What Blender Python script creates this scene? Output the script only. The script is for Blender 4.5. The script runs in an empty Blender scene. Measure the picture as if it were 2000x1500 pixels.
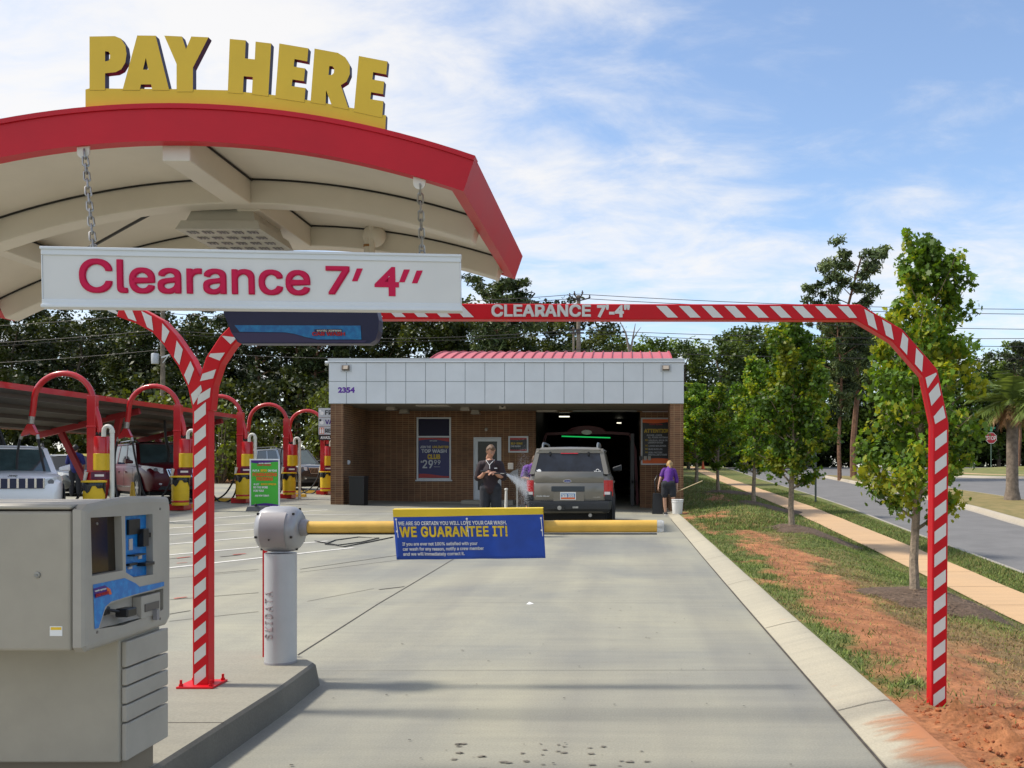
import bpy, bmesh, math, random
import numpy as np
from mathutils import Vector, Matrix, noise
from mathutils.geometry import tessellate_polygon

SC = bpy.context.scene
COL = SC.collection
PI = math.pi
R = math.radians

# ------------------------------------------------------------------ camera
CAM_H = 1.4
F = 1800.0            # focal length in photo pixels (photo 2000 wide)
cam = bpy.data.cameras.new('camera')
cam.sensor_width = 36.0
cam.lens = 36.0 * F / 2000.0
cam.shift_x = -222.0 / 2000.0
cam.shift_y = 167.0 / 2000.0
cam.clip_end = 3000.0
cam_o = bpy.data.objects.new('camera', cam)
cam_o.location = (0, 0, CAM_H)
cam_o.rotation_euler = (R(90), 0, 0)
COL.objects.link(cam_o)
SC.camera = cam_o

# ------------------------------------------------------------------ world, sun, exposure
SUN_EL = 50.0
w = bpy.data.worlds.new('World')
SC.world = w
w.use_nodes = True
nt = w.node_tree
N = nt.nodes
L = nt.links
bg = N['Background']
sky = N.new('ShaderNodeTexSky')
sky.sky_type = 'NISHITA'
sky.sun_disc = False
sky.sun_elevation = R(SUN_EL)
sky.sun_rotation = R(270)
sky.air_density = 1.0
sky.dust_density = 0.7
sky.ozone_density = 1.6
tc = N.new('ShaderNodeTexCoord')
sep = N.new('ShaderNodeSeparateXYZ')
L.new(tc.outputs['Generated'], sep.inputs[0])
zadd = N.new('ShaderNodeMath'); zadd.operation = 'MAXIMUM'; zadd.inputs[1].default_value = 0.0
L.new(sep.outputs['Z'], zadd.inputs[0])
zb = N.new('ShaderNodeMath'); zb.operation = 'ADD'; zb.inputs[1].default_value = 0.22
L.new(zadd.outputs[0], zb.inputs[0])
comb = N.new('ShaderNodeCombineXYZ')
for k in 'XY':
    d = N.new('ShaderNodeMath'); d.operation = 'DIVIDE'
    L.new(sep.outputs[k], d.inputs[0]); L.new(zb.outputs[0], d.inputs[1])
    L.new(d.outputs[0], comb.inputs[k])
mp = N.new('ShaderNodeMapping')
mp.inputs['Rotation'].default_value = (0, 0, R(28))
mp.inputs['Scale'].default_value = (1.0, 1.45, 1)
mp.inputs['Location'].default_value = (3.2, 1.9, 0.0)
L.new(comb.outputs[0], mp.inputs['Vector'])
n1 = N.new('ShaderNodeTexNoise'); n1.inputs['Scale'].default_value = 0.9
n1.inputs['Detail'].default_value = 4; n1.inputs['Roughness'].default_value = 0.5; n1.inputs['Distortion'].default_value = 0.25
n2 = N.new('ShaderNodeTexNoise'); n2.inputs['Scale'].default_value = 4.2
n2.inputs['Detail'].default_value = 9; n2.inputs['Roughness'].default_value = 0.62; n2.inputs['Distortion'].default_value = 0.35
L.new(mp.outputs[0], n1.inputs['Vector']); L.new(mp.outputs[0], n2.inputs['Vector'])
# more cloud to the west (left), where the veil is thick
lf = N.new('ShaderNodeMath'); lf.operation = 'MULTIPLY'; lf.inputs[1].default_value = -0.05
L.new(sep.outputs['X'], lf.inputs[0])
a1 = N.new('ShaderNodeMath'); a1.operation = 'MULTIPLY_ADD'; a1.inputs[1].default_value = 0.62
L.new(n1.outputs['Fac'], a1.inputs[0])
m2 = N.new('ShaderNodeMath'); m2.operation = 'MULTIPLY'; m2.inputs[1].default_value = 0.40
L.new(n2.outputs['Fac'], m2.inputs[0]); L.new(m2.outputs[0], a1.inputs[2])
a2 = N.new('ShaderNodeMath'); a2.operation = 'ADD'
L.new(a1.outputs[0], a2.inputs[0]); L.new(lf.outputs[0], a2.inputs[1])
ramp = N.new('ShaderNodeValToRGB')
ramp.color_ramp.interpolation = 'EASE'
ramp.color_ramp.elements[0].position = 0.39; ramp.color_ramp.elements[0].color = (0.06, 0.04, 0.04, 1)
ramp.color_ramp.elements[1].position = 0.655; ramp.color_ramp.elements[1].color = (0.93, 0.93, 0.93, 1)
L.new(a2.outputs[0], ramp.inputs[0])
sk = N.new('ShaderNodeMix'); sk.data_type = 'RGBA'; sk.blend_type = 'MULTIPLY'
sk.inputs['Factor'].default_value = 1.0
sk.inputs['B'].default_value = (1.22, 1.28, 1.34, 1)
L.new(sky.outputs[0], sk.inputs['A'])
mix = N.new('ShaderNodeMix'); mix.data_type = 'RGBA'
L.new(ramp.outputs['Color'], mix.inputs['Factor'])
L.new(sk.outputs['Result'], mix.inputs['A'])
CLOUD = 6.1
mix.inputs['B'].default_value = (CLOUD * 1.0, CLOUD * 0.98, CLOUD * 0.96, 1)
L.new(mix.outputs['Result'], bg.inputs['Color'])
bg.inputs['Strength'].default_value = 0.115

sun = bpy.data.lights.new('sun', 'SUN')
sun.energy = 3.3
sun.angle = R(7.0)
sun.color = (1.0, 0.93, 0.82)
sun_o = bpy.data.objects.new('sun', sun)
sun_o.rotation_euler = (R(-1.5), R(-(90 - SUN_EL)), 0)
sun_o.location = (-30, 0, 40)
COL.objects.link(sun_o)

SC.view_settings.view_transform = 'Standard'
SC.view_settings.look = 'None'
SC.view_settings.exposure = 0.5
SC.view_settings.gamma = 1.0
SC.cycles.max_bounces = 8
SC.cycles.transparent_max_bounces = 8

# ------------------------------------------------------------------ materials
def S(r, g, b):
    def f(c):
        c /= 255.0
        return c / 12.92 if c <= 0.04045 else ((c + 0.055) / 1.055) ** 2.4
    return (f(r), f(g), f(b))

MATS = {}
def M(name, col=(0.5, 0.5, 0.5), rough=0.5, metal=0.0, var=0.0, vs=4.0, bump=0.0, bs=60.0, coat=0.0,
      spec=0.5, emit=None, estr=1.0, alpha=1.0, trans=0.0, rvar=0.0, col2=None, lo=0.35, hi=0.65):
    if name in MATS:
        return MATS[name]
    m = bpy.data.materials.new(name)
    MATS[name] = m
    m.use_nodes = True
    n = m.node_tree.nodes; l = m.node_tree.links
    b = n['Principled BSDF']
    b.inputs['Base Color'].default_value = (*col, 1)
    b.inputs['Roughness'].default_value = rough
    b.inputs['Metallic'].default_value = metal
    b.inputs['Specular IOR Level'].default_value = spec
    b.inputs['Coat Weight'].default_value = coat
    b.inputs['Coat Roughness'].default_value = 0.06
    b.inputs['Alpha'].default_value = alpha
    b.inputs['Transmission Weight'].default_value = trans
    if emit:
        b.inputs['Emission Color'].default_value = (*emit, 1)
        b.inputs['Emission Strength'].default_value = estr
    t = None
    if var or bump or rvar or col2:
        t = n.new('ShaderNodeTexCoord')
    if var or rvar or col2:
        ns = n.new('ShaderNodeTexNoise'); ns.inputs['Scale'].default_value = vs
        ns.inputs['Detail'].default_value = 6; ns.inputs['Roughness'].default_value = 0.6
        l.new(t.outputs['Object'], ns.inputs['Vector'])
        rp = n.new('ShaderNodeValToRGB')
        c2 = col2 if col2 else tuple(min(1, c * (1 + var)) for c in col)
        c1 = col if col2 else tuple(c * (1 - var) for c in col)
        rp.color_ramp.elements[0].position = lo; rp.color_ramp.elements[0].color = (*c1, 1)
        rp.color_ramp.elements[1].position = hi; rp.color_ramp.elements[1].color = (*c2, 1)
        l.new(ns.outputs['Fac'], rp.inputs[0]); l.new(rp.outputs[0], b.inputs['Base Color'])
        if rvar:
            mr = n.new('ShaderNodeMapRange')
            mr.inputs[3].default_value = rough - rvar; mr.inputs[4].default_value = rough + rvar
            l.new(ns.outputs['Fac'], mr.inputs[0]); l.new(mr.outputs[0], b.inputs['Roughness'])
    if bump:
        nb = n.new('ShaderNodeTexNoise'); nb.inputs['Scale'].default_value = bs
        nb.inputs['Detail'].default_value = 5
        l.new(t.outputs['Object'], nb.inputs['Vector'])
        bp = n.new('ShaderNodeBump'); bp.inputs['Strength'].default_value = bump
        bp.inputs['Distance'].default_value = 0.02
        l.new(nb.outputs['Fac'], bp.inputs['Height']); l.new(bp.outputs[0], b.inputs['Normal'])
    return m

def nodes_of(m):
    return m.node_tree.nodes, m.node_tree.links, m.node_tree.nodes['Principled BSDF']

red_paint = M('red_paint', (0.60, 0.004, 0.012), 0.42, var=0.07, vs=3, coat=0.0, rvar=0.08, spec=0.28)
red_fascia = M('red_fascia', (0.56, 0.009, 0.022), 0.42, var=0.08, vs=2.5, rvar=0.08, spec=0.3)
stripe_white = M('stripe_white', (0.72, 0.72, 0.68), 0.5, var=0.04, vs=8)
soffit_white = M('soffit_white', (0.70, 0.65, 0.56), 0.45, var=0.06, vs=2.2)
gasket = M('gasket', (0.02, 0.018, 0.016), 0.8)
alu_white = M('aluminium_white', (0.72, 0.75, 0.77), 0.35, var=0.03, vs=4)
sign_face = M('sign_face', (0.74, 0.73, 0.70), 0.4, var=0.025, vs=5)
crimson = M('crimson', (.62, .012, .075), 0.5, spec=.2)
letter_yellow = M('letter_yellow', (0.80, 0.52, 0.03), 0.5, var=0.04, vs=5)
letter_edge = M('letter_edge', (0.028, 0.012, 0.05), 0.5)
steel = M('galvanised_steel', (0.36, 0.35, 0.33), 0.4, metal=0.9, var=0.25, vs=30)
kiosk_beige = M('kiosk_beige', (0.375, 0.34, 0.275), 0.55, var=0.09, vs=2.2, bump=0.06, bs=350)
kiosk_grey = M('kiosk_grey', (0.385, 0.355, 0.305), 0.5, var=0.09, vs=3, bump=0.06, bs=350)
black_plastic = M('black_plastic', (0.012, 0.012, 0.013), 0.35)
dark_gap = M('dark_gap', (0.006, 0.006, 0.006), 0.9)
screen_dark = M('screen_dark', (0.010, 0.009, 0.008), 0.12, col2=(0.035, 0.018, 0.006), vs=6)
decal_blue = M('decal_blue', (0.008, 0.17, 0.52), 0.35, col2=(0.015, 0.30, 0.68), vs=38, lo=0.45, hi=0.72)
decal_navy = M('decal_navy', (0.010, 0.016, 0.10), 0.4)
decal_red = M('decal_red', (0.60, 0.03, 0.04), 0.45)
decal_white = M('decal_white', (0.80, 0.80, 0.78), 0.5)
decal_yellow = M('decal_yellow', (0.80, 0.52, 0.02), 0.5)
decal_purple = M('decal_purple', (0.07, 0.018, 0.22), 0.5)
decal_orange = M('decal_orange', (0.75, 0.13, 0.02), 0.5)
decal_green = M('decal_green', (0.06, 0.46, 0.04), 0.5)
barrier_silver = M('barrier_silver', (0.47, 0.48, 0.50), 0.42, metal=0.3, var=0.04, vs=5)
barrier_grey = M('barrier_grey', (0.27, 0.26, 0.27), 0.45, metal=0.2, var=0.05, vs=6)
boom_yellow = M('boom_yellow', (0.70, 0.43, 0.075), 0.5, var=0.10, vs=7)
cap_clear = M('cap_clear', (0.75, 0.76, 0.74), 0.25, trans=0.5)
banner_blue = M('banner_blue', (0.006, 0.055, 0.36), 0.42, var=0.18, vs=5)
banner_yellow = M('banner_yellow', (0.82, 0.58, 0.02), 0.45)
navy_hood = M('navy_hood', (0.014, 0.016, 0.075), 0.4, var=0.1, vs=4)
navy_lip = M('navy_lip', (0.05, 0.04, 0.13), 0.45)

def concrete_mat(name, c1, c2, stain, joints=True):
    m = M(name, c1, 0.75)
    n, l, b = nodes_of(m)
    t = n.new('ShaderNodeTexCoord')
    big = n.new('ShaderNodeTexNoise'); big.inputs['Scale'].default_value = 0.42; big.inputs['Detail'].default_value = 5
    big.inputs['Roughness'].default_value = 0.55; big.inputs['Distortion'].default_value = 0.4
    mp = n.new('ShaderNodeMapping'); mp.inputs['Scale'].default_value = (1.0, 0.8, 1.0)
    l.new(t.outputs['Object'], mp.inputs[0]); l.new(mp.outputs[0], big.inputs['Vector'])
    br = n.new('ShaderNodeTexNoise'); br.inputs['Scale'].default_value = 3.2; br.inputs['Detail'].default_value = 7
    mpb = n.new('ShaderNodeMapping'); mpb.inputs['Scale'].default_value = (0.30, 3.2, 1.0)   # broom finish across the lane
    l.new(t.outputs['Object'], mpb.inputs[0]); l.new(mpb.outputs[0], br.inputs['Vector'])
    fine = n.new('ShaderNodeTexNoise'); fine.inputs['Scale'].default_value = 90; fine.inputs['Detail'].default_value = 4
    l.new(t.outputs['Object'], fine.inputs['Vector'])
    spot = n.new('ShaderNodeTexNoise'); spot.inputs['Scale'].default_value = 7.0; spot.inputs['Detail'].default_value = 3
    mps = n.new('ShaderNodeMapping'); mps.inputs['Scale'].default_value = (0.55, 1.5, 1.0)
    l.new(t.outputs['Object'], mps.inputs[0]); l.new(mps.outputs[0], spot.inputs['Vector'])
    rp = n.new('ShaderNodeValToRGB')
    rp.color_ramp.elements[0].position = 0.36; rp.color_ramp.elements[0].color = (*c2, 1)
    rp.color_ramp.elements[1].position = 0.62; rp.color_ramp.elements[1].color = (*c1, 1)
    l.new(big.outputs['Fac'], rp.inputs[0])
    x = n.new('ShaderNodeMix'); x.data_type = 'RGBA'; x.blend_type = 'MULTIPLY'; x.inputs['Factor'].default_value = 1
    rb = n.new('ShaderNodeValToRGB')
    rb.color_ramp.elements[0].position = 0.3; rb.color_ramp.elements[0].color = (0.93, 0.93, 0.935, 1)
    rb.color_ramp.elements[1].position = 0.7; rb.color_ramp.elements[1].color = (1.04, 1.035, 1.025, 1)
    l.new(br.outputs['Fac'], rb.inputs[0])
    l.new(rp.outputs[0], x.inputs['A']); l.new(rb.outputs[0], x.inputs['B'])
    y = n.new('ShaderNodeMix'); y.data_type = 'RGBA'; y.blend_type = 'MULTIPLY'; y.inputs['Factor'].default_value = 1
    rf = n.new('ShaderNodeValToRGB')
    rf.color_ramp.elements[0].position = 0.25; rf.color_ramp.elements[0].color = (0.82, 0.82, 0.82, 1)
    rf.color_ramp.elements[1].position = 0.7; rf.color_ramp.elements[1].color = (1.06, 1.06, 1.06, 1)
    l.new(fine.outputs['Fac'], rf.inputs[0])
    l.new(x.outputs['Result'], y.inputs['A']); l.new(rf.outputs[0], y.inputs['B'])
    z = n.new('ShaderNodeMix'); z.data_type = 'RGBA'
    rs = n.new('ShaderNodeValToRGB')
    rs.color_ramp.elements[0].position = 0.69; rs.color_ramp.elements[0].color = (0, 0, 0, 1)
    rs.color_ramp.elements[1].position = 0.76; rs.color_ramp.elements[1].color = (0.45, 0.45, 0.45, 1)
    l.new(spot.outputs['Fac'], rs.inputs[0]); l.new(rs.outputs[0], z.inputs['Factor'])
    l.new(y.outputs['Result'], z.inputs['A']); z.inputs['B'].default_value = (*stain, 1)
    l.new(z.outputs['Result'], b.inputs['Base Color'])
    if name == 'lane_concrete':      # tyre tracks worn along the lane
        tr = n.new('ShaderNodeTexNoise'); tr.inputs['Scale'].default_value = 1.0; tr.inputs['Detail'].default_value = 4
        mt = n.new('ShaderNodeMapping'); mt.inputs['Scale'].default_value = (1.5, 0.10, 1.0); mt.inputs['Location'].default_value = (0.35, 0, 0)
        l.new(t.outputs['Object'], mt.inputs[0]); l.new(mt.outputs[0], tr.inputs['Vector'])
        rt = n.new('ShaderNodeValToRGB')
        rt.color_ramp.elements[0].position = 0.36; rt.color_ramp.elements[0].color = (0.86, 0.86, 0.88, 1)
        rt.color_ramp.elements[1].position = 0.58; rt.color_ramp.elements[1].color = (1.03, 1.03, 1.01, 1)
        l.new(tr.outputs['Fac'], rt.inputs[0])
        q = n.new('ShaderNodeMix'); q.data_type = 'RGBA'; q.blend_type = 'MULTIPLY'; q.inputs['Factor'].default_value = 1
        l.new(z.outputs['Result'], q.inputs['A']); l.new(rt.outputs[0], q.inputs['B']); l.new(q.outputs['Result'], b.inputs['Base Color'])
    bp = n.new('ShaderNodeBump'); bp.inputs['Strength'].default_value = 0.15; bp.inputs['Distance'].default_value = 0.01
    l.new(fine.outputs['Fac'], bp.inputs['Height']); l.new(bp.outputs[0], b.inputs['Normal'])
    return m

concrete = concrete_mat('lane_concrete', (0.350, 0.332, 0.252), (0.235, 0.235, 0.208), (0.21, 0.18, 0.135))
concrete_island = concrete_mat('island_concrete', (0.33, 0.31, 0.24), (0.27, 0.255, 0.205), (0.25, 0.22, 0.17))
curb_mat = concrete_mat('curb_concrete', (0.46, 0.415, 0.305), (0.39, 0.355, 0.27), (0.50, 0.28, 0.16))
walk_mat = concrete_mat('walk_concrete', (0.60, 0.39, 0.205), (0.54, 0.36, 0.20), (0.42, 0.29, 0.17))
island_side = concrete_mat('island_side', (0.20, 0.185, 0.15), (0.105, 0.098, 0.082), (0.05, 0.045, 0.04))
kerb_mat = concrete_mat('road_kerb_concrete', (0.44, 0.39, 0.31), (0.38, 0.34, 0.28), (0.25, 0.22, 0.18))
asphalt = M('asphalt', (0.165, 0.16, 0.155), 0.8, var=0.10, vs=1.2, bump=0.25, bs=120)
line_paint = M('line_paint', (0.62, 0.60, 0.55), 0.7, var=0.12, vs=9)
joint_dark = M('joint_dark', (0.06, 0.05, 0.04), 0.9, var=0.3, vs=12)
yellow_block = M('yellow_block', (0.62, 0.38, 0.03), 0.6, var=0.12, vs=8)

def brick_mat():
    m = M('brick', (0.2, 0.1, 0.05), 0.85)
    n, l, b = nodes_of(m)
    t = n.new('ShaderNodeTexCoord')
    sp = n.new('ShaderNodeSeparateXYZ'); l.new(t.outputs['Object'], sp.inputs[0])
    ad = n.new('ShaderNodeMath'); ad.operation = 'ADD'
    l.new(sp.outputs['X'], ad.inputs[0]); l.new(sp.outputs['Y'], ad.inputs[1])
    cb = n.new('ShaderNodeCombineXYZ'); l.new(ad.outputs[0], cb.inputs['X']); l.new(sp.outputs['Z'], cb.inputs['Y'])
    br = n.new('ShaderNodeTexBrick'); br.offset = 0.0
    br.inputs['Scale'].default_value = 1.0
    br.inputs['Brick Width'].default_value = 0.205; br.inputs['Row Height'].default_value = 0.068
    br.inputs['Mortar Size'].default_value = 0.007; br.inputs['Mortar Smooth'].default_value = 0.2
    br.inputs['Color1'].default_value = (0.19, 0.088, 0.042, 1); br.inputs['Color2'].default_value = (0.125, 0.058, 0.030, 1)
    br.inputs['Mortar'].default_value = (0.32, 0.21, 0.11, 1)
    l.new(cb.outputs[0], br.inputs['Vector'])
    vn = n.new('ShaderNodeTexNoise'); vn.inputs['Scale'].default_value = .8; vn.inputs['Detail'].default_value = 5; l.new(t.outputs['Object'], vn.inputs['Vector'])
    vr = n.new('ShaderNodeMapRange'); vr.inputs[1].default_value = .3; vr.inputs[2].default_value = .7; vr.inputs[3].default_value = .72; vr.inputs[4].default_value = 1.25; l.new(vn.outputs['Fac'], vr.inputs[0])
    vm = n.new('ShaderNodeVectorMath'); vm.operation = 'SCALE'; l.new(br.outputs['Color'], vm.inputs[0]); l.new(vr.outputs[0], vm.inputs['Scale'])
    l.new(vm.outputs[0], b.inputs['Base Color'])
    bp = n.new('ShaderNodeBump'); bp.inputs['Strength'].default_value = 0.5; bp.inputs['Distance'].default_value = 0.006; bp.invert = True
    l.new(br.outputs['Fac'], bp.inputs['Height']); l.new(bp.outputs[0], b.inputs['Normal'])
    return m
brick = brick_mat()

# ------------------------------------------------------------------ mesh building
def P(px, py, Y):
    """photo pixel -> world point at distance Y"""
    return Vector(((px - 1222.0) * Y / F, Y, CAM_H + (917.0 - py) * Y / F))

def frame(axis):
    a = axis.normalized()
    ref = Vector((0, 0, 1)) if abs(a.z) < 0.9 else Vector((0, 1, 0))
    u = a.cross(ref).normalized()
    return u, a.cross(u).normalized()

FONT_CACHE = {}
FONT = None
try:        # the grotesque sans that ships with Blender; its default face otherwise
    import os
    _fp = os.path.join(bpy.utils.resource_path('LOCAL'), 'datafiles', 'fonts', 'Inter.woff2')
    if os.path.exists(_fp):
        FONT = bpy.data.fonts.load(_fp)
except Exception:
    FONT = None
CAP = {}
def cap_of(font):
    """measured height of a capital letter, per font"""
    if font not in CAP:
        CAP[font] = 0.7
        vs = glyphs('H', 0.0, 0.0, 1.0, font)[0]
        CAP[font] = max(p[1] for p in vs) - min(p[1] for p in vs)
    return CAP[font]
def font_for(txt):
    return 'plain' if (FONT is None or '4' in txt) else 'sans'
def glyphs(txt, bold=0.0, shear=0.0, spacing=1.0, font=None):
    font = font or font_for(txt)
    key = (txt, bold, shear, spacing, font)
    sans = font == 'sans'
    if key not in FONT_CACHE:
        cu = bpy.data.curves.new('text_tmp', 'FONT')
        cu.body = txt; cu.size = 1.0; cu.offset = 0.0 if sans else bold; cu.shear = shear; cu.space_character = spacing
        cu.resolution_u = 3
        if sans: cu.font = FONT
        o = bpy.data.objects.new('text_tmp', cu)
        COL.objects.link(o)
        dg = bpy.context.evaluated_depsgraph_get()
        me = bpy.data.meshes.new_from_object(o.evaluated_get(dg))
        vs = [tuple(v.co) for v in me.vertices]
        fs = [tuple(p.vertices) for p in me.polygons]
        if sans:                   # strokes of a glyph may overlap: no two triangles share a plane
            v1, f1 = [], []
            for i, f in enumerate(fs):
                f1.append(tuple(range(len(v1), len(v1) + len(f))))
                v1 += [(vs[j][0], vs[j][1], (i % 40) * 1e-5) for j in f]
            vs, fs = v1, f1
        if sans and bold:          # heavier strokes: the outline repeated in a small circle, each sheet a hair above the last
            v0, f0, k0 = vs, fs, len(vs)
            vs = [(p[0], p[1], p[2] + .0040) for p in v0]; fs = list(f0)
            for i in range(8):
                gx, gy = ((1, 1), (1, 0), (1, -1), (0, -1), (-1, -1), (-1, 0), (-1, 1), (0, 1))[i]
                dx, dy = bold * .72 * gx, bold * .72 * gy
                vs += [(p[0] + dx, p[1] + dy, i * .0005 + p[2]) for p in v0]
                fs += [tuple(j + k0 * (i + 1) for j in f) for f in f0]
        bpy.data.objects.remove(o); bpy.data.curves.remove(cu); bpy.data.meshes.remove(me)
        FONT_CACHE[key] = (vs, fs)
    return FONT_CACHE[key]

class MB:
    def __init__(s):
        s.v = []; s.f = []; s.fm = []; s.sm = []; s.mats = []
    def mi(s, mat):
        if mat not in s.mats:
            s.mats.append(mat)
        return s.mats.index(mat)
    def add(s, verts, faces, mat, smooth=False):
        o = len(s.v); k = s.mi(mat)
        s.v.extend([tuple(p) for p in verts])
        for f in faces:
            s.f.append(tuple(o + i for i in f)); s.fm.append(k); s.sm.append(smooth)
        return s
    def face(s, pts, mat):
        return s.add(pts, [tuple(range(len(pts)))], mat)
    def box(s, a, b, mat):
        x0, y0, z0 = (min(a[i], b[i]) for i in range(3)); x1, y1, z1 = (max(a[i], b[i]) for i in range(3))
        v = [(x0, y0, z0), (x1, y0, z0), (x1, y1, z0), (x0, y1, z0), (x0, y0, z1), (x1, y0, z1), (x1, y1, z1), (x0, y1, z1)]
        return s.add(v, [(0, 3, 2, 1), (4, 5, 6, 7), (0, 1, 5, 4), (1, 2, 6, 5), (2, 3, 7, 6), (3, 0, 4, 7)], mat)
    def bar(s, p, q, wd, ht, mat, up=(0, 0, 1)):
        p = Vector(p); q = Vector(q); a = (q - p).normalized()
        u = a.cross(Vector(up))
        if u.length < 1e-4:
            u = a.cross(Vector((0, 1, 0)))
        u.normalize(); v = u.cross(a).normalized()
        c = []
        for e in (p, q):
            for i, j in ((-1, -1), (1, -1), (1, 1), (-1, 1)):
                c.append(e + u * (i * wd / 2) + v * (j * ht / 2))
        return s.add(c, [(0, 1, 2, 3), (7, 6, 5, 4), (0, 4, 5, 1), (1, 5, 6, 2), (2, 6, 7, 3), (3, 7, 4, 0)], mat)
    def tube(s, pts, r, mat, n=8, caps=True, smooth=True):
        pts = [Vector(p) for p in pts]
        rr = r if isinstance(r, (list, tuple)) else [r] * len(pts)
        vs = []; fs = []
        u = None
        for i, p in enumerate(pts):
            d = pts[min(i + 1, len(pts) - 1)] - pts[max(i - 1, 0)]
            d.normalize()
            if u is None:
                u, _ = frame(d)
            u = (u - d * u.dot(d)).normalized()
            v = d.cross(u)
            for k in range(n):
                a = 2 * PI * k / n
                vs.append(p + (u * math.cos(a) + v * math.sin(a)) * rr[i])
        for i in range(len(pts) - 1):
            for k in range(n):
                a = i * n + k; b = i * n + (k + 1) % n
                fs.append((a, b, b + n, a + n))
        s.add(vs, fs, mat, smooth)
        if caps:
            o = len(s.v) - len(vs); k = s.mi(mat)
            s.f.append(tuple(o + i for i in range(n))[::-1]); s.fm.append(k); s.sm.append(False)
            e = o + (len(pts) - 1) * n
            s.f.append(tuple(e + i for i in range(n))); s.fm.append(k); s.sm.append(False)
        return s
    def lathe(s, prof, c, mat, n=24, axis=(0, 0, 1), smooth=True, caps=True):
        a = Vector(axis).normalized(); u, v = frame(a); c = Vector(c)
        vs = []; fs = []
        for r, h in prof:
            for k in range(n):
                t = 2 * PI * k / n
                vs.append(c + a * h + (u * math.cos(t) + v * math.sin(t)) * r)
        for i in range(len(prof) - 1):
            for k in range(n):
                p = i * n + k; q = i * n + (k + 1) % n
                fs.append((p, q, q + n, p + n))
        if caps:
            if prof[0][0] > 1e-5: fs.append(tuple(range(n))[::-1])
            e = (len(prof) - 1) * n
            if prof[-1][0] > 1e-5: fs.append(tuple(e + i for i in range(n)))
        return s.add(vs, fs, mat, smooth)
    def loft(s, rings, mat, caps=True, closed=True, smooth=True):
        n = len(rings[0]); vs = [p for r in rings for p in r]; fs = []
        m = n if closed else n - 1
        for i in range(len(rings) - 1):
            for k in range(m):
                a = i * n + k; b = i * n + (k + 1) % n
                fs.append((a, b, b + n, a + n))
        if caps:
            fs.append(tuple(range(n))[::-1]); e = (len(rings) - 1) * n; fs.append(tuple(e + i for i in range(n)))
        return s.add(vs, fs, mat, smooth)
    def prism(s, loops, fn, depth_vec, mat, side=None, back=True):
        """loops: list of 2D loops (first outer, rest holes); fn maps (a,b)->Vector; extruded along depth_vec"""
        side = side or mat
        flat = []; tri_in = []
        for lp in loops:
            tri_in.append([Vector((a, b, 0)) for a, b in lp])
            flat.extend(lp)
        tris = tessellate_polygon(tri_in)
        front = [fn(a, b) for a, b in flat]
        d = Vector(depth_vec)
        bk = [p + d for p in front]
        s.add(front, [tuple(t) for t in tris], mat)
        if back:
            s.add(bk, [tuple(t)[::-1] for t in tris], mat)
        o = 0
        for lp in loops:
            k = len(lp); vs = front[o:o + k] + bk[o:o + k]
            s.add(vs, [(i, (i + 1) % k, k + (i + 1) % k, k + i) for i in range(k)], side)
            o += k
        return s
    def text(s, txt, org, u, v, h, mat, width=None, bold=0.0, shear=0.0, align='L', spacing=1.0, off=None, cap=0.70):
        """org: baseline left (L) or centre (C); u,v unit vectors; h = cap height; width = total width"""
        vs, fs = glyphs(txt, bold, shear, spacing)
        if not vs:
            return s
        x0 = min(p[0] for p in vs); x1 = max(p[0] for p in vs)
        sy = h / cap_of(font_for(txt))
        sx = sy if width is None else width / (x1 - x0)
        wd = (x1 - x0) * sx
        ox = -x0 * sx - (wd / 2 if align == 'C' else 0)
        org = Vector(org); u = Vector(u).normalized(); v = Vector(v).normalized()
        nn = u.cross(v)
        return s.add([org + u * (ox + p[0] * sx) + v * (p[1] * sy) + nn * p[2] for p in vs], fs, mat)
    def build(s, name, parent=None, bevel=0.0, seg=2, auto=40, origin=None):
        me = bpy.data.meshes.new(name)
        off = Vector(origin) if origin is not None else Vector((0, 0, 0))
        me.from_pydata([tuple(Vector(p) - off) for p in s.v], [], s.f)
        for m in s.mats:
            me.materials.append(m)
        me.polygons.foreach_set('material_index', s.fm)
        me.polygons.foreach_set('use_smooth', s.sm)
        bm = bmesh.new(); bm.from_mesh(me)
        bmesh.ops.recalc_face_normals(bm, faces=bm.faces)
        bm.to_mesh(me); bm.free()
        if any(s.sm):
            me.set_sharp_from_angle(angle=R(auto))
        me.update()
        o = bpy.data.objects.new(name, me)
        COL.objects.link(o)
        o.location = off
        if parent is not None:
            o.parent = parent
        if bevel:
            b = o.modifiers.new('bevel', 'BEVEL'); b.width = bevel; b.segments = seg
            b.limit_method = 'ANGLE'; b.angle_limit = R(35); b.harden_normals = False
        return o

def fast_mesh(name, verts, faces, mat, parent=None, mats=None, midx=None, smooth=False):
    """verts (N,3) array, faces (M,k) array of one size"""
    me = bpy.data.meshes.new(name)
    nv = len(verts); nf, k = faces.shape
    me.vertices.add(nv); me.vertices.foreach_set('co', np.asarray(verts, dtype=np.float32).ravel())
    me.loops.add(nf * k); me.loops.foreach_set('vertex_index', faces.astype(np.int32).ravel())
    me.polygons.add(nf)
    me.polygons.foreach_set('loop_start', np.arange(0, nf * k, k, dtype=np.int32))
    me.polygons.foreach_set('use_smooth', np.full(nf, smooth, dtype=bool))
    for m in (mats or [mat]):
        me.materials.append(m)
    if midx is not None:
        me.polygons.foreach_set('material_index', np.asarray(midx, dtype=np.int32))
    me.update(calc_edges=True)
    me.validate()
    o = bpy.data.objects.new(name, me)
    COL.objects.link(o)
    if parent is not None:
        o.parent = parent
    return o

def tag(o, label=None, cat=None, group=None, kind=None):
    if label: o['label'] = label
    if cat: o['category'] = cat
    if group: o['group'] = group
    if kind: o['kind'] = kind
    return o

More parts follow.
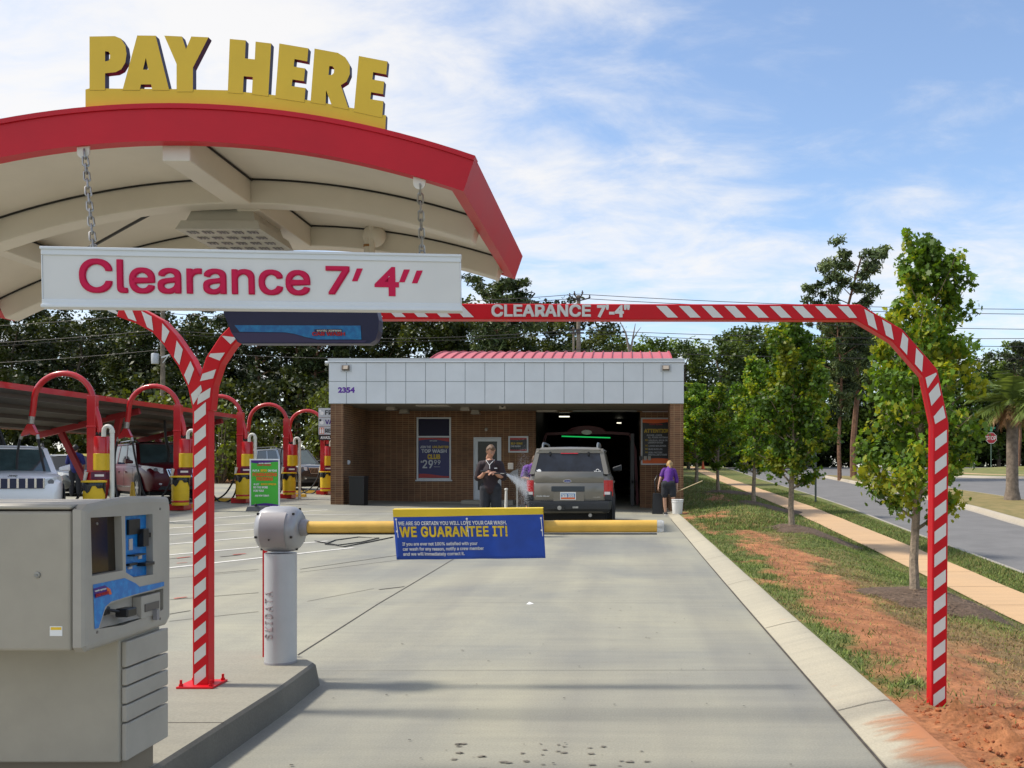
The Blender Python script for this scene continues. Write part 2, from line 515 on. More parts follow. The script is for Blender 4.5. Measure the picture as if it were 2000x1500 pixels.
def thing(name, label, cat, loc=(0, 0, 0), rz=0.0, group=None):
    o = bpy.data.objects.new(name, None)
    o.empty_display_size = 0.2
    COL.objects.link(o)
    o.location = loc; o.rotation_euler = (0, 0, rz)
    return tag(o, label, cat, group)

def copy_tree(o, parent=None):
    kids = [c for c in SC.objects if c.parent == o]
    c = o.copy()
    COL.objects.link(c)
    if parent is not None:
        c.parent = parent
    for k in kids:
        copy_tree(k, c)
    return c

def interp(tab, x):
    return float(np.interp(x, [t[0] for t in tab], [t[1] for t in tab]))

def sstep(a, b, x):
    t = min(1.0, max(0.0, (x - a) / (b - a)))
    return t * t * (3 - 2 * t)
# ================================================================== SETTING: terrain
def pave_z(X, Y):
    zr = 0.06 * sstep(8, 28, Y)
    zl = 0.39 * sstep(4, 30, Y) + 0.008 * max(0, Y - 30)
    t = min(1.25, max(0.0, (1.3 - X) / 12.95))
    return zr + (zl - zr) * t
S_TAB = [(-5, -1.3), (5, -1.05), (13, -.74), (20, -.41), (32, .08), (40, .32), (60, .80), (75, 1.2), (90, 1.55), (105, 1.78), (400, 1.8)]
T_TAB = [(-5, -.35), (5, -.22), (11, -.15), (20.5, .08), (30, .35), (40, .42), (50, .70), (75, 1.25), (105, 1.78), (400, 1.8)]
XL_TAB = [(-5, 7.45), (23, 7.52), (44, 8.2), (60, 8.7), (90, 9.9), (100, 10.4)]
XR_TAB = [(-5, 10.6), (27.5, 11.9), (35, 12.6), (53, 13.75), (66, 14.4), (80, 15.4)]
def road_z(X, Y):
    return interp(S_TAB, Y)
def bank_z(X, Y):
    zc = 0.055 + 0.06 * sstep(8, 28, Y)
    zc = max(zc, interp(T_TAB, Y) * sstep(30, 60, Y)) if Y > 30 else zc
    zt = interp(T_TAB, Y); zs = interp(S_TAB, Y) + 0.02
    if X < 1.95:
        return zc + (zt - zc) * 0.25 * max(0, (X - 1.54)) / 0.41 * 0.5
    if X < 3.6:
        a = (X - 1.95) / 1.65
        z0 = zc + (zt - zc) * 0.125
        return z0 + (zt - z0) * a
    if X < 5.4:
        return zt + (zs - zt) * sstep(0, 1, (X - 3.6) / 1.8) 
    return zs
def field_z(X, Y):
    """grass bank and ground behind the parking area"""
    b = 0.55 + 1.9 * sstep(46, 62, Y)
    return b

def grid(name, xs, ys, zf, mat, kind='structure', attr=None):
    xs = np.asarray(xs); ys = np.asarray(ys)
    nx, ny = len(xs), len(ys)
    v = np.array([(x, y, zf(x, y)) for y in ys for x in xs])
    i = np.arange((ny - 1) * (nx - 1)); r = i // (nx - 1); c = i % (nx - 1)
    a = r * nx + c
    f = np.stack([a, a + 1, a + 1 + nx, a + nx], 1)
    o = fast_mesh(name, v, f, mat, smooth=True)
    o['kind'] = kind
    if attr:
        for nm, fn in attr.items():
            at = o.data.attributes.new(nm, 'FLOAT', 'POINT')
            at.data.foreach_set('value', np.array([fn(x, y) for y in ys for x in xs], dtype=np.float32))
    return o

# far ground to the horizon
far_green = M('far_grass', (0.07, 0.075, 0.025), 0.9, col2=(0.045, 0.06, 0.018), vs=0.3, bump=0.3, bs=8)
def far_z(X, Y):
    if -70 < X < 60 and Y < 112:
        return -1.9
    return 1.2
grid('ground', list(np.linspace(-900, -70, 8)) + list(np.linspace(-60, 70, 14)) + list(np.linspace(80, 900, 8)),
     [-60, -20, 0, 40, 80, 111, 113, 140, 250, 500, 1000], far_z, far_green)

# concrete apron and lane
grid('pavement', list(np.linspace(-27, -12, 8)) + list(np.linspace(-11, 1.23, 20)), np.linspace(-3, 48, 60), pave_z, concrete)

# rolled concrete curb right of the lane
cb = MB()
prof = [(1.226, -0.10), (1.228, 0.004), (1.26, 0.012), (1.40, 0.048), (1.50, 0.066), (1.535, 0.060), (1.545, 0.03), (1.548, -0.12)]
rings = []
for y in np.linspace(-3, 31, 90):
    dz = 0.06 * sstep(8, 28, y)
    rings.append([(x + 0.006 * noise.noise(Vector((x * 3, y * 0.9, 1))), y, z + dz) for x, z in prof])
cb.loft(rings, curb_mat, closed=False, caps=False)
tag(cb.build('curb'), kind='structure')
cj = MB()
for y in (3.2, 5.33, 8.1, 11.1, 14.1, 17.1, 20.1, 23.1):
    dz = 0.06 * sstep(8, 28, y)
    for (x0, z0), (x1, z1) in zip(prof[1:5], prof[2:6]):
        cj.face([(x0, y - 0.005, z0 + dz + .004), (x1, y - 0.005, z1 + dz + .004), (x1, y + 0.005, z1 + dz + .004), (x0, y + 0.005, z0 + dz + .004)], joint_dark)

def strip(mb, pts, wd, mat, zf=pave_z, dz=0.004, n=None):
    """a flat strip laid on the ground along a polyline"""
    P2 = []
    for (x0, y0), (x1, y1) in zip(pts[:-1], pts[1:]):
        k = max(1, int(math.hypot(x1 - x0, y1 - y0) / 0.6))
        for i in range(k):
            P2.append((x0 + (x1 - x0) * i / k, y0 + (y1 - y0) * i / k))
    P2.append(pts[-1])
    vs = []
    for i, (x, y) in enumerate(P2):
        a = P2[max(0, i - 1)]; b = P2[min(len(P2) - 1, i + 1)]
        dx, dy = b[0] - a[0], b[1] - a[1]; l = math.hypot(dx, dy) or 1
        for sg in (-1, 1):
            X = x - dy / l * sg * wd / 2; Y = y + dx / l * sg * wd / 2
            vs.append((X, Y, zf(X, Y) + dz))
    mb.add(vs, [(2 * i, 2 * i + 1, 2 * i + 3, 2 * i + 2) for i in range(len(P2) - 1)], mat)

def ground_px(px, py, zf=pave_z):
    """pixel -> point on the pavement"""
    lo, hi = 1.5, 60.0
    for _ in range(50):
        mid = (lo + hi) / 2
        p = P(px, py, mid)
        if p.z > zf(p.x, mid): lo = mid
        else: hi = mid
    return (p.x, mid)

# saw-cut joints, cracks and marks in the concrete
strip(cj, [(1.215, -2), (1.215, 30)], 0.016, joint_dark)
strip(cj, [(-2.45, 6.5), (-2.55, 9.5), (-2.75, 28)], 0.012, joint_dark)
for y in (6.38, 9.6, 13.2, 17.4, 21.6, 26.0):
    strip(cj, [(-3.2 if y < 7 else -2.6, y), (1.215, y + 0.05)], 0.004, M('joint_faint', (.16, .15, .12), .9))
for a, b, wd in (((330, 1312), (470, 1296), .010), ((330, 1214), (505, 1195), .014), ((600, 1175), (730, 1150), .010),
              ((586, 1112), (775, 1085), .022), ((586, 1118), (780, 1094), .014), ((330, 1172), (505, 1158), .02),
              ((330, 1130), (500, 1115), .014), ((430, 1088), (470, 1084), .05), ((740, 1152), (790, 1146), .03),
              ((330, 1092), (370, 1088), .03), ((330, 1200), (372, 1193), .02), ((415, 1120), (505, 1112), .02)):
    strip(cj, [ground_px(*a), ground_px(*b)], wd, joint_dark)
tag(cj.build('pavement_joint'), kind='structure')
# reddish paint scrapes on the parking concrete
scr = MB()
for a, b, wd in (((345, 1091), (372, 1088), .05), ((455, 1084), (480, 1082), .06), ((340, 1170), (365, 1167), .04), ((345, 1101), (366, 1099), .03)):
    strip(scr, [ground_px(*a), ground_px(*b)], wd, M('red_scrape', (0.45, 0.05, 0.03), 0.8, var=.3, vs=20), dz=0.008)
tag(scr.build('paint_scrape'), kind='structure')
# white stall lines
ln = MB()
for a, b in (((300, 1022), (640, 996)), ((300, 1034), (560, 1018)), ((300, 1047), (560, 1031)), ((300, 1066), (600, 1041)),
          ((300, 1087), (640, 1057)), ((300, 1113), (690, 1070)), ((560, 1006), (780, 1004)), ((300, 1012), (330, 1009))):
    strip(ln, [ground_px(*a), ground_px(*b)], 0.10, line_paint, dz=0.005)
tag(ln.build('road_marking'), kind='structure')
# oil drips and leaf litter low in the lane
random.seed(5)
dr = MB()
oil = M('oil_drip', (0.16, 0.14, 0.105), 0.6, var=.3, vs=30)
for i in range(70):
    x = random.gauss(-0.42, 0.34); y = random.uniform(3.75, 4.75); r = random.uniform(0.003, 0.013)
    k = 9
    dr.add([(x + r * math.cos(2 * PI * j / k) * random.uniform(1.0, 2.4), y + r * math.sin(2 * PI * j / k) * random.uniform(.7, 1.5), 0.0045) for j in range(k)], [tuple(range(k))], oil)
for i in range(70):      # grit and bits of leaf blown over the lane
    x = random.uniform(-1.8, 1.2); y = 3.8 + 12 * random.random() ** 1.6; r = random.uniform(.003, .009)
    dr.add([(x + r * math.cos(2 * PI * j / 6) * random.uniform(.6, 1.8), y + r * math.sin(2 * PI * j / 6) * random.uniform(.6, 1.4), 0.008 + .05 * 0 + pave_z(x, y)) for j in range(6)], [tuple(range(6))], joint_dark)
tag(dr.build('oil_stain'), kind='structure')

# ---- grass bank right of the curb
def clay(X, Y):
    """1 = bare red clay, 0 = grass"""
    n = noise.fractal(Vector((X * 1.1, Y * 0.55, 3.1)), 0.9, 2.1, 5) * 0.55
    n2 = noise.fractal(Vector((X * 4, Y * 3, 7.7)), 0.8, 2.0, 4) * 0.30
    xc = 2.15 + 0.035 * (Y - 6)
    c = math.exp(-((X - xc) / 0.50) ** 2) * (1 - sstep(15, 24, Y)) * 1.25
    c = max(c, 1.15 * (1 - sstep(4.9, 5.9, Y + 0.35 * (X - 1.8))) * (1 - sstep(2.6, 3.6, X)))
    c = max(c, 0.46 * math.exp(-((X - 2.7) / 0.6) ** 2) * (1 - sstep(8, 12, Y)))
    c = max(c, 0.66 * math.exp(-((X - 1.75) / 0.22) ** 2) * sstep(16, 20, Y) * (1 - sstep(27, 30, Y)))
    c = max(c, 0.60 * math.exp(-((X - 2.5) / 0.9) ** 2 - ((Y - 25) / 3) ** 2))
    c = max(c, 0.72 * math.exp(-((X - 3.4) / 0.6) ** 2 - ((Y - 36) / 5) ** 2))
    if X > 4.6: c *= 0.3
    return min(1, max(0, (c * 1.12 + n * 1.25 + n2 * 1.5 - 0.42) * 1.9))
def dry(X, Y):
    n = noise.fractal(Vector((X * 0.9, Y * 0.5, 9.2)), 0.9, 2.1, 5) * 0.6
    d = 0.80 * (1 - sstep(7.0, 11.5, Y)) * sstep(1.9, 2.4, X) + 0.60 * math.exp(-((X - 2.9) / .5) ** 2) * (1 - sstep(18, 30, Y))
    return min(1, max(0, d + n * 0.7 + 0.1))
def lawn_mat():
    m = M('lawn_soil', (0.1, 0.1, 0.03), 0.95)
    n, l, b = nodes_of(m)
    t = n.new('ShaderNodeTexCoord')
    ac = n.new('ShaderNodeAttribute'); ac.attribute_name = 'clay'
    ad = n.new('ShaderNodeAttribute'); ad.attribute_name = 'dry'
    f = n.new('ShaderNodeTexNoise'); f.inputs['Scale'].default_value = 26; f.inputs['Detail'].default_value = 8; f.inputs['Roughness'].default_value = .7
    l.new(t.outputs['Object'], f.inputs['Vector'])
    f4 = n.new('ShaderNodeTexNoise'); f4.inputs['Scale'].default_value = 3.5; f4.inputs['Detail'].default_value = 5; l.new(t.outputs['Object'], f4.inputs['Vector'])
    fm = n.new('ShaderNodeMath'); fm.operation = 'ADD'; l.new(f.outputs['Fac'], fm.inputs[0]); l.new(f4.outputs['Fac'], fm.inputs[1])
    fh = n.new('ShaderNodeMath'); fh.operation = 'MULTIPLY'; fh.inputs[1].default_value = .5; l.new(fm.outputs[0], fh.inputs[0])
    def ramp(c1, c2):
        r = n.new('ShaderNodeValToRGB'); r.color_ramp.elements[0].position = .38; r.color_ramp.elements[1].position = .63
        r.color_ramp.elements[0].color = (*c1, 1); r.color_ramp.elements[1].color = (*c2, 1)
        l.new(fh.outputs[0], r.inputs[0]); return r
    g = ramp((0.065, 0.090, 0.016), (0.17, 0.20, 0.040))
    dd = ramp((0.11, 0.072, 0.026), (0.29, 0.19, 0.08))
    c = ramp((0.20, 0.068, 0.024), (0.52, 0.215, 0.088))
    m1 = n.new('ShaderNodeMix'); m1.data_type = 'RGBA'; l.new(ad.outputs['Fac'], m1.inputs['Factor'])
    l.new(g.outputs[0], m1.inputs['A']); l.new(dd.outputs[0], m1.inputs['B'])
    # break the clay edge up with fine noise
    e = n.new('ShaderNodeMath'); e.operation = 'MULTIPLY_ADD'; e.inputs[1].default_value = 0.9; e.inputs[2].default_value = -0.45
    l.new(f.outputs['Fac'], e.inputs[0])
    s2 = n.new('ShaderNodeMath'); s2.operation = 'ADD'; s2.use_clamp = True
    l.new(ac.outputs['Fac'], s2.inputs[0]); l.new(e.outputs[0], s2.inputs[1])
    m2_ = n.new('ShaderNodeMix'); m2_.data_type = 'RGBA'; l.new(s2.outputs[0], m2_.inputs['Factor'])
    l.new(m1.outputs['Result'], m2_.inputs['A']); l.new(c.outputs[0], m2_.inputs['B'])
    l.new(m2_.outputs['Result'], b.inputs['Base Color'])
    bp = n.new('ShaderNodeBump'); bp.inputs['Strength'].default_value = 0.7; bp.inputs['Distance'].default_value = 0.03
    l.new(f.outputs['Fac'], bp.inputs['Height']); l.new(bp.outputs[0], b.inputs['Normal'])
    return m
lawn_m = lawn_mat()
def lawn_z(X, Y):
    z = bank_z(X, Y)
    if X < 5.3:
        amp = 0.035 * sstep(1.54, 1.8, X)
        z += amp * noise.fractal(Vector((X * 2.2, Y * 2.2, 0)), 0.8, 2.0, 4)
        if Y < 5.6 and X > 1.6:      # freshly dug, lumpy earth by the pole
            z += 0.05 * (1 - sstep(4.9, 5.6, Y)) * sstep(1.6, 1.85, X) * (0.6 + abs(noise.fractal(Vector((X * 9, Y * 9, 5)), 0.6, 2.1, 6)) * 2.0)
    return z - 0.004
ys_l = list(np.arange(2.0, 5.8, 0.035)) + list(np.arange(5.8, 14, 0.07)) + list(np.arange(14, 34, 0.18)) + list(np.arange(34, 104.1, 0.9))
xs_l = [1.546] + list(np.arange(1.6, 5.2, 0.07)) + [5.3, 5.44, 5.6, 6.0, 6.4, 6.5, 6.7, 6.9, 7.1, 7.3]
def xshift(X, Y):    # verge widens as the road bends away
    return X if X < 6.5 else 6.5 + (X - 6.5) * (interp(XL_TAB, Y) - 6.5 - 0.12) / 0.8
xs_a = np.array(xs_l); ys_a = np.array(ys_l)
lv = np.array([(xshift(x, y), y, lawn_z(x, y)) for y in ys_a for x in xs_a])
nx = len(xs_a); ii = np.arange((len(ys_a) - 1) * (nx - 1)); aa = (ii // (nx - 1)) * nx + ii % (nx - 1)
lawn = fast_mesh('lawn', lv, np.stack([aa, aa + 1, aa + 1 + nx, aa + nx], 1), lawn_m, smooth=True)
lawn['kind'] = 'structure'
for nm, fn in (('clay', clay), ('dry', dry)):
    at = lawn.data.attributes.new(nm, 'FLOAT', 'POINT')
    at.data.foreach_set('value', np.array([fn(x, y) for y in ys_a for x in xs_a], dtype=np.float32))

# sidewalk, road, road kerbs
def ribbon(name, xl, xr, ys, zf, dz, mat, nx=4, thick=None):
    def fx(t, y): return xl(y) + (xr(y) - xl(y)) * t
    ts = np.linspace(0, 1, nx)
    v = np.array([(fx(t, y), y, zf(fx(t, y), y) + dz) for y in ys for t in ts])
    i = np.arange((len(ys) - 1) * (nx - 1)); a = (i // (nx - 1)) * nx + i % (nx - 1)
    o = fast_mesh(name, v, np.stack([a, a + 1, a + 1 + nx, a + nx], 1), mat, smooth=True)
    o['kind'] = 'structure'
    return o
ribbon('sidewalk', lambda y: 5.45 + 0.03 * noise.noise(Vector((0, y * .6, 0))) + 0.012 * max(0, y - 40), lambda y: 6.47 + 0.025 * noise.noise(Vector((4, y * .6, 0))) + 0.012 * max(0, y - 40),
       np.linspace(3, 98, 160), lambda x, y: interp(S_TAB, y) + 0.02, 0.014, walk_mat)
sj = MB()
for y in np.arange(4.4, 70, 1.6):
    strip(sj, [(5.47, y), (6.45, y)], 0.012, M('walk_joint', (0.22, 0.15, 0.09), .9), zf=lambda x, yy: interp(S_TAB, yy) + 0.034)
tag(sj.build('sidewalk_joint'), kind='structure')
ribbon('road', lambda y: interp(XL_TAB, y) - 0.02 if y < 92 else interp(XL_TAB, y) - 8 - (y - 92) * 3, lambda y: 60.0, list(np.linspace(0, 92, 60)) + [93, 96, 100, 105, 110], road_z, -0.13, asphalt, nx=24)
def kerb_line(name, xf, y0, y1, side, wd=0.32):
    mb = MB(); rg = []
    for y in np.linspace(y0, y1, 60):
        x = xf(y); z = interp(S_TAB, y)
        rg.append([(x + side * wd, y, z - 0.20), (x + side * wd, y, z - 0.125), (x + side * .16, y, z - 0.112), (x + side * 0.12, y, z - 0.01), (x + side * .09, y, z + 0.012), (x - side * 0.04, y, z + 0.012), (x - side * 0.04, y, z - 0.2)])
    mb.loft(rg, kerb_mat, closed=False, caps=False)
    return tag(mb.build(name), kind='structure')
kerb_line('road_kerb', lambda y: interp(XL_TAB, y) - 0.1, 0, 92, 1)
kerb_line('median_kerb', lambda y: interp(XR_TAB, y), 0, 66, -1)
med_w = [(0, 3.0), (36, 3.0), (55, 2.6), (64, 1.8), (67, 0.3)]
ribbon('median', lambda y: interp(XR_TAB, y), lambda y: interp(XR_TAB, y) + interp(med_w, y), np.linspace(0, 67, 50),
       lambda x, y: interp(S_TAB, y), 0.015, M('median_grass', (0.15, 0.135, 0.04), .95, col2=(0.27, 0.20, 0.075), vs=2.2, bump=.5, bs=20), nx=6)
kerb_line('median_kerb', lambda y: interp(XR_TAB, y) + interp(med_w, y), 0, 66.5, 1, 0.25)
# corner lot beyond the side road, with its curved kerb
cl = MB()
pts = []
for i in range(40):
    t = 2 * PI * i / 40
    pts.append((32 + 9 * abs(math.cos(t)) ** 0.7 * math.copysign(1, math.cos(t)), 72 + 9.0 * abs(math.sin(t)) ** 0.8 * math.copysign(1, math.sin(t))))
def ring_at(sc, dz):
    return [((x - 32) * sc + 32, (y - 72) * sc + 72, interp(S_TAB, y) + dz) for x, y in pts]
cl.loft([ring_at(1.06, -.13), ring_at(1.03, .02), ring_at(1.0, .03)], kerb_mat, caps=False)
cl.loft([ring_at(1.0, .03), ring_at(.86, .10)], M('corner_grass', (0.13, 0.15, 0.04), .95, col2=(.2, .19, .06), vs=1.5), caps=False)
cl.loft([ring_at(.86, .104), ring_at(.74, .13)], walk_mat, caps=False)
cl.loft([ring_at(.74, .13), ring_at(.3, .3), ring_at(.01, .35)], MATS['corner_grass'], caps=False)
tag(cl.build('corner_verge'), kind='structure')

# field behind the parking area with its grass bank, and the lane along it
def field_zz(X, Y):
    base = pave_z(X, Y) - 0.10
    b = 0.55 + 2.0 * sstep(47, 60, Y) + 0.12 * noise.noise(Vector((X * .25, Y * .25, 0)))
    return b if Y > 47.5 else base
bank_m = M('bank_grass', (0.17, 0.175, 0.035), .95, col2=(0.34, 0.27, 0.06), vs=1.1, bump=.5, bs=9)
n_, l_, b_ = nodes_of(bank_m)
grid('grass_bank', np.linspace(-75, 1.5, 64), list(np.linspace(47.6, 62, 26)) + [68, 80, 95, 112], lambda X, Y: 0.42 + 1.9 * sstep(48.5, 59, Y) * (1 - 0.55 * sstep(-24, -14, X)) + 0.18 * noise.noise(Vector((X * .22, Y * .3, 0))), bank_m)
clay_m = M('bank_clay', (0.30, 0.115, 0.045), .95, col2=(.2, .10, .03), vs=2.5, bump=.4, bs=12)
def bz(X, Y): return 0.42 + 1.9 * sstep(48.5, 59, Y) * (1 - 0.55 * sstep(-24, -14, X)) + 0.18 * noise.noise(Vector((X * .22, Y * .3, 0)))
cm = MB()
for cx, cy, rx, ry in ((-32.5, 52.5, 2.2, 1.6), (-21.5, 50.8, 4.5, 1.8), (-27.5, 53.6, 1.3, .8)):
    vs = [(cx, cy, bz(cx, cy) + .05)]
    for ring in (0.5, 1.0):
        for k in range(18):
            t = 2 * PI * k / 18; q = ring * (0.8 + 0.35 * noise.noise(Vector((cx + math.cos(t), math.sin(t), ring))))
            x = cx + rx * q * math.cos(t); y = cy + ry * q * math.sin(t)
            vs.append((x, y, bz(x, y) + .05))
    fs = [(0, 1 + k, 1 + (k + 1) % 18) for k in range(18)] + [(1 + k, 19 + k, 19 + (k + 1) % 18, 1 + (k + 1) % 18) for k in range(18)]
    cm.add(vs, fs, clay_m, True)
tag(cm.build('clay_ground'), kind='structure')
bk = MB(); bk.bar((-75, 47.6, 0.62), (-9.2, 47.6, 0.50), .16, .3, kerb_mat)
tag(bk.build('parking_kerb'), kind='structure')
bp_ = MB(); bp_.face([(-75, 41, .55), (-26.5, 41, .55), (-26.5, 47.5, .56), (-75, 47.5, .56)], asphalt); bp_.face([(-75, -3, .2), (-26.9, -3, .1), (-26.9, 41, .5), (-75, 41, .54)], asphalt)
tag(bp_.build('parking_lot'), kind='structure')

# ---- grass blades: one tangle nobody could count
def scatter_grass(name, n, xr, yr, hmul, seed, ground, cl_f, dry_f):
    rng = np.random.default_rng(seed); random.seed(seed)
    V = []; mi = []
    cnt = 0
    while cnt < n:
        x = rng.uniform(*xr); y = yr[0] + (yr[1] - yr[0]) * rng.random() ** 1.35
        c = cl_f(x, y)
        if rng.random() < c * 1.25: 
            if rng.random() > 0.16: 
                cnt += 0.5; continue
        if y < 5.3 and c > .2 and rng.random() < .93:
            cnt += .5; continue
        d = dry_f(x, y)
        z = ground(x, y)
        h = rng.uniform(0.018, 0.05) * hmul * (1 - 0.45 * d)
        a = rng.uniform(0, 2 * PI); wv = rng.uniform(0.003, 0.006) * hmul
        ln_ = rng.normal(0, 0.6, 2) * h
        dx, dy = math.cos(a) * wv, math.sin(a) * wv
        V.append(((x - dx, y - dy, z), (x + dx, y + dy, z), (x + ln_[0], y + ln_[1], z + h)))
        q = rng.random()
        mi.append(2 if q < d * 0.85 else (1 if q > 0.70 else 0))
        cnt += 1
    V = np.array(V).reshape(-1, 3)
    Fc = np.arange(len(V)).reshape(-1, 3)
    gm = [M('grass_green', (0.085, 0.135, 0.018), .7, var=.25, vs=1.5), M('grass_light', (0.20, 0.25, 0.045), .7, var=.25, vs=1.5), M('grass_dry', (0.25, 0.165, 0.065), .8, var=.3, vs=2)]
    return tag(fast_mesh(name, V, Fc, None, mats=gm, midx=mi), kind='stuff')
scatter_grass('grass', 110000, (1.56, 5.45), (3.2, 24), 1.0, 3, lawn_z, clay, dry)
scatter_grass('verge_grass', 26000, (6.5, 7.35), (12, 45), 1.5, 4, lambda x, y: interp(S_TAB, y) + .015, lambda x, y: 0.0, lambda x, y: .12)
scatter_grass('far_lawn_grass', 30000, (1.8, 5.4), (20, 60), 2.0, 6, lawn_z, clay, lambda x, y: .15)
# lumps of dug earth at the pole foot
lm = MB(); random.seed(9)
clod = M('red_clod', (0.30, 0.092, 0.032), .95, var=.45, vs=25, bump=.6, bs=90)
for i in range(2600):
    x = random.uniform(1.62, 3.0); y = random.uniform(3.6, 5.45)
    if y > 5.2 and random.random() < .6: continue
    r = 0.0025 + 0.016 * random.random() ** 4
    z = lawn_z(x, y)
    ph = [random.uniform(.6, 1.3) for _ in range(8)]
    vs = [(x, y, z + r * 0.9)] + [(x + r * ph[k] * math.cos(k * PI / 4), y + r * ph[(k + 3) % 8] * math.sin(k * PI / 4), z + r * .25) for k in range(8)] + [(x + .9 * r * math.cos(k * PI / 4), y + .9 * r * math.sin(k * PI / 4), z - r * .4) for k in range(8)]
    lm.add(vs, [(0, 1 + k, 1 + (k + 1) % 8) for k in range(8)] + [(1 + k, 9 + k, 9 + (k + 1) % 8, 1 + (k + 1) % 8) for k in range(8)], clod, True)
tag(lm.build('loose_soil'), kind='stuff')
# red clay washed over the curb near the pole
def wash_mat():
    m = M('clay_wash', (0.50, 0.20, 0.085), .9)
    n, l, b = nodes_of(m)
    t = n.new('ShaderNodeTexCoord'); mp = n.new('ShaderNodeMapping'); mp.inputs['Scale'].default_value = (2.2, 9.0, 1); mp.inputs['Rotation'].default_value = (0, 0, R(22))
    ns = n.new('ShaderNodeTexNoise'); ns.inputs['Scale'].default_value = 1.0; ns.inputs['Detail'].default_value = 6; ns.inputs['Roughness'].default_value = .6
    l.new(t.outputs['Object'], mp.inputs[0]); l.new(mp.outputs[0], ns.inputs['Vector'])
    a = n.new('ShaderNodeAttribute'); a.attribute_name = 'amount'
    ad = n.new('ShaderNodeMath'); ad.operation = 'MULTIPLY_ADD'; ad.inputs[1].default_value = 1.0
    l.new(ns.outputs['Fac'], ad.inputs[0]); l.new(a.outputs['Fac'], ad.inputs[2])
    mr = n.new('ShaderNodeMapRange'); mr.inputs[1].default_value = .86; mr.inputs[2].default_value = 1.18; mr.inputs[3].default_value = 0; mr.inputs[4].default_value = .8
    l.new(ad.outputs[0], mr.inputs[0]); l.new(mr.outputs[0], b.inputs['Alpha'])
    return m
ys_w = np.linspace(3.7, 5.35, 60); pw_ = [(x, z + .004) for x, z in prof[1:6]]
vw = np.array([(x, y, z) for y in ys_w for x, z in pw_]); nw = len(pw_)
iw = np.arange((len(ys_w) - 1) * (nw - 1)); aw = (iw // (nw - 1)) * nw + iw % (nw - 1)
cw_ = fast_mesh('clay_stain', vw, np.stack([aw, aw + 1, aw + 1 + nw, aw + nw], 1), wash_mat(), smooth=True); cw_['kind'] = 'structure'
at = cw_.data.attributes.new('amount', 'FLOAT', 'POINT')
at.data.foreach_set('value', np.array([(.25 + .55 * (x - 1.23) / .3) * (1 - abs((y - 4.6) / .8) ** 2) for y in ys_w for x, z in pw_], dtype=np.float32))
# ================================================================== PAY CANOPY
YF, YB = 2.98, 4.362
KF = YF / F
XC, ZC, PA = (330 - 1222) * KF, CAM_H + (917 - 275) * KF, 0.000298 / KF
XLB, XRB = (28 - 1222) * YB / F, (905 - 1222) * KF
TH = 70 * KF
def arc(x, off=0.0):
    """point on the soffit parabola, pushed off along its normal"""
    s = -2 * PA * (x - XC); l = math.hypot(1, s)
    return (x - s / l * off, ZC - PA * (x - XC) ** 2 + off / l)
AX = [XLB + (XRB - XLB) * i / 40 for i in range(41)]
can = thing('pay_canopy', 'red edged curved canopy roof over the pay lane with cream underside', 'canopy', (XC, (YF + YB) / 2, 0))
CO = Vector((XC, (YF + YB) / 2, 0))
def cb_(mb, name, bevel=0, auto=40, par=None):
    o = mb.build(name, par or can, bevel=bevel, auto=auto, origin=CO); o.location = (0, 0, 0); return o
def arc_strip(mb, y0, y1, o0, o1, mat, xs=AX):
    """a solid curved bar: y0..y1 deep, between normal offsets o0..o1"""
    rg = []
    for x in xs:
        a = arc(x, o0); b = arc(x, o1)
        rg.append([(a[0], y0, a[1]), (a[0], y1, a[1]), (b[0], y1, b[1]), (b[0], y0, b[1])])
    mb.loft(rg, mat, smooth=True)
fa = MB()
arc_strip(fa, YF, YF + .045, 0, TH - .012, red_fascia)
arc_strip(fa, YF - .006, YF + .05, TH - .0115, TH + .004, red_fascia)
arc_strip(fa, YB - .045, YB, 0, TH, red_fascia)
for xe, sg in ((XLB, 1), (XRB, -1)):       # slanted end fascias
    a0 = arc(xe, 0); a1 = arc(xe, TH); b0 = arc(xe + sg * .045, 0); b1 = arc(xe + sg * .045, TH)
    fa.loft([[(a0[0], y, a0[1]), (a1[0], y, a1[1]), (b1[0], y, b1[1]), (b0[0], y, b0[1])] for y in (YF + .0455, YB - .0455)], red_fascia, smooth=False)
cb_(fa, 'fascia')
rf = MB()
arc_strip(rf, YF + .05, YB - .05, TH - .03, TH - .004, red_fascia, xs=[XLB + .045 + (XRB - XLB - .09) * i / 40 for i in range(41)])
cb_(rf, 'roof')
so = MB()
arc_strip(so, YF + .046, YB - .046, 0.048, 0.056, soffit_white, xs=[XLB + .046 + (XRB - XLB - .092) * i / 40 for i in range(41)])
arc_strip(so, YB - .075, YB - .0465, 0.004, 0.047, soffit_white, xs=[XLB + .05 + (XRB - XLB - .1) * i / 40 for i in range(41)])
cb_(so, 'soffit')
IX = [XLB + .05 + (XRB - XLB - .1) * i / 36 for i in range(37)]
YM = 3.52
def beam(y0, y1, name):
    b = MB(); arc_strip(b, y0, y1, -0.045, 0.047, soffit_white, xs=IX)
    g = MB()
    for y in (y0 - .004,):
        g.tube([(arc(x, .045)[0], y, arc(x, .045)[1]) for x in IX], .0045, gasket, n=5)
    o = cb_(b, name, bevel=.004)
    cb_(g, 'gasket', par=can)
    return o
beam(YM, YM + .085, 'arch_rib')
beam(YB - .17, YB - .078, 'arch_rib')
def purlin(x, wd, dep):
    b = MB(); g = MB()
    z = arc(x, .045)[1]
    for y0, y1 in ((YF + .047, YM - .001), (YM + .086, YB - .171)):
        b.box((x - wd / 2, y0, z - dep), (x + wd / 2, y1, z), soffit_white)
        g.tube([(x + wd / 2 + .003, y0, z - .003), (x + wd / 2 + .003, y1, z - .003)], .004, gasket, n=5)
    cb_(b, 'purlin', bevel=.004); cb_(g, 'gasket')
purlin(XC, .092, .095)
purlin(-2.46, .080, .080)
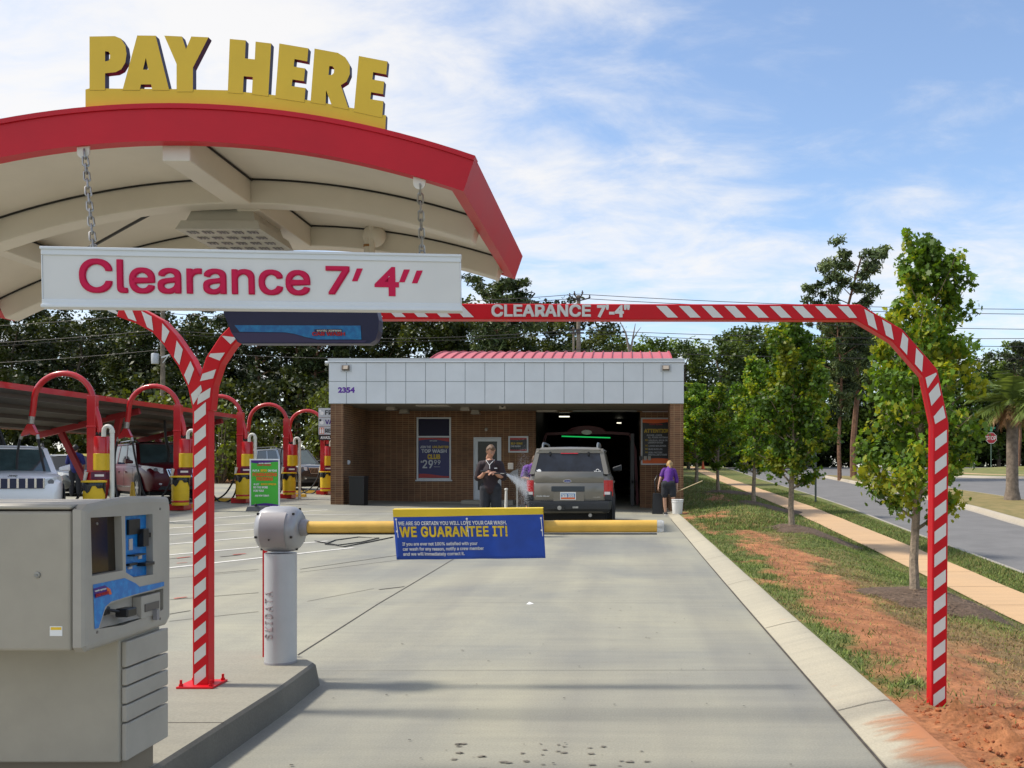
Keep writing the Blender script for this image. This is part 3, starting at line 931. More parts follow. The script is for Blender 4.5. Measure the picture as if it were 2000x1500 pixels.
# columns that carry the roof, at its far end
cmb = MB()
for y in (YM + .04, YM + .30):
    x = -2.84; z = arc(x, -.045)[1]
    cmb.box((x - .06, y - .06, 0.1), (x + .06, y + .06, z), soffit_white)
cb_(cmb, 'column', bevel=.006)
# LED lamp hung below the ridge purlin
lp = MB()
lc = Vector((-1.585, 3.76, 2.40))
lampw = M('lamp_shell', (0.50, 0.48, 0.42), .5, var=.05, vs=8)
def trap(c, w0, d0, w1, d1, z0, z1, mat, mb):
    a = [(c.x - w0, c.y - d0, z0), (c.x + w0, c.y - d0, z0), (c.x + w0, c.y + d0, z0), (c.x - w0, c.y + d0, z0)]
    b = [(c.x - w1, c.y - d1, z1), (c.x + w1, c.y - d1, z1), (c.x + w1, c.y + d1, z1), (c.x - w1, c.y + d1, z1)]
    mb.loft([a, b], mat, smooth=False)
trap(lc, .165, .18, .150, .165, 2.335, 2.372, lampw, lp)
trap(lc, .135, .155, .118, .135, 2.3725, 2.427, lampw, lp)
ld = lp
for i in range(5):
    for j in range(4):
        x = lc.x - .118 + i * .059; y = lc.y - .132 + j * .088
        for q in range(3):
            ld.box((x - .018 + q * .014, y - .016, 2.331), (x - .010 + q * .014, y + .016, 2.3345), barrier_grey)

lamp = cb_(lp, 'canopy_lamp')
br_ = MB()
br_.bar((lc.x - .112, 3.70, 2.428), (lc.x - .112, 3.70, 2.50), .012, .03, lampw); br_.bar((lc.x + .112, 3.70, 2.428), (lc.x + .112, 3.70, 2.50), .012, .03, lampw)
br_.box((lc.x - .12, 3.67, 2.48), (lc.x + .12, 3.73, 2.50), lampw); br_.box((lc.x - .06, 3.66, 2.5005), (lc.x + .11, 3.84, 2.511), gasket)
cb_(br_, 'lamp_bracket')
cw = MB()
cpts = [(-2.42, 3.93, arc(-2.42, 0)[1] - .02), (-2.21, 3.84, arc(-2.21, -.03)[1]), (-2.03, 3.77, arc(-2.03, -.04)[1] + .03), (-1.85, 3.70, arc(-1.85, .02)[1]), (-1.72, 3.70, arc(-1.72, .05)[1])]
cw.tube(cpts, .006, black_plastic, n=6)
cb_(cw, 'cable')
jb = MB()
jp = P(732, 462, YB - .19)
jb.lathe([(0, 0), (.052, .0), (.052, .012), (.044, .035), (.02, .05), (0, .052)], jp, soffit_white, n=20, axis=(0, -1, .15))
jb.tube([jp + Vector((-.02, -.03, -.02)), jp + Vector((-.026, -.03, -.19))], .018, soffit_white, n=10)
jb.tube([jp + Vector((-.022, -.03, -.045)), jp + Vector((-.022, -.03, -.055))], .021, M('rust_band', (.30, .15, .05), .7), n=10)
cb_(jb, 'junction_box')
for px, py in ((165, 292), (820, 352)):
    tb = MB()
    q = P(px, py, YF + .02)
    rg = [(q.x - .020, q.z + .04), (q.x + .020, q.z + .04), (q.x + .020, q.z - .012)] + [(q.x + .020 * math.cos(t), q.z - .012 + .020 * math.sin(t)) for t in np.linspace(-.3, -PI + .3, 7)] + [(q.x - .020, q.z - .012)]
    tb.prism([rg], lambda a, b: Vector((a, YF + .012, b)), (0, .006, 0), soffit_white)
    cb_(tb, 'hanger_tab', bevel=.001)

# ---- PAY HERE letters on the roof edge (outline measured on the photo, set at the roof's own distance)
YLT = YF + .012
def LP(a, b):      # crop coordinates (2.5 px per photo px)
    return P(a / 2.5, b / 2.5, YLT)
GL = {
 'P': [[(437, 440), (437, 178), (560, 176), (590, 188), (612, 222), (618, 262), (612, 305), (592, 338), (565, 352), (513, 358), (513, 440)],
       [(513, 250), (513, 300), (530, 296), (537, 284), (537, 264), (530, 252)]],
 'A': [[(598, 440), (670, 173), (760, 174), (826, 440), (743, 440), (738, 412), (688, 412), (682, 440)], [(698, 340), (724, 340), (712, 282)]],
 'Y': [[(862, 448), (862, 312), (802, 174), (888, 178), (908, 240), (934, 178), (1018, 182), (942, 330), (942, 448)]],
 'H': [[(1112, 452), (1122, 190), (1200, 197), (1196, 285), (1244, 290), (1248, 203), (1324, 212), (1310, 470), (1230, 460), (1234, 376), (1190, 372), (1186, 458)]],
 'E': [[(1344, 478), (1364, 212), (1506, 236), (1500, 300), (1438, 288), (1434, 325), (1490, 334), (1484, 396), (1428, 388), (1424, 420), (1492, 430), (1486, 500)]],
 'R': [[(1516, 500), (1536, 237), (1650, 258), (1686, 280), (1708, 318), (1708, 362), (1692, 398), (1664, 416), (1704, 536), (1622, 520), (1592, 440), (1590, 512)],
       [(1608, 322), (1604, 366), (1620, 366), (1630, 356), (1632, 336), (1624, 324)]],
 'F': [[(1728, 545), (1752, 273), (1892, 300), (1886, 364), (1822, 352), (1818, 388), (1876, 398), (1870, 460), (1812, 450), (1808, 484), (1872, 494), (1866, 575)]],
}
lt = MB()
for g in GL.values():
    lt.prism(g, LP, (0, .024, 0), letter_yellow, letter_edge)
base = [(416, 436), (437, 430), (600, 432), (860, 434), (1112, 440), (1344, 464), (1516, 490), (1728, 528), (1866, 560), (1884, 562), (1880, 652)]
bot = [(1880 - (1880 - 416) * i / 14, 0) for i in range(15)]
def topz(a):   # roof edge at that photo column
    X = (a / 2.5 - 1222) * YLT / F
    return X
loop = []
for a, b in base[:-1]:
    loop.append((LP(a, b).x, LP(a, b).z))
for a, _ in bot:
    X = topz(a); loop.append((X, arc(X, TH + .004)[1] + .0015))
lt.prism([loop], lambda a, b: Vector((a, YLT + .0015, b)), (0, .021, 0), letter_yellow, letter_edge)
plo = lt.build('letter_sign', bevel=0, origin=(XC, YLT, ZC + TH)); tag(plo, 'yellow PAY HERE block letters with dark edges standing on the canopy roof', 'letter sign')

# ---- hanging clearance sign on chains
sgn = thing('hanging_sign', 'white Clearance 7 foot 4 inch sign hanging on chains below the canopy', 'sign', (0, 0, 0))
A_ = P(79, 482, 2.88); B_ = P(900, 498, 3.09)
su = (B_ - A_); W_ = su.length; su.normalize()
sn = Vector((su.y, -su.x, 0)).normalized()       # towards the camera
sv = Vector((0, 0, 1)); sv = (sv - su * sv.dot(su)).normalized()
HS = 0.1865; DS = 0.045
def SP(a, b, c=0.0):   # a along, b up from bottom, c towards the viewer
    return A_ + su * a + sv * (b - HS) + sn * c
mb = MB()
def sbox(mb, a0, a1, b0, b1, c0, c1, mat):
    v = [SP(a, b, c) for c in (c0, c1) for a, b in ((a0, b0), (a1, b0), (a1, b1), (a0, b1))]
    mb.add(v, [(0, 1, 2, 3), (4, 7, 6, 5), (0, 4, 5, 1), (1, 5, 6, 2), (2, 6, 7, 3), (3, 7, 4, 0)], mat)
sbox(mb, .004, W_ - .004, .022, HS - .022, -DS + .004, -.004, sign_face)
mb.build('sign_panel', sgn)
tx = MB()
def fit(mb, px0, px1, txt, pyb, pyt, mat, bold, sp=1.0, shear=0.0, c=-.0025):
    """text fitted between photo columns, on the sign face"""
    def a_of(px):
        lo, hi = 0.0, W_
        for _ in range(40):
            m_ = (lo + hi) / 2; q = SP(m_, .1, 0)
            if q.x / q.y * F + 1222 < px: lo = m_
            else: hi = m_
        return m_
    a0 = a_of(px0); a1 = a_of(px1)
    q = SP(a0, .1, 0); k = q.y / F
    zb = CAM_H + (917 - pyb) * k; h = (pyb - pyt) * k
    b0 = (zb - A_.z - su.z * a0) / sv.z + HS
    mb.text(txt, SP(a0, b0, c), su, sv, h, mat, width=a1 - a0, bold=bold, spacing=sp, shear=shear)
fit(tx, 154, 606, 'Clearance', 569, 507, crimson, .022, 1.0)
fit(tx, 636, 683, '7', 573, 521, crimson, .024)
fit(tx, 731, 779, '4', 576, 523, crimson, .024)
def slash(x0, y0):
    k = P(x0, y0, 3.0)
    pts = [(x0, y0), (x0 - 12, y0), (x0 - 22, y0 + 25), (x0 - 11, y0 + 25)]
    vs = []
    for px, py in pts:
        lo, hi = 0, W_
        for _ in range(40):
            m_ = (lo + hi) / 2; q = SP(m_, .1)
            if q.x / q.y * F + 1222 < px: lo = m_
            else: hi = m_
        q = SP(m_, .1); z = CAM_H + (917 - py) * q.y / F
        vs.append(SP(m_, (z - A_.z - su.z * m_) / sv.z + HS, -.0025))
    tx.face(vs, crimson)
slash(709, 524); slash(801, 526); slash(826, 528)
tx.build('lettering', sgn)
fr = MB()
sbox(fr, 0, W_, 0, .024, -DS, 0, alu_white); sbox(fr, 0, W_, HS - .024, HS, -DS, 0, alu_white)
sbox(fr, -.002, W_ + .002, -.002, .008, -DS - .002, .004, alu_white); sbox(fr, -.002, W_ + .002, HS - .007, HS + .002, -DS - .002, .004, alu_white)
sbox(fr, 0, .0035, .0245, HS - .0245, -DS, -.001, alu_white); sbox(fr, W_ - .0035, W_, .0245, HS - .0245, -DS, -.001, alu_white)
fr.build('sign_frame', sgn, bevel=.002)
def chain(p, q, name, mat, par, link=.036, r=.0032):
    mb = MB(); p = Vector(p); q = Vector(q); d = q - p; n = max(3, int(d.length / (link * .74))); a = d.normalized()
    for i in range(n):
        c = p + d * ((i + .5) / n)
        side = Vector((1, 0, 0)) if i % 2 else Vector((0, 1, 0))
        side = Matrix.Rotation(.35 + .1 * math.sin(i * 2.1), 3, 'Z') @ side
        hw = .0085; hl = link / 2 - hw
        pts = []
        for k in range(12):
            t = 2 * PI * k / 12
            pts.append(c + a * (hl * (1 if math.sin(t) >= 0 else -1) + hw * math.sin(t)) + side * hw * math.cos(t))
        pts.append(pts[0])
        mb.tube(pts, r, mat, n=5, caps=False)
    return mb.build(name, par)
chain(P(165, 294, YF + .015), SP(.145, HS + .004, -DS / 2), 'chain', steel, sgn)
qa = SP(W_ - .128, HS + .004, -DS / 2)
chain(P(820, 362, YF + .015), qa, 'chain', steel, sgn)
for q in (SP(.145, HS + .004, -DS / 2), qa):
    ey = MB()
    ey.tube([q + Vector((.010 * math.cos(t), 0, .004 + .010 * math.sin(t))) for t in np.linspace(0, 2 * PI, 13)], .0025, steel, n=6, caps=False)
    ey.build('eye_bolt', sgn)

# ---- navy hood hung behind it, with a decal along its lower face
hd = thing('display_hood', 'dark navy blue hood with car wash decal hung behind the clearance sign', 'display hood', (0, 0, 0))
YH = 4.10
h = MB()
def hp(px, py, y=YH): return P(px, py, y)
outline = [(437, 560), (437, 612), (443, 628), (452, 650), (464, 668), (470, 671), (722, 671), (733, 664), (739, 645), (740, 625), (736, 607), (730, 560)]
ol = [(hp(a, b).x, hp(a, b).z) for a, b in outline]
h.prism([ol], lambda a, b: Vector((a, YH, b)), (0, .07, 0), navy_hood)
ho = h.build('hood_shell', hd, bevel=.012, seg=3)
for px in (478, 722):
    hb = MB(); q = hp(px, 562); hb.tube([(q.x, YH + .035, q.z - .01), (q.x, YH + .035, arc(q.x, .05)[1])], .014, soffit_white, n=8); hb.build('hanger_bar', hd)
dc = MB()
sw = [(458, 635), (704, 636), (706, 663), (620, 663), (596, 658), (575, 652), (555, 649), (468, 648)]
dc.face([hp(a, b, YH - .003) for a, b in sw], decal_blue)
lipp = [(452, 650), (556, 650.5), (576, 653.5), (598, 660), (622, 665), (716, 665), (712, 669), (470, 669)]
dc.face([hp(a, b, YH - .0025) for a, b in lipp], navy_lip)
dc.face([hp(a, b, YH - .005) for a, b in ((614, 643), (668, 643), (668, 648.5), (614, 648.5))], decal_navy)
k = YH / F
dc.text('sonic xpress', hp(619, 647.5, YH - .007), (1, 0, 0), (0, 0, 1), 4 * k, decal_white, width=48 * k, bold=.03)
dc.text('CAR WASH', hp(610, 655.5, YH - .007), (1, 0, 0), (0, 0, 1), 6.5 * k, decal_red, width=64 * k, bold=.045)
dc.build('decal', hd)

# ================================================================== CLEARANCE FRAME
YC = 5.30; DP = 0.088
KC = YC / F
def ribbon2(center, wd):
    """mitred outline pairs (left,right) for a polyline in (x,z)"""
    out = []
    for i, p in enumerate(center):
        p = Vector(p)
        ns = []
        if i > 0:
            d = (p - Vector(center[i - 1])).normalized(); ns.append(Vector((-d.y, d.x)))
        if i < len(center) - 1:
            d = (Vector(center[i + 1]) - p).normalized(); ns.append(Vector((-d.y, d.x)))
        n = sum(ns, Vector((0, 0))); n.normalize(); c = n.dot(ns[0])
        out.append((p + n * (wd / 2 / c), p - n * (wd / 2 / c)))
    return out
def square_tube(mb, center, wd, y0, dep, mat):
    rg = []
    for a, b in ribbon2(center, wd):
        rg.append([(a.x, y0, a.y), (b.x, y0, b.y), (b.x, y0 + dep, b.y), (a.x, y0 + dep, a.y)])
    mb.loft(rg, mat, smooth=False)
def stripes(mb, center, wd, y, s0, s1, pitch, wid, slant, mat, skip=()):
    L_ = [0]
    for a, b in zip(center[:-1], center[1:]):
        L_.append(L_[-1] + (Vector(b) - Vector(a)).length)
    def pos(s, t):
        i = 0
        while i < len(L_) - 2 and s > L_[i + 1]: i += 1
        a = Vector(center[i]); b = Vector(center[i + 1]); d = (b - a).normalized()
        return a + d * (s - L_[i]) + Vector((-d.y, d.x)) * t
    s = s0; h = wd * .37
    while s < s1:
        # cut each stripe at bends so that it folds round the corner with the steel
        ks = sorted(set([0, 1] ))
        p = [pos(s + slant * .5, h), pos(s - slant * .5, -h), pos(s - slant * .5 + wid, -h), pos(s + slant * .5 + wid, h)]
        near = [x for x in L_[1:-1] if abs(x - (s + wid / 2)) < wid * .5 + abs(slant) * .5]
        if near:
            c = near[0]
            lo = min(s - abs(slant) / 2, c); mid_l = [];
            # keep the piece on the longer side of the bend
            if c - s > wid / 2:
                e = c - .006; p = [pos(min(s + slant * .5, e), h), pos(min(s - slant * .5, e), -h), pos(min(s - slant * .5 + wid, e), -h), pos(min(s + slant * .5 + wid, e), h)]
            else:
                e = c + .006; p = [pos(max(s + slant * .5, e), h), pos(max(s - slant * .5, e), -h), pos(max(s - slant * .5 + wid, e), -h), pos(max(s + slant * .5 + wid, e), h)]
        if not any(a <= s <= b for a, b in skip):
            mb.face([(q.x, y, q.y) for q in p], mat)
        s += pitch
def xz(px, py): q = P(px, py, YC); return (q.x, q.z)
cf = thing('clearance_frame', 'red and white striped steel clearance frame spanning the wash lane', 'clearance frame', (0, YC, 0))
def cfb(mb, name, bevel=0):
    o = mb.build(name, cf, bevel=bevel, origin=(0, YC, 0)); o.location = (0, 0, 0); return o
lpost = [xz(391, 1341), xz(391, 792)]
rarm = [xz(396, 800), xz(401, 750), xz(416, 704), xz(441, 666), xz(470, 636), xz(520, 612), xz(570, 607.5), xz(640, 607.5)]
bar_ = [xz(560, 607.5), xz(1676, 609.5), xz(1753, 655), xz(1817, 728), xz(1838, 828), xz(1834, 1392)]
larm = [xz(391, 800), xz(381, 752), xz(361, 708), xz(331, 664), xz(307, 637), xz(273, 618), xz(232, 603)]
WP = 0.090
m1 = MB(); square_tube(m1, lpost, WP, YC, DP, red_paint); square_tube(m1, rarm, WP, YC + .0004, DP - .0008, red_paint); square_tube(m1, larm, WP, YC + .0008, DP - .0016, red_paint)
rp_ = [Vector(a) for a in rarm]
stripes(m1, lpost, WP, YC - .002, .03, 1.56, .1257, .070, -.056, stripe_white)
stripes(m1, rarm[:6], WP, YC - .002, .05, .62, .118, .055, -.05, stripe_white)
stripes(m1, larm, WP, YC - .002, .07, .95, .125, .062, -.07, stripe_white)
cfb(m1, 'left_post', bevel=.006)
m2_ = MB(); square_tube(m2_, bar_, WP, YC + .0012, DP, red_paint)
sk0 = (905 - 560) * KC; sk1 = (1262 - 560) * KC
stripes(m2_, bar_, WP, YC - .001, .2, (1650 - 560) * KC, .1305, .060, -.066, stripe_white, skip=((sk0, sk1),))
Lh = (1676 - 560) * KC
stripes(m2_, bar_, WP, YC - .001, Lh + .055, Lh + .40, .118, .060, -.066, stripe_white)
stripes(m2_, bar_, WP, YC - .001, Lh + .42, Lh + .60, .118, .062, -.066, stripe_white)
stripes(m2_, bar_, WP, YC - .001, Lh + .64, Lh + 2.6, .134, .072, -.052, stripe_white)
cfb(m2_, 'overhead_bar', bevel=.006)
tx = MB()
q = P(960, 617.5, YC - .002)
tx.text('CLEARANCE', q, (1, 0, 0), (0, 0, 1), 21.5 * KC, stripe_white, width=194 * KC, bold=.038, spacing=1.0)
q = P(1166, 618.5, YC - .002)
tx.text('7\'-4"', q, (1, 0, 0), (0, 0, 1), 21.5 * KC, stripe_white, width=64 * KC, bold=.038, spacing=1.0)
cfb(tx, 'lettering')
bpn = MB()
q = P(395, 1338, YC + .045); zt_ = .15
bpn.box((q.x - .105, YC - .055, zt_), (q.x + .105, YC + .145, zt_ + .012), red_paint)
bo = cfb(bpn, 'base_plate', bevel=.003)
bl = MB()
for dx in (-.085, .085):
    for dy in (-.035, .125):
        bl = MB()
        bl.lathe([(.013, 0), (.013, .012), (.008, .0121), (.008, .035), (0, .036)], (q.x + dx, YC + dy, zt_ + .0121), red_paint, n=6, smooth=False)
        cfb(bl, 'anchor_bolt')

# ================================================================== ISLAND + BARRIER
isl = MB()
out = [(-4.6, -2.5), (-1.93, -2.5), (-1.95, 5.30), (-1.98, 5.98), (-2.22, 6.30), (-2.6, 6.42), (-3.3, 6.38), (-4.6, 6.30)]
def inset(o, d):
    r = []
    for i in range(len(o)):
        a = Vector(o[i - 1]); b = Vector(o[i]); c = Vector(o[(i + 1) % len(o)])
        d1 = (b - a).normalized(); d2 = (c - b).normalized()
        n = (Vector((-d1.y, d1.x)) + Vector((-d2.y, d2.x))); n.normalize(); k = n.dot(Vector((-d1.y, d1.x)))
        r.append(tuple(b + n * d / max(.4, k)))
    return r
top = inset(out, .045)
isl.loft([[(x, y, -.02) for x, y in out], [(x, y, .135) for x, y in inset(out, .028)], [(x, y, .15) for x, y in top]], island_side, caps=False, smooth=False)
isl.face([(x, y, .15) for x, y in top], concrete_island)
ij = [(x, .151, y) for x, y in ()]
tag(isl.build('traffic_island'), kind='structure')
ik = MB()
for y in (3.0, 4.55):
    ik.box((-4.5, y - .004, .1505), (-1.985, y + .004, .1512), joint_dark)
tag(ik.build('island_joint'), kind='structure')

bar_gate = thing('barrier_gate', 'silver barrier post on the island with a yellow boom across the lane', 'barrier', (-2.235, 5.97, .15))
BX, BY = -2.235, 5.97
def bg_(mb, name, bevel=0, par=None):
    o = mb.build(name, par or bar_gate, bevel=bevel, origin=(BX, BY, .15)); o.location = (0, 0, 0); return o
c = MB(); c.lathe([(.100, .15), (.100, .86)], (BX, BY, 0), barrier_silver, n=40)
col = bg_(c, 'column')
cr = MB(); cr.lathe([(.1015, .150), (.1015, .162), (.1005, .164)], (BX, BY, 0), barrier_grey, n=40); bg_(cr, 'base_ring')
t = MB()
# vertical maker's lettering wrapped on the column
vs, fs = glyphs('SKIDATA', .006, 0, 1.3)
x0 = min(p[0] for p in vs); x1 = max(p[0] for p in vs)
vv = []
for p in vs:
    zz = .318 + (p[0] - x0) / (x1 - x0) * .305
    aa = -.42 - (p[1] - .35) * .55 / .70
    aa = R(270 - 7.7 - p[1] / cap_of(font_for('SKIDATA')) * 37)
    vv.append((BX + (.1008 + p[2]) * math.cos(aa), BY + (.1008 + p[2]) * math.sin(aa), zz))
t.add(vv, fs, M('barrier_letter', (.34, .27, .28), .5))
bg_(t, 'lettering')
hz = CAM_H + (917 - 1033) * BY / F
hd_ = MB()
prof = [(0, -.135), (.10, -.135), (.125, -.118), (.142, -.09), (.148, -.05), (.148, .05), (.142, .09), (.125, .118), (.10, .135), (0, .135)]
hd_.lathe([(r, h_) for r, h_ in prof], (BX, BY, hz), M('barrier_head', (.34, .345, .36), .4, metal=.3, var=.06, vs=5), n=48, axis=(1, 0, 0), caps=False)
head = bg_(hd_, 'head', auto=60) if False else bg_(hd_, 'head')
fp = MB()
rg = []
for i in range(13):
    a = R(180 + 52) + R(76) * i / 12 - R(0)
    rg.append([(BX - .085, BY + .1505 * math.cos(a) if False else BY - .150 * math.cos(R(-48) + R(96) * i / 12), hz - .150 * math.sin(R(-48) + R(96) * i / 12)), (BX + .075, BY - .150 * math.cos(R(-48) + R(96) * i / 12), hz - .150 * math.sin(R(-48) + R(96) * i / 12))])
fp.loft(rg, barrier_grey, caps=False, closed=False)
bg_(fp, 'front_cover', par=head)
for sx in (-1, 1):
    for a in (20, 75, 130, 200, 260, 320):
        dk = MB()
        y = BY + .132 * math.cos(R(a)); z = hz + .132 * math.sin(R(a))
        dk.box((BX + sx * .113 - .006, y - .007, z - .007), (BX + sx * .113 + .006, y + .007, z + .007), black_plastic)
        bg_(dk, 'bolt', par=head)
dk = MB(); dk.lathe([(0, 0), (.006, 0), (.006, .004), (0, .004)], (BX - .02, BY - .1455, hz - .06), black_plastic, n=10, axis=(0, -1, -.4)); bg_(dk, 'lock', par=head)
bm_ = MB()
zb_ = CAM_H + (917 - 1030.5) * BY / F
XE = (1283 - 1222) * BY / F
sec = [(.034 * math.cos(t_), .040 * math.sin(t_)) for t_ in np.linspace(0, 2 * PI, 28, endpoint=False)]
bm_.loft([[(x, BY + a, zb_ + b + (x - BX) * .004) for a, b in sec] for x in (BX + .135, 0.0 - 1.0, XE)], boom_yellow)
boom = bg_(bm_, 'boom')
bs_ = MB(); bs_.box((BX + .16, BY - .020, zb_ - .044), (XE, BY + .020, zb_ - .0365), black_plastic); bg_(bs_, 'rubber_edge', par=boom)
ec = MB(); ec.loft([[(x, BY + a * s_, zb_ + .008 + b * s_) for a, b in sec] for x, s_ in ((XE + .0005, 1.02), (XE + .03, 1.02), (XE + .045, .9))], cap_clear); bg_(ec, 'end_cap', par=boom)
cl_ = MB(); cl_.lathe([(.055, 0), (.055, .03), (.046, .045)], (BX + .1355, BY, zb_), barrier_grey, n=24, axis=(1, 0, 0)); bg_(cl_, 'boom_clamp')

rs_ = MB()
q0 = P(517, 1283, 6.15)
rs_.box((q0.x - .011, 6.14, .151), (q0.x + .011, 6.17, .151 + (1283 - 1050) * 6.15 / F), red_paint)
rs_.box((q0.x + .012, 6.145, .62), (q0.x + .022, 6.165, .80), decal_yellow)
tag(rs_.build('marker_post', origin=(q0.x, 6.15, .15)), 'thin red marker post with small yellow tag behind the barrier column', 'marker post')

# ---- banner folded over the boom
ban = thing('banner', 'blue and yellow satisfaction guarantee banner hanging over the barrier boom', 'banner', (0, 0, 0))
YN = BY - .047
cs = [P(767, 995, YN), P(1060, 992.5, YN), P(1065.5, 1090, YN), P(775, 1093, YN)]
def BN(a, b, lift=0.0):
    """a 0..1 across, b 0..1 down; gentle ripple in the vinyl"""
    p = cs[0] * (1 - a) * (1 - b) + cs[1] * a * (1 - b) + cs[2] * a * b + cs[3] * (1 - a) * b
    rip = .006 * math.sin(a * 15) * (.3 + b) + .004 * math.sin(a * 31 + 2) * b - .006 * b
    return Vector((p.x, p.y + rip - lift, p.z))
bb = MB()
nx_, ny_ = 48, 16
vs = [BN(i / nx_, j / ny_) for j in range(ny_ + 1) for i in range(nx_ + 1)]
def is_y(i, j):
    return (j + .5) / ny_ < .152
fy = []; fb = []
for j in range(ny_):
    for i in range(nx_):
        f = (j * (nx_ + 1) + i, j * (nx_ + 1) + i + 1, (j + 1) * (nx_ + 1) + i + 1, (j + 1) * (nx_ + 1) + i)
        fb.append(f)
bb.add(vs, fb, banner_blue, True)
bo_ = bb.build('banner_sheet', ban)
bo_.modifiers.new('thick', 'SOLIDIFY').thickness = .0015
yb = MB()
edge = [(i / 40, .150 - .035 * math.sin(i / 40 * 3.0) * 0 + .030 * (math.cos(i / 40 * PI * .9)) * .5 - .012) for i in range(41)]
vv = [BN(a, 0.0, .0018) for a, b in edge] + [BN(a, b * .5, .0018) for a, b in edge] + [BN(a, b, .0018) for a, b in edge]
yb.add(vv, [(r * 41 + i, r * 41 + i + 1, (r + 1) * 41 + i + 1, (r + 1) * 41 + i) for r in range(2) for i in range(40)], banner_yellow, True)
# top fold back over the boom
fo = [[BN(i / 20, 0, 0), BN(i / 20, 0, -.05) + Vector((0, 0, .004)), BN(i / 20, 0, -.1) - Vector((0, 0, .10))] for i in range(21)]
yb.add([p for r_ in fo for p in r_], [(3 * i + j, 3 * i + j + 1, 3 * i + j + 4, 3 * i + j + 3) for i in range(20) for j in range(2)], banner_yellow, True)
yb.build('yellow_band', ban)
tx = MB()
def btext(txt, a0, a1, bb_, bt, mat, bold, sp=1.0):
    vs_, fs_ = glyphs(txt, bold, 0, sp)
    x0 = min(p[0] for p in vs_); x1 = max(p[0] for p in vs_)
    tx.add([BN(a0 + (p[0] - x0) / (x1 - x0) * (a1 - a0), bb_ - p[1] / cap_of(font_for(txt)) * (bb_ - bt), .0035 + p[2]) for p in vs_], fs_, mat)
btext('WE ARE SO CERTAIN YOU WILL LOVE YOUR CAR WASH.', .03, .755, .315, .245, decal_white, .03, 1.0)
btext('WE GUARANTEE IT!', .035, .757, .545, .355, banner_yellow, .036, 1.06)
btext('If you are ever not 100% satisfied with your', .048, .55, .72, .660, decal_white, .025)
btext('car wash for any reason, notify a crew member', .048, .59, .82, .760, decal_white, .025)
btext('and we will immediately correct it.', .048, .46, .92, .860, decal_white, .025)
tx.build('lettering', ban)
for a in (.018, .49, .985):
    ties = MB(); p = BN(a, .2, .004); ties.tube([BN(a, .19, .004), BN(a + .003, .40, .005), BN(a + .005, .56, .006)], .0022, decal_white, n=5)
    for b in (.2, .44): ties.lathe([(0, 0), (.007, 0), (.006, .003), (0, .003)], BN(a, b, .004), decal_white, n=8, axis=(0, -1, 0))
    ties.build('cable_tie', ban)

# ================================================================== PAYMENT KIOSK
KX = -1.95
kio = thing('payment_kiosk', 'beige payment terminal with dark screen standing on the island kerb', 'payment kiosk', (-2.3, 3.65, .15))
KO = Vector((-2.3, 3.65, .15))
def kb(mb, name, bevel=0, seg=2, par=None):
    o = mb.build(name, par or kio, bevel=bevel, seg=seg, origin=KO); o.location = (0, 0, 0); return o
def KP(px, py, X=KX):
    Y = X * F / (px - 1222.0)
    return (Y, CAM_H + (917 - py) * Y / F)
ZB, ZT = .738, 1.262
Y0, Y1 = 3.32, 3.955
body = MB()
body.box((-2.80, Y0 + .002, ZB + .006), (-1.9985, Y1 - .02, ZT - .012), kiosk_beige)
kb(body, 'cabinet', bevel=.012, seg=3)
lid = MB(); lid.box((-2.803, Y0 - .001, ZT - .006), (-1.9985, Y1 - .018, ZT + .012), kiosk_grey); kb(lid, 'cabinet_lid', bevel=.01, seg=3)
# bezel: rounded front frame with openings, its outer edge arched at the top
bz_ = MB()
def topcurve(t):      # z of top edge along Y
    return ZT + .012 + .030 * math.sin(PI * t) * .55 + .012 * t - .004
outer = [(Y0, ZB + .02), (Y0 + .02, ZB), (Y1 - .03, ZB + .002), (Y1, ZB + .03)] + [(Y1, ZT - .02), (Y1 - .012, topcurve(1) - .002)] + [(Y0 + (Y1 - Y0) * t, topcurve(t)) for t in np.linspace(.94, .06, 12)] + [(Y0, ZT - .008)]
win1 = [KP(177, 1011), KP(237, 1008), KP(240, 1114), KP(180, 1125)][::-1]
win2 = [KP(244.5, 1008), KP(298, 1004), KP(299, 1122), KP(262, 1128), KP(246, 1118)][::-1]
cav = [KP(205, 1192), KP(212, 1180), KP(262, 1163), KP(319, 1149), KP(319, 1190), KP(300, 1200), KP(240, 1221), KP(194, 1228)][::-1]
def rim_ring(o, d): return inset(o, d)
xr_ = [(-1.9925, 0), (-1.962, 0), (-1.953, .010), (KX, .024)]
for i in range(len(xr_) - 1):
    a = rim_ring(outer, xr_[i][1]); b = rim_ring(outer, xr_[i + 1][1]); k_ = len(a)
    bz_.add([(xr_[i][0], y, z) for y, z in a] + [(xr_[i + 1][0], y, z) for y, z in b], [(j, (j + 1) % k_, k_ + (j + 1) % k_, k_ + j) for j in range(k_)], kiosk_grey, False)
fi = rim_ring(outer, .024)
bz_.prism([fi, win1, win2, cav], lambda a, b: Vector((KX, a, b)), (-.030, 0, 0), kiosk_grey, back=False)
kb(bz_, 'bezel')
pn = MB(); pn.box((-1.9915, Y0 + .01, ZB + .015), (-1.985, Y1 - .01, ZT), dark_gap); kb(pn, 'back_panel')
sc_ = MB(); sc_.face([(-1.978, a, b) for a, b in inset(win1, -.006)], screen_dark); kb(sc_, 'screen')
dp = MB(); dp.face([(-1.9775, a, b) for a, b in inset(win2, -.006)], decal_blue)
def kbox(mb, px0, py0, px1, py1, x0, x1, mat):
    a = KP(px0, py1, -1.975); b = KP(px1, py0, -1.975)
    mb.box((x0, a[0], a[1]), (x1, b[0], b[1]), mat)
kb(dp, 'control_panel')
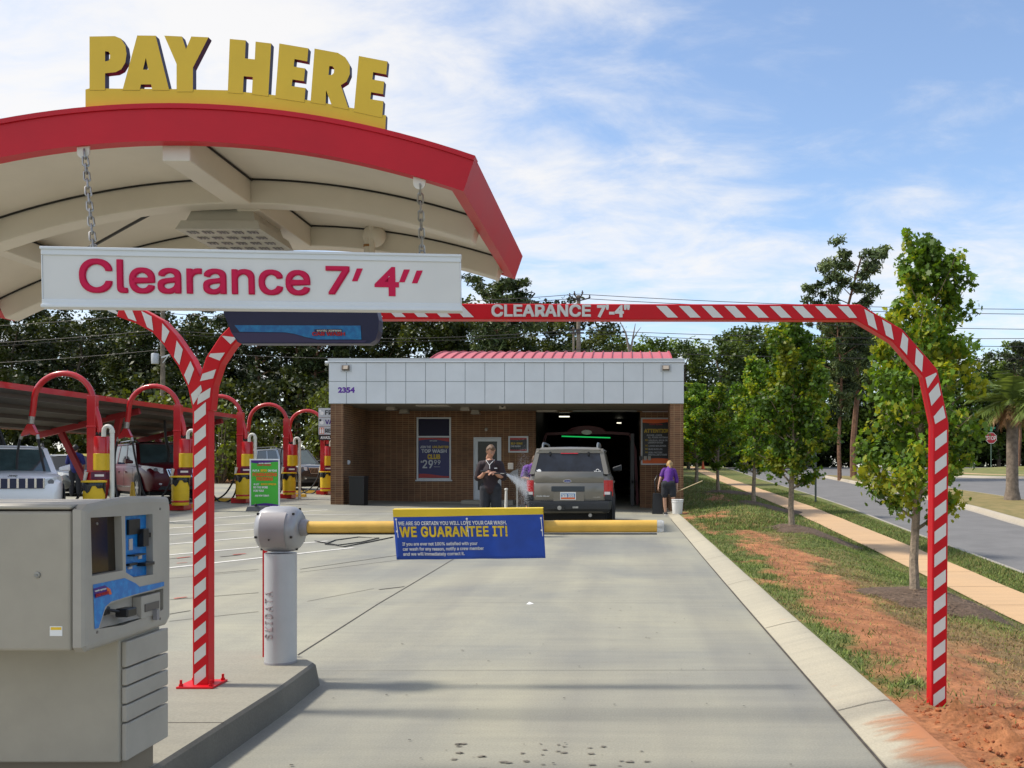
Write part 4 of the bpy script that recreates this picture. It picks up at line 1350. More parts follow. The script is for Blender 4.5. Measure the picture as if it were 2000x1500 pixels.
for a in ((248, 1013, 270, 1045, -1.977, -1.966), (269, 1032, 279, 1068, -1.977, -1.950), (279, 1040, 287, 1050, -1.977, -1.958), (249, 1080, 271, 1087, -1.977, -1.945),
          (247, 1098, 263, 1106, -1.977, -1.962), (268, 1096, 286, 1106, -1.977, -1.940), (288, 1084, 297, 1091, -1.977, -1.955), (290, 1085, 291, 1078, -1.977, -1.97), (290, 1018, 292, 1028, -1.977, -1.972)):
    cpd = MB(); kbox(cpd, *a, black_plastic); kb(cpd, 'card_slot', bevel=.002)
for a in ((252, 1052, 259, 1075, -1.977, -1.974), (286, 1042, 288, 1054, -1.977, -1.97), (250, 1106, 257, 1112, -1.977, -1.972), (270, 1084, 276, 1092, -1.977, -1.972)):
    lbl = MB(); kbox(lbl, *a, M('label_grey', (.5, .45, .42), .6)); kb(lbl, 'instruction_label')
# blue decal below the screen
swp = [(181, 1142), (243, 1129), (264, 1139), (272, 1146), (320, 1136), (320, 1144), (300, 1151), (262, 1161), (216, 1175), (205, 1185), (192, 1226), (184, 1229)]
de = MB(); de.face([(KX + .0016, *KP(a, b)) for a, b in swp], decal_blue)
def KV(px, py, dx): y, z = KP(px, py); return Vector((KX + dx, y, z))
de.face([KV(a, b, .003) for a, b in ((181, 1150), (203, 1143), (213, 1150), (213, 1160), (184, 1169))], decal_purple)
o1 = KV(182, 1156, .0045); ku = (KV(205, 1150.5, .0045) - o1); 
de.text('sonic xpress', o1, ku, (0, 0, 1), .006, decal_white, width=ku.length * .95, bold=.03)
o1 = KV(184, 1166, .0045); ku = (KV(209, 1159.5, .0045) - o1)
de.text('CAR WASH', o1, ku, (0, 0, 1), .010, decal_red, width=ku.length, bold=.05)
de.face([KV(a, b, .0045) for a, b in ((206, 1147), (213, 1150), (216, 1160), (212, 1162), (207, 1154))], decal_orange)
kb(de, 'decal')
# cavity below: shelf, reader, receipt slot
cv = MB()
ca = inset(cav, -.012)
cv.face([(-1.983, a, b) for a, b in ca], kiosk_grey)
a0 = KP(240, 1221); a1 = KP(319, 1190)
cv.add([(KX, *KP(195, 1227)), (KX, *KP(300, 1200)), (-1.982, KP(300, 1200)[0], KP(300, 1188)[1]), (-1.982, KP(197, 1226)[0], KP(200, 1208)[1])], [(0, 1, 2, 3)], kiosk_grey)
b0_ = KP(274, 1166); b1_ = KP(311, 1212)
cv.box((-1.982, KP(274, 1166)[0], KP(274, 1212)[1] + .005), (-1.945, KP(311, 1160)[0], KP(296, 1160)[1]), kiosk_grey)
kb(cv, 'tray', bevel=.003)
rd = MB()
y0_, z0_ = KP(212, 1192); rd.box((-1.981, y0_ - .01, z0_ - .02), (-1.955, y0_ + .025, z0_ + .012), black_plastic)
p0 = Vector((-1.96, y0_ + .01, z0_)); p1 = Vector((-1.93, KP(232, 1196)[0], KP(232, 1196)[1])); rd.bar(p0, p1, .012, .012, black_plastic)
rd.bar(p1 - Vector((0, .02, 0)), p1 + Vector((.0, .05, -.002)), .05, .034, black_plastic)
kb(rd, 'card_reader', bevel=.006)
sl_ = MB(); ya, za = KP(280, 1190); yb_, zb2 = KP(307, 1173)
sl_.box((-1.9449, ya, za - .012), (-1.9415, yb_, zb2), M('slot_grey', (.10, .09, .085), .4)); yc, zc = KP(298, 1205); sl_.box((-1.9445, yc - .008, zc - .012), (-1.928, yc + .012, zc + .03), barrier_grey)
kb(sl_, 'receipt_slot')
for py_, pz_ in ((3.40, .80), (3.40, 1.20), (3.86, .775), (3.86, 1.235)):
    sc2 = MB(); sc2.lathe([(0, 0), (.006, 0), (.005, .002), (0, .0025)], (KX, py_, pz_), M('screw_grey', (.18, .17, .16), .4, metal=.6), n=10, axis=(1, 0, 0)); kb(sc2, 'screw')
lk = MB(); lk.lathe([(0, 0), (.012, 0), (.011, .004), (.004, .0045), (0, .001)], (-2.12, Y0 + .002, 1.02), M('lock_metal', (.3, .3, .29), .3, metal=.8), n=16, axis=(0, -1, 0)); kb(lk, 'lock')
st_ = MB(); st_.box((-2.075, Y0 + .0005, .80), (-2.03, Y0 + .0018, .835), decal_white); st_.box((-2.072, Y0 + .0002, .822), (-2.033, Y0 + .0004, .832), decal_yellow); kb(st_, 'rating_sticker')
# pedestal with grooved flank
pd = MB(); pd.box((-2.75, 3.612, .15 + .10), (-1.985, 3.93, ZB - .004), kiosk_beige); kb(pd, 'pedestal', bevel=.008)
gp = MB()
zs_ = [.25, .402, .474, .546, .618, ZB - .012]
for a, b in zip(zs_[:-1], zs_[1:]):
    gp.box((-1.9845, 3.625, a + .003), (-1.962, 3.955, b - .003), kiosk_grey)
kb(gp, 'side_panel', bevel=.006, seg=3)
ft = MB(); ft.box((-2.70, 3.66, .15), (-2.0, 3.90, .249), M('kiosk_foot', (.20, .165, .12), .6)); kb(ft, 'plinth')
# ================================================================== WASH BUILDING
YBF = 28.4          # front plane
KB = YBF / F
YW = 31.9           # recessed wall
bld = thing('car_wash_building', 'brown brick car wash with white panelled fascia and open tunnel', 'building', (-3.6, YBF, 0))
BO = Vector((-3.6, YBF, 0))
def bb2(mb, name, bevel=0, par=None, auto=40):
    o = mb.build(name, par or bld, bevel=bevel, origin=BO, auto=auto); o.location = (0, 0, 0); return o
def B(px, py, Y=YBF): return P(px, py, Y)
XL_, XR_ = B(642, 0).x, B(1336, 0).x
ZS = B(0, 788.5).z          # underside of fascia
ZTOP = B(0, 700).z
panel = M('fascia_panel', (0.64, 0.67, 0.69), .35, var=.05, vs=.9)
groove = M('panel_groove', (0.16, 0.19, 0.20), .7)
alu_trim = M('trim_grey', (0.50, 0.53, 0.55), .4, var=.03, vs=3)
fs_ = MB()
fs_.box((XL_ + .01, YBF + .012, ZS + .002), (XR_ - .01, YBF + 3.6, ZTOP - .02), groove)
cols = [642] + [642 + 34.5 + 38.65 * i for i in range(17)] + [1336]
zr = [ZS, B(0, 745).z, B(0, 708).z]
bb2(fs_, 'fascia_core')
fp = MB()
for a, b in zip(cols[:-1], cols[1:]):
    for z0, z1 in zip(zr[:-1], zr[1:]):
        fp.box((B(a, 0).x + .007, YBF, z0 + .007), (B(b, 0).x - .007, YBF + .011, z1 - .007), panel)
bb2(fp, 'fascia_panel', bevel=.004)
cp = MB(); cp.box((XL_ - .02, YBF - .02, zr[2]), (XR_ + .02, YBF + 3.7, ZTOP), alu_trim)
cp.box((XL_ - .035, YBF - .035, zr[2] + .0), (XR_ + .035, YBF + .0, zr[2] + .035), panel)
bb2(cp, 'coping', bevel=.004)
gt = MB(); q = B(627, 705); gt.tube([(q.x, YBF + .4, q.z), (XL_ - .02, YBF + .4, q.z)], .045, alu_white, n=10); bb2(gt, 'gutter_spout')
def pillar(px0, px1, dep):
    mb = MB(); mb.box((B(px0, 0).x, YBF + .03, -.4), (B(px1, 0).x, YBF + .03 + dep, ZS + .001), brick)
    return bb2(mb, 'brick_pillar')
pillar(645, 670, 1.0)
pillar(1309, 1335, 1.4)
sf = MB(); sf.box((XL_ + .015, YBF + .02, ZS + .001), (XR_ - .015, YW - .002, ZS + .05), M('soffit_grey', (.22, .19, .15), .6, var=.08, vs=2))
bb2(sf, 'porch_soffit')
# walls: recessed back wall with openings, side walls, body of the building behind
xw0 = -8.85; XT0 = (1046 - 1222) * YW / F; XT1 = (1250 - 1222) * YW / F; XRW = XR_
win = (P(814, 0, YW).x, P(881, 0, YW).x, P(0, 937, YW).z, P(0, 815, YW).z)
dor = (P(925, 0, YW).x, P(979, 0, YW).x, P(0, 977, YW).z, P(0, 854, YW).z)
ZTUN = P(0, 804, YW).z
wl = MB()
wl.prism([[(xw0, -.3), (dor[0], -.3), (dor[0], dor[3]), (dor[1], dor[3]), (dor[1], -.3), (XT0, -.3), (XT0, ZTUN), (XT1, ZTUN), (XT1, -.3), (XRW - .001, -.3), (XRW - .001, ZS + .04), (xw0, ZS + .04)],
          [(win[0], win[2]), (win[0], win[3]), (win[1], win[3]), (win[1], win[2])]], lambda a, b: Vector((a, YW, b)), (0, .25, 0), brick)
bb2(wl, 'front_wall')
sw_ = MB(); sw_.box((XL_ + .02, YBF + 1.035, -.4), (xw0 + .002, YW + .25, ZS + .0005), brick); bb2(sw_, 'side_wall')
sw_ = MB(); sw_.box((XRW - .3, YBF + 1.435, -.4), (XRW - .002, YW - .001, ZS + .0005), brick); bb2(sw_, 'side_wall')
bd = MB()
YE = 62.0
bd.box((XL_ + .02, YW + .255, -.6), (XL_ + .27, YE, 4.6), brick); bd.box((XRW - .27, YW + .255, -.6), (XRW - .01, YE, 4.6), brick)
bb2(bd, 'long_wall')
be = MB(); be.box((XL_ + .28, YE - .2, -.6), (XRW - .28, YE, 4.6), brick)
bb2(be, 'end_wall')
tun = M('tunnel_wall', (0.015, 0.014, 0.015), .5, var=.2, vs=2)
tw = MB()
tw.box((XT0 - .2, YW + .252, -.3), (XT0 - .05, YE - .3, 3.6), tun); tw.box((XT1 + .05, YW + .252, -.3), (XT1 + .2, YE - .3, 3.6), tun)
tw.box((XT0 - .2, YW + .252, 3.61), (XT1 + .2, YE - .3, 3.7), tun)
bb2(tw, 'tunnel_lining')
# curved red standing seam roof set back behind the fascia
roofm = M('seam_roof', (0.52, 0.10, 0.115), .45, var=.05, vs=2)
rr = MB()
x0 = P(838, 0, 33).x; x1 = P(1313, 0, 33).x
zc0 = P(0, 704, 33).z; zc1 = P(0, 691.5, 33).z
rg = []
nseg = 12
def roof_ring(x, lift=0.0, sx=0.0):
    out = []
    for i in range(nseg + 1):
        t = i / nseg
        y = 33.0 + 9.0 * t; z = zc0 + (zc1 + .80 - zc0) * math.sin(PI * (0.08 + .84 * t)) - .25 + lift
        out.append((x + sx * 0, y, z))
    return out
rr.loft([roof_ring(x0), roof_ring(x1)], roofm, closed=False, caps=False)
nsm = 24
for i in range(nsm + 1):
    x = x0 + (x1 - x0) * i / nsm
    rr.loft([roof_ring(x - .02, 0), roof_ring(x - .012, .05), roof_ring(x + .012, .05), roof_ring(x + .02, 0)], M('seam_rib', (.40, .05, .06), .45), closed=False, caps=False, smooth=False)
rr.loft([[(x0, 33, zc0 - .6)] * 1 + roof_ring(x0) + [(x0, 42, zc0 - .6)], [(x0 + .02, 33, zc0 - .6)] + roof_ring(x0 + .02) + [(x0 + .02, 42, zc0 - .6)]], roofm, smooth=False)
rr.loft([[(x1, 33, zc0 - .6)] + roof_ring(x1) + [(x1, 42, zc0 - .6)], [(x1 + .02, 33, zc0 - .6)] + roof_ring(x1 + .02) + [(x1 + .02, 42, zc0 - .6)]], roofm, smooth=False)
rr.box((x0, 42.0, 4.2), (x1, 42.1, zc0), roofm); rr.box((XL_ + .3, YW + .4, 4.605), (XRW - .3, YE, 4.66), alu_trim)
bb2(rr, 'roof')
# window, door
wh = M('window_white', (0.55, 0.57, 0.58), .4, var=.03, vs=5)
glass_dk = M('dark_glass', (0.008, 0.011, 0.016), .08, spec=.3)
wf = MB()
def rect_frame(mb, x0, x1, z0, z1, y, d, wd, mat, mids=()):
    mb.box((x0, y, z0), (x0 + wd, y + d, z1), mat); mb.box((x1 - wd, y, z0), (x1, y + d, z1), mat)
    mb.box((x0 + wd, y, z0), (x1 - wd, y + d, z0 + wd), mat); mb.box((x0 + wd, y, z1 - wd), (x1 - wd, y + d, z1), mat)
    for m_ in mids: mb.box((x0 + wd, y + .002, m_ - wd / 2), (x1 - wd, y + d - .002, m_ + wd / 2), mat)
zm = P(0, 853, YW).z
rect_frame(wf, win[0], win[1], win[2], win[3], YW - .03, .12, .055, wh, (zm,))
window = bb2(wf, 'window', bevel=.004)
pn = MB(); pn.box((win[0] + .05, YW + .03, zm + .02), (win[1] - .05, YW + .04, win[3] - .05), M('upper_pane', (.010, .008, .030), .35, spec=.15)); bb2(pn, 'pane', par=window)
pn = MB(); pn.box((win[0] + .05, YW + .035, win[2] + .05), (win[1] - .05, YW + .045, zm - .02), glass_dk); bb2(pn, 'pane', par=window)
sl = MB(); sl.box((win[0] - .04, YW - .06, win[2] - .05), (win[1] + .04, YW + .0, win[2] - .001), wh); bb2(sl, 'sill', par=window, bevel=.004)
df = MB(); zg = dor[2] + .02
rect_frame(df, dor[0], dor[1], zg, dor[3], YW - .02, .10, .04, wh)
door = bb2(df, 'door', bevel=.003)
lf_ = MB(); rect_frame(lf_, dor[0] + .045, dor[1] - .045, zg + .045, dor[3] - .045, YW + .0, .05, .10, wh); lf_.box((dor[0] + .146, YW + .001, zg + .146), (dor[1] - .146, YW + .049, zg + .33), wh)
bb2(lf_, 'door_leaf', par=door, bevel=.003)
gl = MB(); gl.box((dor[0] + .146, YW + .02, zg + .331), (dor[1] - .146, YW + .03, dor[3] - .146), glass_dk); bb2(gl, 'door_glass', par=door)
hn = MB(); hn.tube([(dor[0] + .10, YW - .001, .98 + zg), (dor[0] + .10, YW - .05, .98 + zg), (dor[0] + .10, YW - .05, 1.22 + zg), (dor[0] + .10, YW - .001, 1.22 + zg)], .012, steel, n=6); bb2(hn, 'door_handle', par=door)
pz = MB(); pz.box((dor[0] - .3, YW - .8, pave_z(-4.6, YW) - .1), (dor[1] + .5, YW - .003, zg), concrete_island); bb2(pz, 'door_step', bevel=.02)
apn = MB(); apn.box((xw0 + .02, YW - .35, .0), (dor[0] - .32, YW - .003, P(0, 979.5, YW).z), concrete_island); bb2(apn, 'wall_footing', bevel=.02)
nb = MB(); q = B(660, 766.5, YBF - .006)
nb.text('2354', q, (1, 0, 0), (0, 0, 1), 9.5 * KB, M('number_purple', (.10, .012, .30), .5), width=33 * KB, bold=.05); bb2(nb, 'house_number')
for px in (676, 1300.5):
    q = B(px, 719, YBF); f = MB(); f.box((q.x - .17, YBF - .012, q.z - .12), (q.x + .17, YBF - .001, q.z + .12), alu_trim); fl = bb2(f, 'flood_light', bevel=.003)
    f = MB(); f.loft([[(q.x - .11, YBF - .012, q.z - .075), (q.x + .11, YBF - .012, q.z - .075), (q.x + .11, YBF - .012, q.z + .085), (q.x - .11, YBF - .012, q.z + .085)], [(q.x - .10, YBF - .14, q.z - .05), (q.x + .10, YBF - .14, q.z - .05), (q.x + .10, YBF - .10, q.z + .075), (q.x - .10, YBF - .10, q.z + .075)]], M('lamp_bronze', (.16, .12, .085), .5), smooth=False); bb2(f, 'lamp_housing', par=fl)
    f = MB(); f.face([(q.x - .085 + (.04 if px < 700 else 0), YBF - .1425, q.z - .042), (q.x + .085, YBF - .1425, q.z - .042), (q.x + .085, YBF - .106, q.z + .066), (q.x - .085 + (.04 if px < 700 else 0), YBF - .106, q.z + .066)], M('lamp_glass', (.55, .47, .38) if 0 else (.5, .42, .33), .2)); bb2(f, 'lamp_lens', par=fl)
# ceiling lamps and shutter housing in the porch
shell = M('fixture_cream', (0.40, 0.36, 0.30), .5)
def fixture(px, py, Y, wpx):
    q = P(px, py, Y); w_ = wpx * Y / F / 2
    f = MB(); f.loft([[(q.x - w_, Y - .16, q.z - .05), (q.x + w_, Y - .16, q.z - .05), (q.x + w_, Y + .16, q.z - .05), (q.x - w_, Y + .16, q.z - .05)], [(q.x - w_ * .75, Y - .12, q.z + .09), (q.x + w_ * .75, Y - .12, q.z + .09), (q.x + w_ * .75, Y + .12, q.z + .09), (q.x - w_ * .75, Y + .12, q.z + .09)]], shell, smooth=False)
    f.box((q.x - .04, Y - .04, q.z + .09), (q.x + .04, Y + .04, ZS + .0005), shell)
    bb2(f, 'ceiling_lamp')
fixture(765, 798, 30.0, 18); fixture(790, 805, 31.2, 18); fixture(909, 799, 30.0, 18); fixture(929, 806, 31.2, 17)
f = MB(); f.box((P(816, 0, 29.2).x, 28.9, ZS - .035), (P(879, 0, 29.2).x, 29.5, ZS + .0005), shell); bb2(f, 'ceiling_tray')
f = MB(); f.box((P(1050, 0, YW).x, YW - .42, ZTUN - .03), (P(1090, 0, YW).x, YW - .005, ZTUN + .28), shell); f.box((P(1119, 0, YW).x, YW - .32, ZTUN - .015), (P(1244, 0, YW).x, YW - .005, ZTUN + .20), M('shutter_grey', (.24, .24, .235), .4, var=.1, vs=6))
f.box((P(1200, 0, YW).x, YW - .40, ZTUN + .02), (P(1218, 0, YW).x, YW - .325, ZTUN + .30), shell); bb2(f, 'shutter_housing', bevel=.02)
f = MB(); q = P(982, 794, 29.6); f.box((q.x - .1, 29.5, q.z - .07), (q.x + .1, 29.7, q.z + .075), shell); f.lathe([(0, 0), (.04, 0), (.04, .01), (0, .01)], (q.x, 29.4995, q.z), black_plastic, n=14, axis=(0, -1, 0)); bb2(f, 'sensor_box')
f = MB(); q = P(950, 838, YW); f.lathe([(.0, 0), (.06, 0), (.05, .10), (0, .12)], (q.x, YW - .001, q.z), shell, n=12, axis=(0, -1, -.3)); bb2(f, 'door_lamp')
f = MB(); q = P(719, 949, YW); f.box((q.x - .06, YW - .05, q.z - .07), (q.x + .06, YW - .001, q.z + .07), shell); bb2(f, 'outlet_box', bevel=.006)
f = MB(); q = P(678, 903, 28.9); f.box((B(670, 0).x + .001, 28.85, q.z - .07), (B(670, 0).x + .04, 28.95, q.z + .07), alu_trim); f.box((B(670, 0).x + .04, 28.87, q.z - .03), (B(670, 0).x + .07, 28.93, q.z + .05), alu_trim); bb2(f, 'pillar_outlet')
# wash tunnel gear: red arch with a badge, green lamp bar, far lamps
YA = 34.5
ga = MB(); maroon = M('arch_maroon', (.10, .008, .012), .45)
pts = [P(1050, 985, YA), P(1058, 880, YA), P(1067, 848, YA), P(1120, 845.5, YA), P(1190, 845.5, YA), P(1230, 848, YA), P(1241, 880, YA), P(1245, 985, YA)]
for a, b in zip(pts[:-1], pts[1:]): ga.bar(a, b, .16, .10, maroon)
q = P(1146, 846, YA - .06)
ga.loft([[(q.x + s_ * .75 * math.cos(t), YA - .1 + dy, q.z + .02 + s_ * (.26 if math.sin(t) > 0 else .02) * math.sin(t)) for t in np.linspace(0, 2 * PI, 24, endpoint=False)] for s_, dy in ((1, .06), (1, 0), (.97, -.01))], maroon)
arch = bb2(ga, 'wash_arch')
bd_ = MB(); bd_.lathe([(0, 0), (1, 0), (1, .01), (0, .01)], (0, 0, 0), decal_white, n=24, axis=(0, -1, 0)); 
bd_.v = [(q.x + x * .20, YA - .1205 + y, q.z + .03 + z * .085) for x, y, z in bd_.v]; bb2(bd_, 'badge', par=arch)
gl_ = MB(); a = P(1097, 852, YA - .2); b = P(1192, 855, YA - .2); gl_.tube([a, b], .022, M('green_lamp', (.02, .5, .1), .4, emit=(.03, 1, .22), estr=.3), n=8); bb2(gl_, 'green_lamp_bar')
for px, py, Y, w_ in ((1102, 813.5, 36, .20), (1209, 826, 40, .10)):
    f = MB(); q = P(px, py, Y); f.box((q.x - w_, Y, q.z - .02), (q.x + w_, Y + .1, q.z + .02), M('tunnel_lamp', (.8, .8, .7), .4, emit=(1, .95, .75), estr=1.2)); f.bar((q.x, Y + .05, q.z + .02), (q.x, Y + .05, 3.609), .03, .03, black_plastic); bb2(f, 'tunnel_lamp')
for xx in (XT1 - .25,):
    f = MB()
    for y in (33.2, 36.5, 40.5): f.box((xx - .06, y, -.1), (xx + .06, y + .12, 2.7), M('rail_dark', (.03, .03, .03), .4))
    f.box((xx - .04, 33.2, .9), (xx + .04, 44, 1.0), MATS['rail_dark']); bb2(f, 'guide_rail')
lamp2 = MB()
q = P(1218, 967, YW)

# ---- signs on the building
def poster(name, label, x0, x1, z0, z1, y, fmat, wd, paint, bg_mat):
    t = thing(name, label, 'poster', ((x0 + x1) / 2, y, z0))
    O = Vector(((x0 + x1) / 2, y, z0))
    if fmat:
        f = MB(); rect_frame(f, x0, x1, z0, z1, y - .035, .034, wd, fmat); o = f.build('poster_frame', t, bevel=.004, origin=O); o.location = (0, 0, 0)
    s = MB(); s.box((x0 + wd * .9, y - .014, z0 + wd * .9), (x1 - wd * .9, y - .003, z1 - wd * .9), bg_mat)
    W = x1 - x0 - 2 * wd; H = z1 - z0 - 2 * wd
    def pt(a, b, l=0): return Vector((x0 + wd + a * W, y - .0165 - l, z0 + wd + (1 - b) * H))
    paint(s, pt, W, H)
    o = s.build('poster_sheet', t, origin=O); o.location = (0, 0, 0)
    return t
def T(mb, pt, H, txt, a0, a1, bb_, bt, mat, bold=.04):
    mb.text(txt, pt(a0, bb_, .002), (1, 0, 0), (0, 0, 1), (bb_ - bt) * H, mat, width=(pt(a1, 0) - pt(a0, 0)).x, bold=bold)
def wave(mb, pt, b0, amp, mat, top=True, ph=0.0):
    n = 16
    if top: vs = [pt(0, 0)] + [pt(i / n, b0 + amp * math.sin(i / n * 4 + ph)) for i in range(n + 1)] + [pt(1, 0)]
    else: vs = [pt(0, 1)] + [pt(i / n, b0 + amp * math.sin(i / n * 4 + ph)) for i in range(n + 1)] + [pt(1, 1)]
    mb.prism([[(p.x, p.z) for p in vs]], lambda a, b: Vector((a, vs[0].y - .0005, b)), (0, .001, 0), mat)
post_red = M('poster_red', (.36, .03, .03), .5); post_navy = M('poster_navy', (.012, .014, .095), .45); post_black = M('poster_black', (.010, .009, .008), .4); post_yel = M('poster_yellow', (.52, .36, .02), .5); post_white = M('poster_white', (.45, .47, .50), .5)
def paint1(s, pt, W, H):
    wave(s, pt, .07, -.035, post_red, True); wave(s, pt, .93, -.03, post_red, False, 1.0)
    T(s, pt, H, 'sonic xpress', .36, .60, .085, .06, post_white)
    T(s, pt, H, 'JOIN THE', .05, .40, .255, .20, post_white); T(s, pt, H, 'UNLIMITED', .45, .97, .255, .20, post_yel)
    T(s, pt, H, 'TOP WASH', .09, .91, .37, .29, post_white); T(s, pt, H, 'CLUB', .29, .70, .525, .42, post_yel, .06)
    T(s, pt, H, '$', .07, .12, .62, .58, post_white); T(s, pt, H, '29', .13, .47, .755, .56, post_white, .02); T(s, pt, H, '99', .50, .71, .67, .56, post_white, .01)
    T(s, pt, H, 'PER MONTH', .50, .70, .735, .715, post_white, .01)
poster('poster', 'red and navy TOP WASH CLUB 29.99 poster behind the window', win[0] + .03, win[1] - .03, win[2] + .04, zm - .01, YW + .028, None, .03, paint1, post_navy)
def paint2(s, pt, W, H):
    wave(s, pt, .075, .02, decal_orange, True); wave(s, pt, .90, .02, decal_orange, False, 2.5)
    T(s, pt, H, 'ATTENTION', .06, .97, .30, .225, post_yel, .06)
    for i, (a0, b0, tx_) in enumerate(((.16, .36, 'PLEASE LOWER'), (.20, .41, 'ALL POWER ANTENNAS'), (.22, .475, 'UNUSUAL RACK OR'), (.20, .525, 'LADDER RACKS'), (.22, .60, 'LOOSE MOLDINGS'), (.22, .675, 'BUG SHIELDS'), (.22, .75, 'NON-FACTORY'), (.20, .80, 'INSTALLED ITEMS'))):
        T(s, pt, H, tx_, a0, min(.95, a0 + .045 * len(tx_)), b0 + .02, b0 - .015, post_white, .03)
    for b0 in (.47, .595, .67, .745): T(s, pt, H, 'NO', .10, .19, b0 + .02, b0 - .015, post_yel, .03)
    T(s, pt, H, 'sonic xpress', .25, .72, .13, .10, post_red)
aq = (P(1252, 0, YW).x, P(1312, 0, YW).x, P(0, 908, YW).z, P(0, 816, YW).z)
poster('notice_board', 'tall black ATTENTION notice board beside the tunnel mouth', aq[0], aq[1], aq[2], aq[3], YW - .003, wh, .05, paint2, post_black)
def paint3(s, pt, W, H):
    wave(s, pt, .14, .03, post_red, True); wave(s, pt, .88, .03, post_red, False)
    T(s, pt, H, 'SELF-SERVE', .05, .75, .50, .36, post_yel, .04); T(s, pt, H, 'CAR WASH', .05, .62, .70, .58, post_white, .04)
pq = (P(993, 0, YW).x, P(1032, 0, YW).x, P(0, 884, YW).z, P(0, 852, YW).z)
poster('notice_board', 'small white framed notice between the glass door and the tunnel', pq[0], pq[1], pq[2], pq[3], YW - .003, wh, .055, paint3, post_black)
def paint4(s, pt, W, H): pass
f4 = (P(1253, 0, YW).x, P(1312, 0, YW).x, P(0, 800, YW).z, P(0, 791, YW).z)
poster('notice_board', 'red framed strip sign above the ATTENTION board', f4[0], f4[1], f4[2], ZS - .01, YW - .003, wh, .03, paint4, decal_red)

# ---- black litter bin by the left pillar
q = P(696, 988, 28.2)
zb__ = pave_z(q.x, 28.2)
lb = MB(); lb.loft([[(q.x + sx * w_, 28.45 + sy * w_, zb__ + z) for sx, sy in ((-1, -1), (1, -1), (1, 1), (-1, 1))] for z, w_ in ((0, .215), (.03, .225), (.84, .235), (.845, .245), (.90, .245))], M('bin_black', (.008, .008, .008), .5), smooth=False)
tag(lb.build('litter_bin', bevel=.02, origin=(q.x, 28.45, zb__)), 'square black litter bin against the left brick pillar', 'litter bin')

# ---- things standing in the porch
pw = MB(); q = P(988, 1000, 21.0); zz = pave_z(q.x, 21)
q1 = P(989, 985, 21.0); q2 = P(988, 957, 21.0)
pw.tube([(q.x, 21, zz), (q1.x - .01, 21, zz + .30), (q2.x + .01, 21, q2.z)], [.045, .04, .03], M('post_white', (.62, .61, .56), .5, var=.08, vs=8), n=10); pw.lathe([(0, .025), (.035, .02), (.045, -.01), (.03, -.04)], (q2.x + .01, 21, q2.z + .02), MATS['post_white'], n=10)
tag(pw.build('guide_post', origin=(q.x, 21, zz)), 'slim worn white guide post beside the spraying man', 'post')
tk = thing('control_stand', 'grey control box on a thin stand left of the vehicle', 'control stand', (0, 0, 0))
q = P(1004, 925, 26.0); zz = pave_z(q.x, 26)
s = MB(); s.bar((q.x + .09, 26, zz), (q.x + .09, 26, q.z + .1), .05, .05, steel); s.build('stand_pole', tk)
s = MB(); s.box((q.x - .16, 25.9, q.z + .12), (q.x - .02, 26.02, q.z + .30), shell); s.prism([[(q.x - .22, q.z - .08), (q.x + .12, q.z - .14), (q.x + .12, q.z + .13), (q.x - .02, q.z + .08)]], lambda a, b: Vector((a, 25.93, b)), (0, .08, 0), M('stand_grey', (.20, .20, .20), .5)); s.build('control_box', tk, bevel=.008)
eq = MB(); q = P(1284, 1003, 27.6); zz = pave_z(q.x, 27.6)
eq.loft([[(q.x - .16 + i * .0, 27.5, zz + .0), (q.x + .16, 27.5, zz), (q.x + .16, 27.9, zz), (q.x - .16, 27.9, zz)] if k == 0 else [(q.x - .13, 27.55, zz + .62), (q.x + .13, 27.55, zz + .62), (q.x + .13, 27.85, zz + .62), (q.x - .13, 27.85, zz + .62)] for k, i in ((0, 0), (1, 0))], black_plastic, smooth=False)
eq.tube([(q.x - .05, 27.7, zz + .6), (q.x - .08, 27.72, zz + 1.0), (q.x + .0, 27.8, zz + 1.15)], .02, black_plastic, n=6)
tag(eq.build('pump_unit', bevel=.02, origin=(q.x, 27.7, zz)), 'black pump unit at the tunnel mouth beside the purple shirt', 'pump unit')
mc = MB(); q = P(1257, 893, YW)
for dx in (0, .16, .30): mc.box((q.x + dx - .05 - .1, YW - .08, 1.72), (q.x + dx + .05 - .1, YW - .003, 1.86), shell if dx else black_plastic)
tag(mc.build('switch_box'), 'grey switch boxes on the brick under the ATTENTION board', 'switch box')

# ---- white bucket
q = P(1323, 1004, 26.6); zz = pave_z(min(1.23, q.x), 26.6) + .055
zz = max(zz, lawn_z(q.x, 26.6)) + 0.0
zz = bank_z(q.x, 26.6) if q.x > 1.55 else 0.055 + .06
bt = thing('bucket', 'white plastic bucket at the feet of the purple shirted woman', 'bucket', (q.x, 26.6, zz))
bw = M('bucket_white', (.74, .74, .73), .4, var=.03, vs=6)
m = MB(); m.lathe([(.135, 0), (.14, .01), (.162, .34), (.172, .341), (.174, .36), (.164, .365), (.164, .40), (.176, .401), (.178, .42), (.166, .425), (.158, .42), (.135, .02), (0, .02)], (0, 0, 0), bw, n=28, caps=False); m.build('bucket_body', bt)
m = MB(); m.tube([(.17 * math.cos(t), -.05 - .12 * math.sin(t) * .6, .40 - .11 * math.sin(t)) for t in np.linspace(0, PI, 14)], .004, steel, n=5); m.build('handle', bt)
pad = MB(); pad.face([(1.2, 24.6, .064), (2.0, 24.9, .066), (1.95, 28.0, .072), (1.2, 28.4, .07)], concrete_island)
pad.face([(1.2, 24.6, .064), (1.2, 24.6, -.2), (2.0, 24.9, -.2), (2.0, 24.9, .066)], concrete_island); pad.face([(2.0, 24.9, .066), (2.0, 24.9, -.2), (1.95, 28, -.2), (1.95, 28, .072)], concrete_island)
tag(pad.build('concrete_pad'), kind='structure')
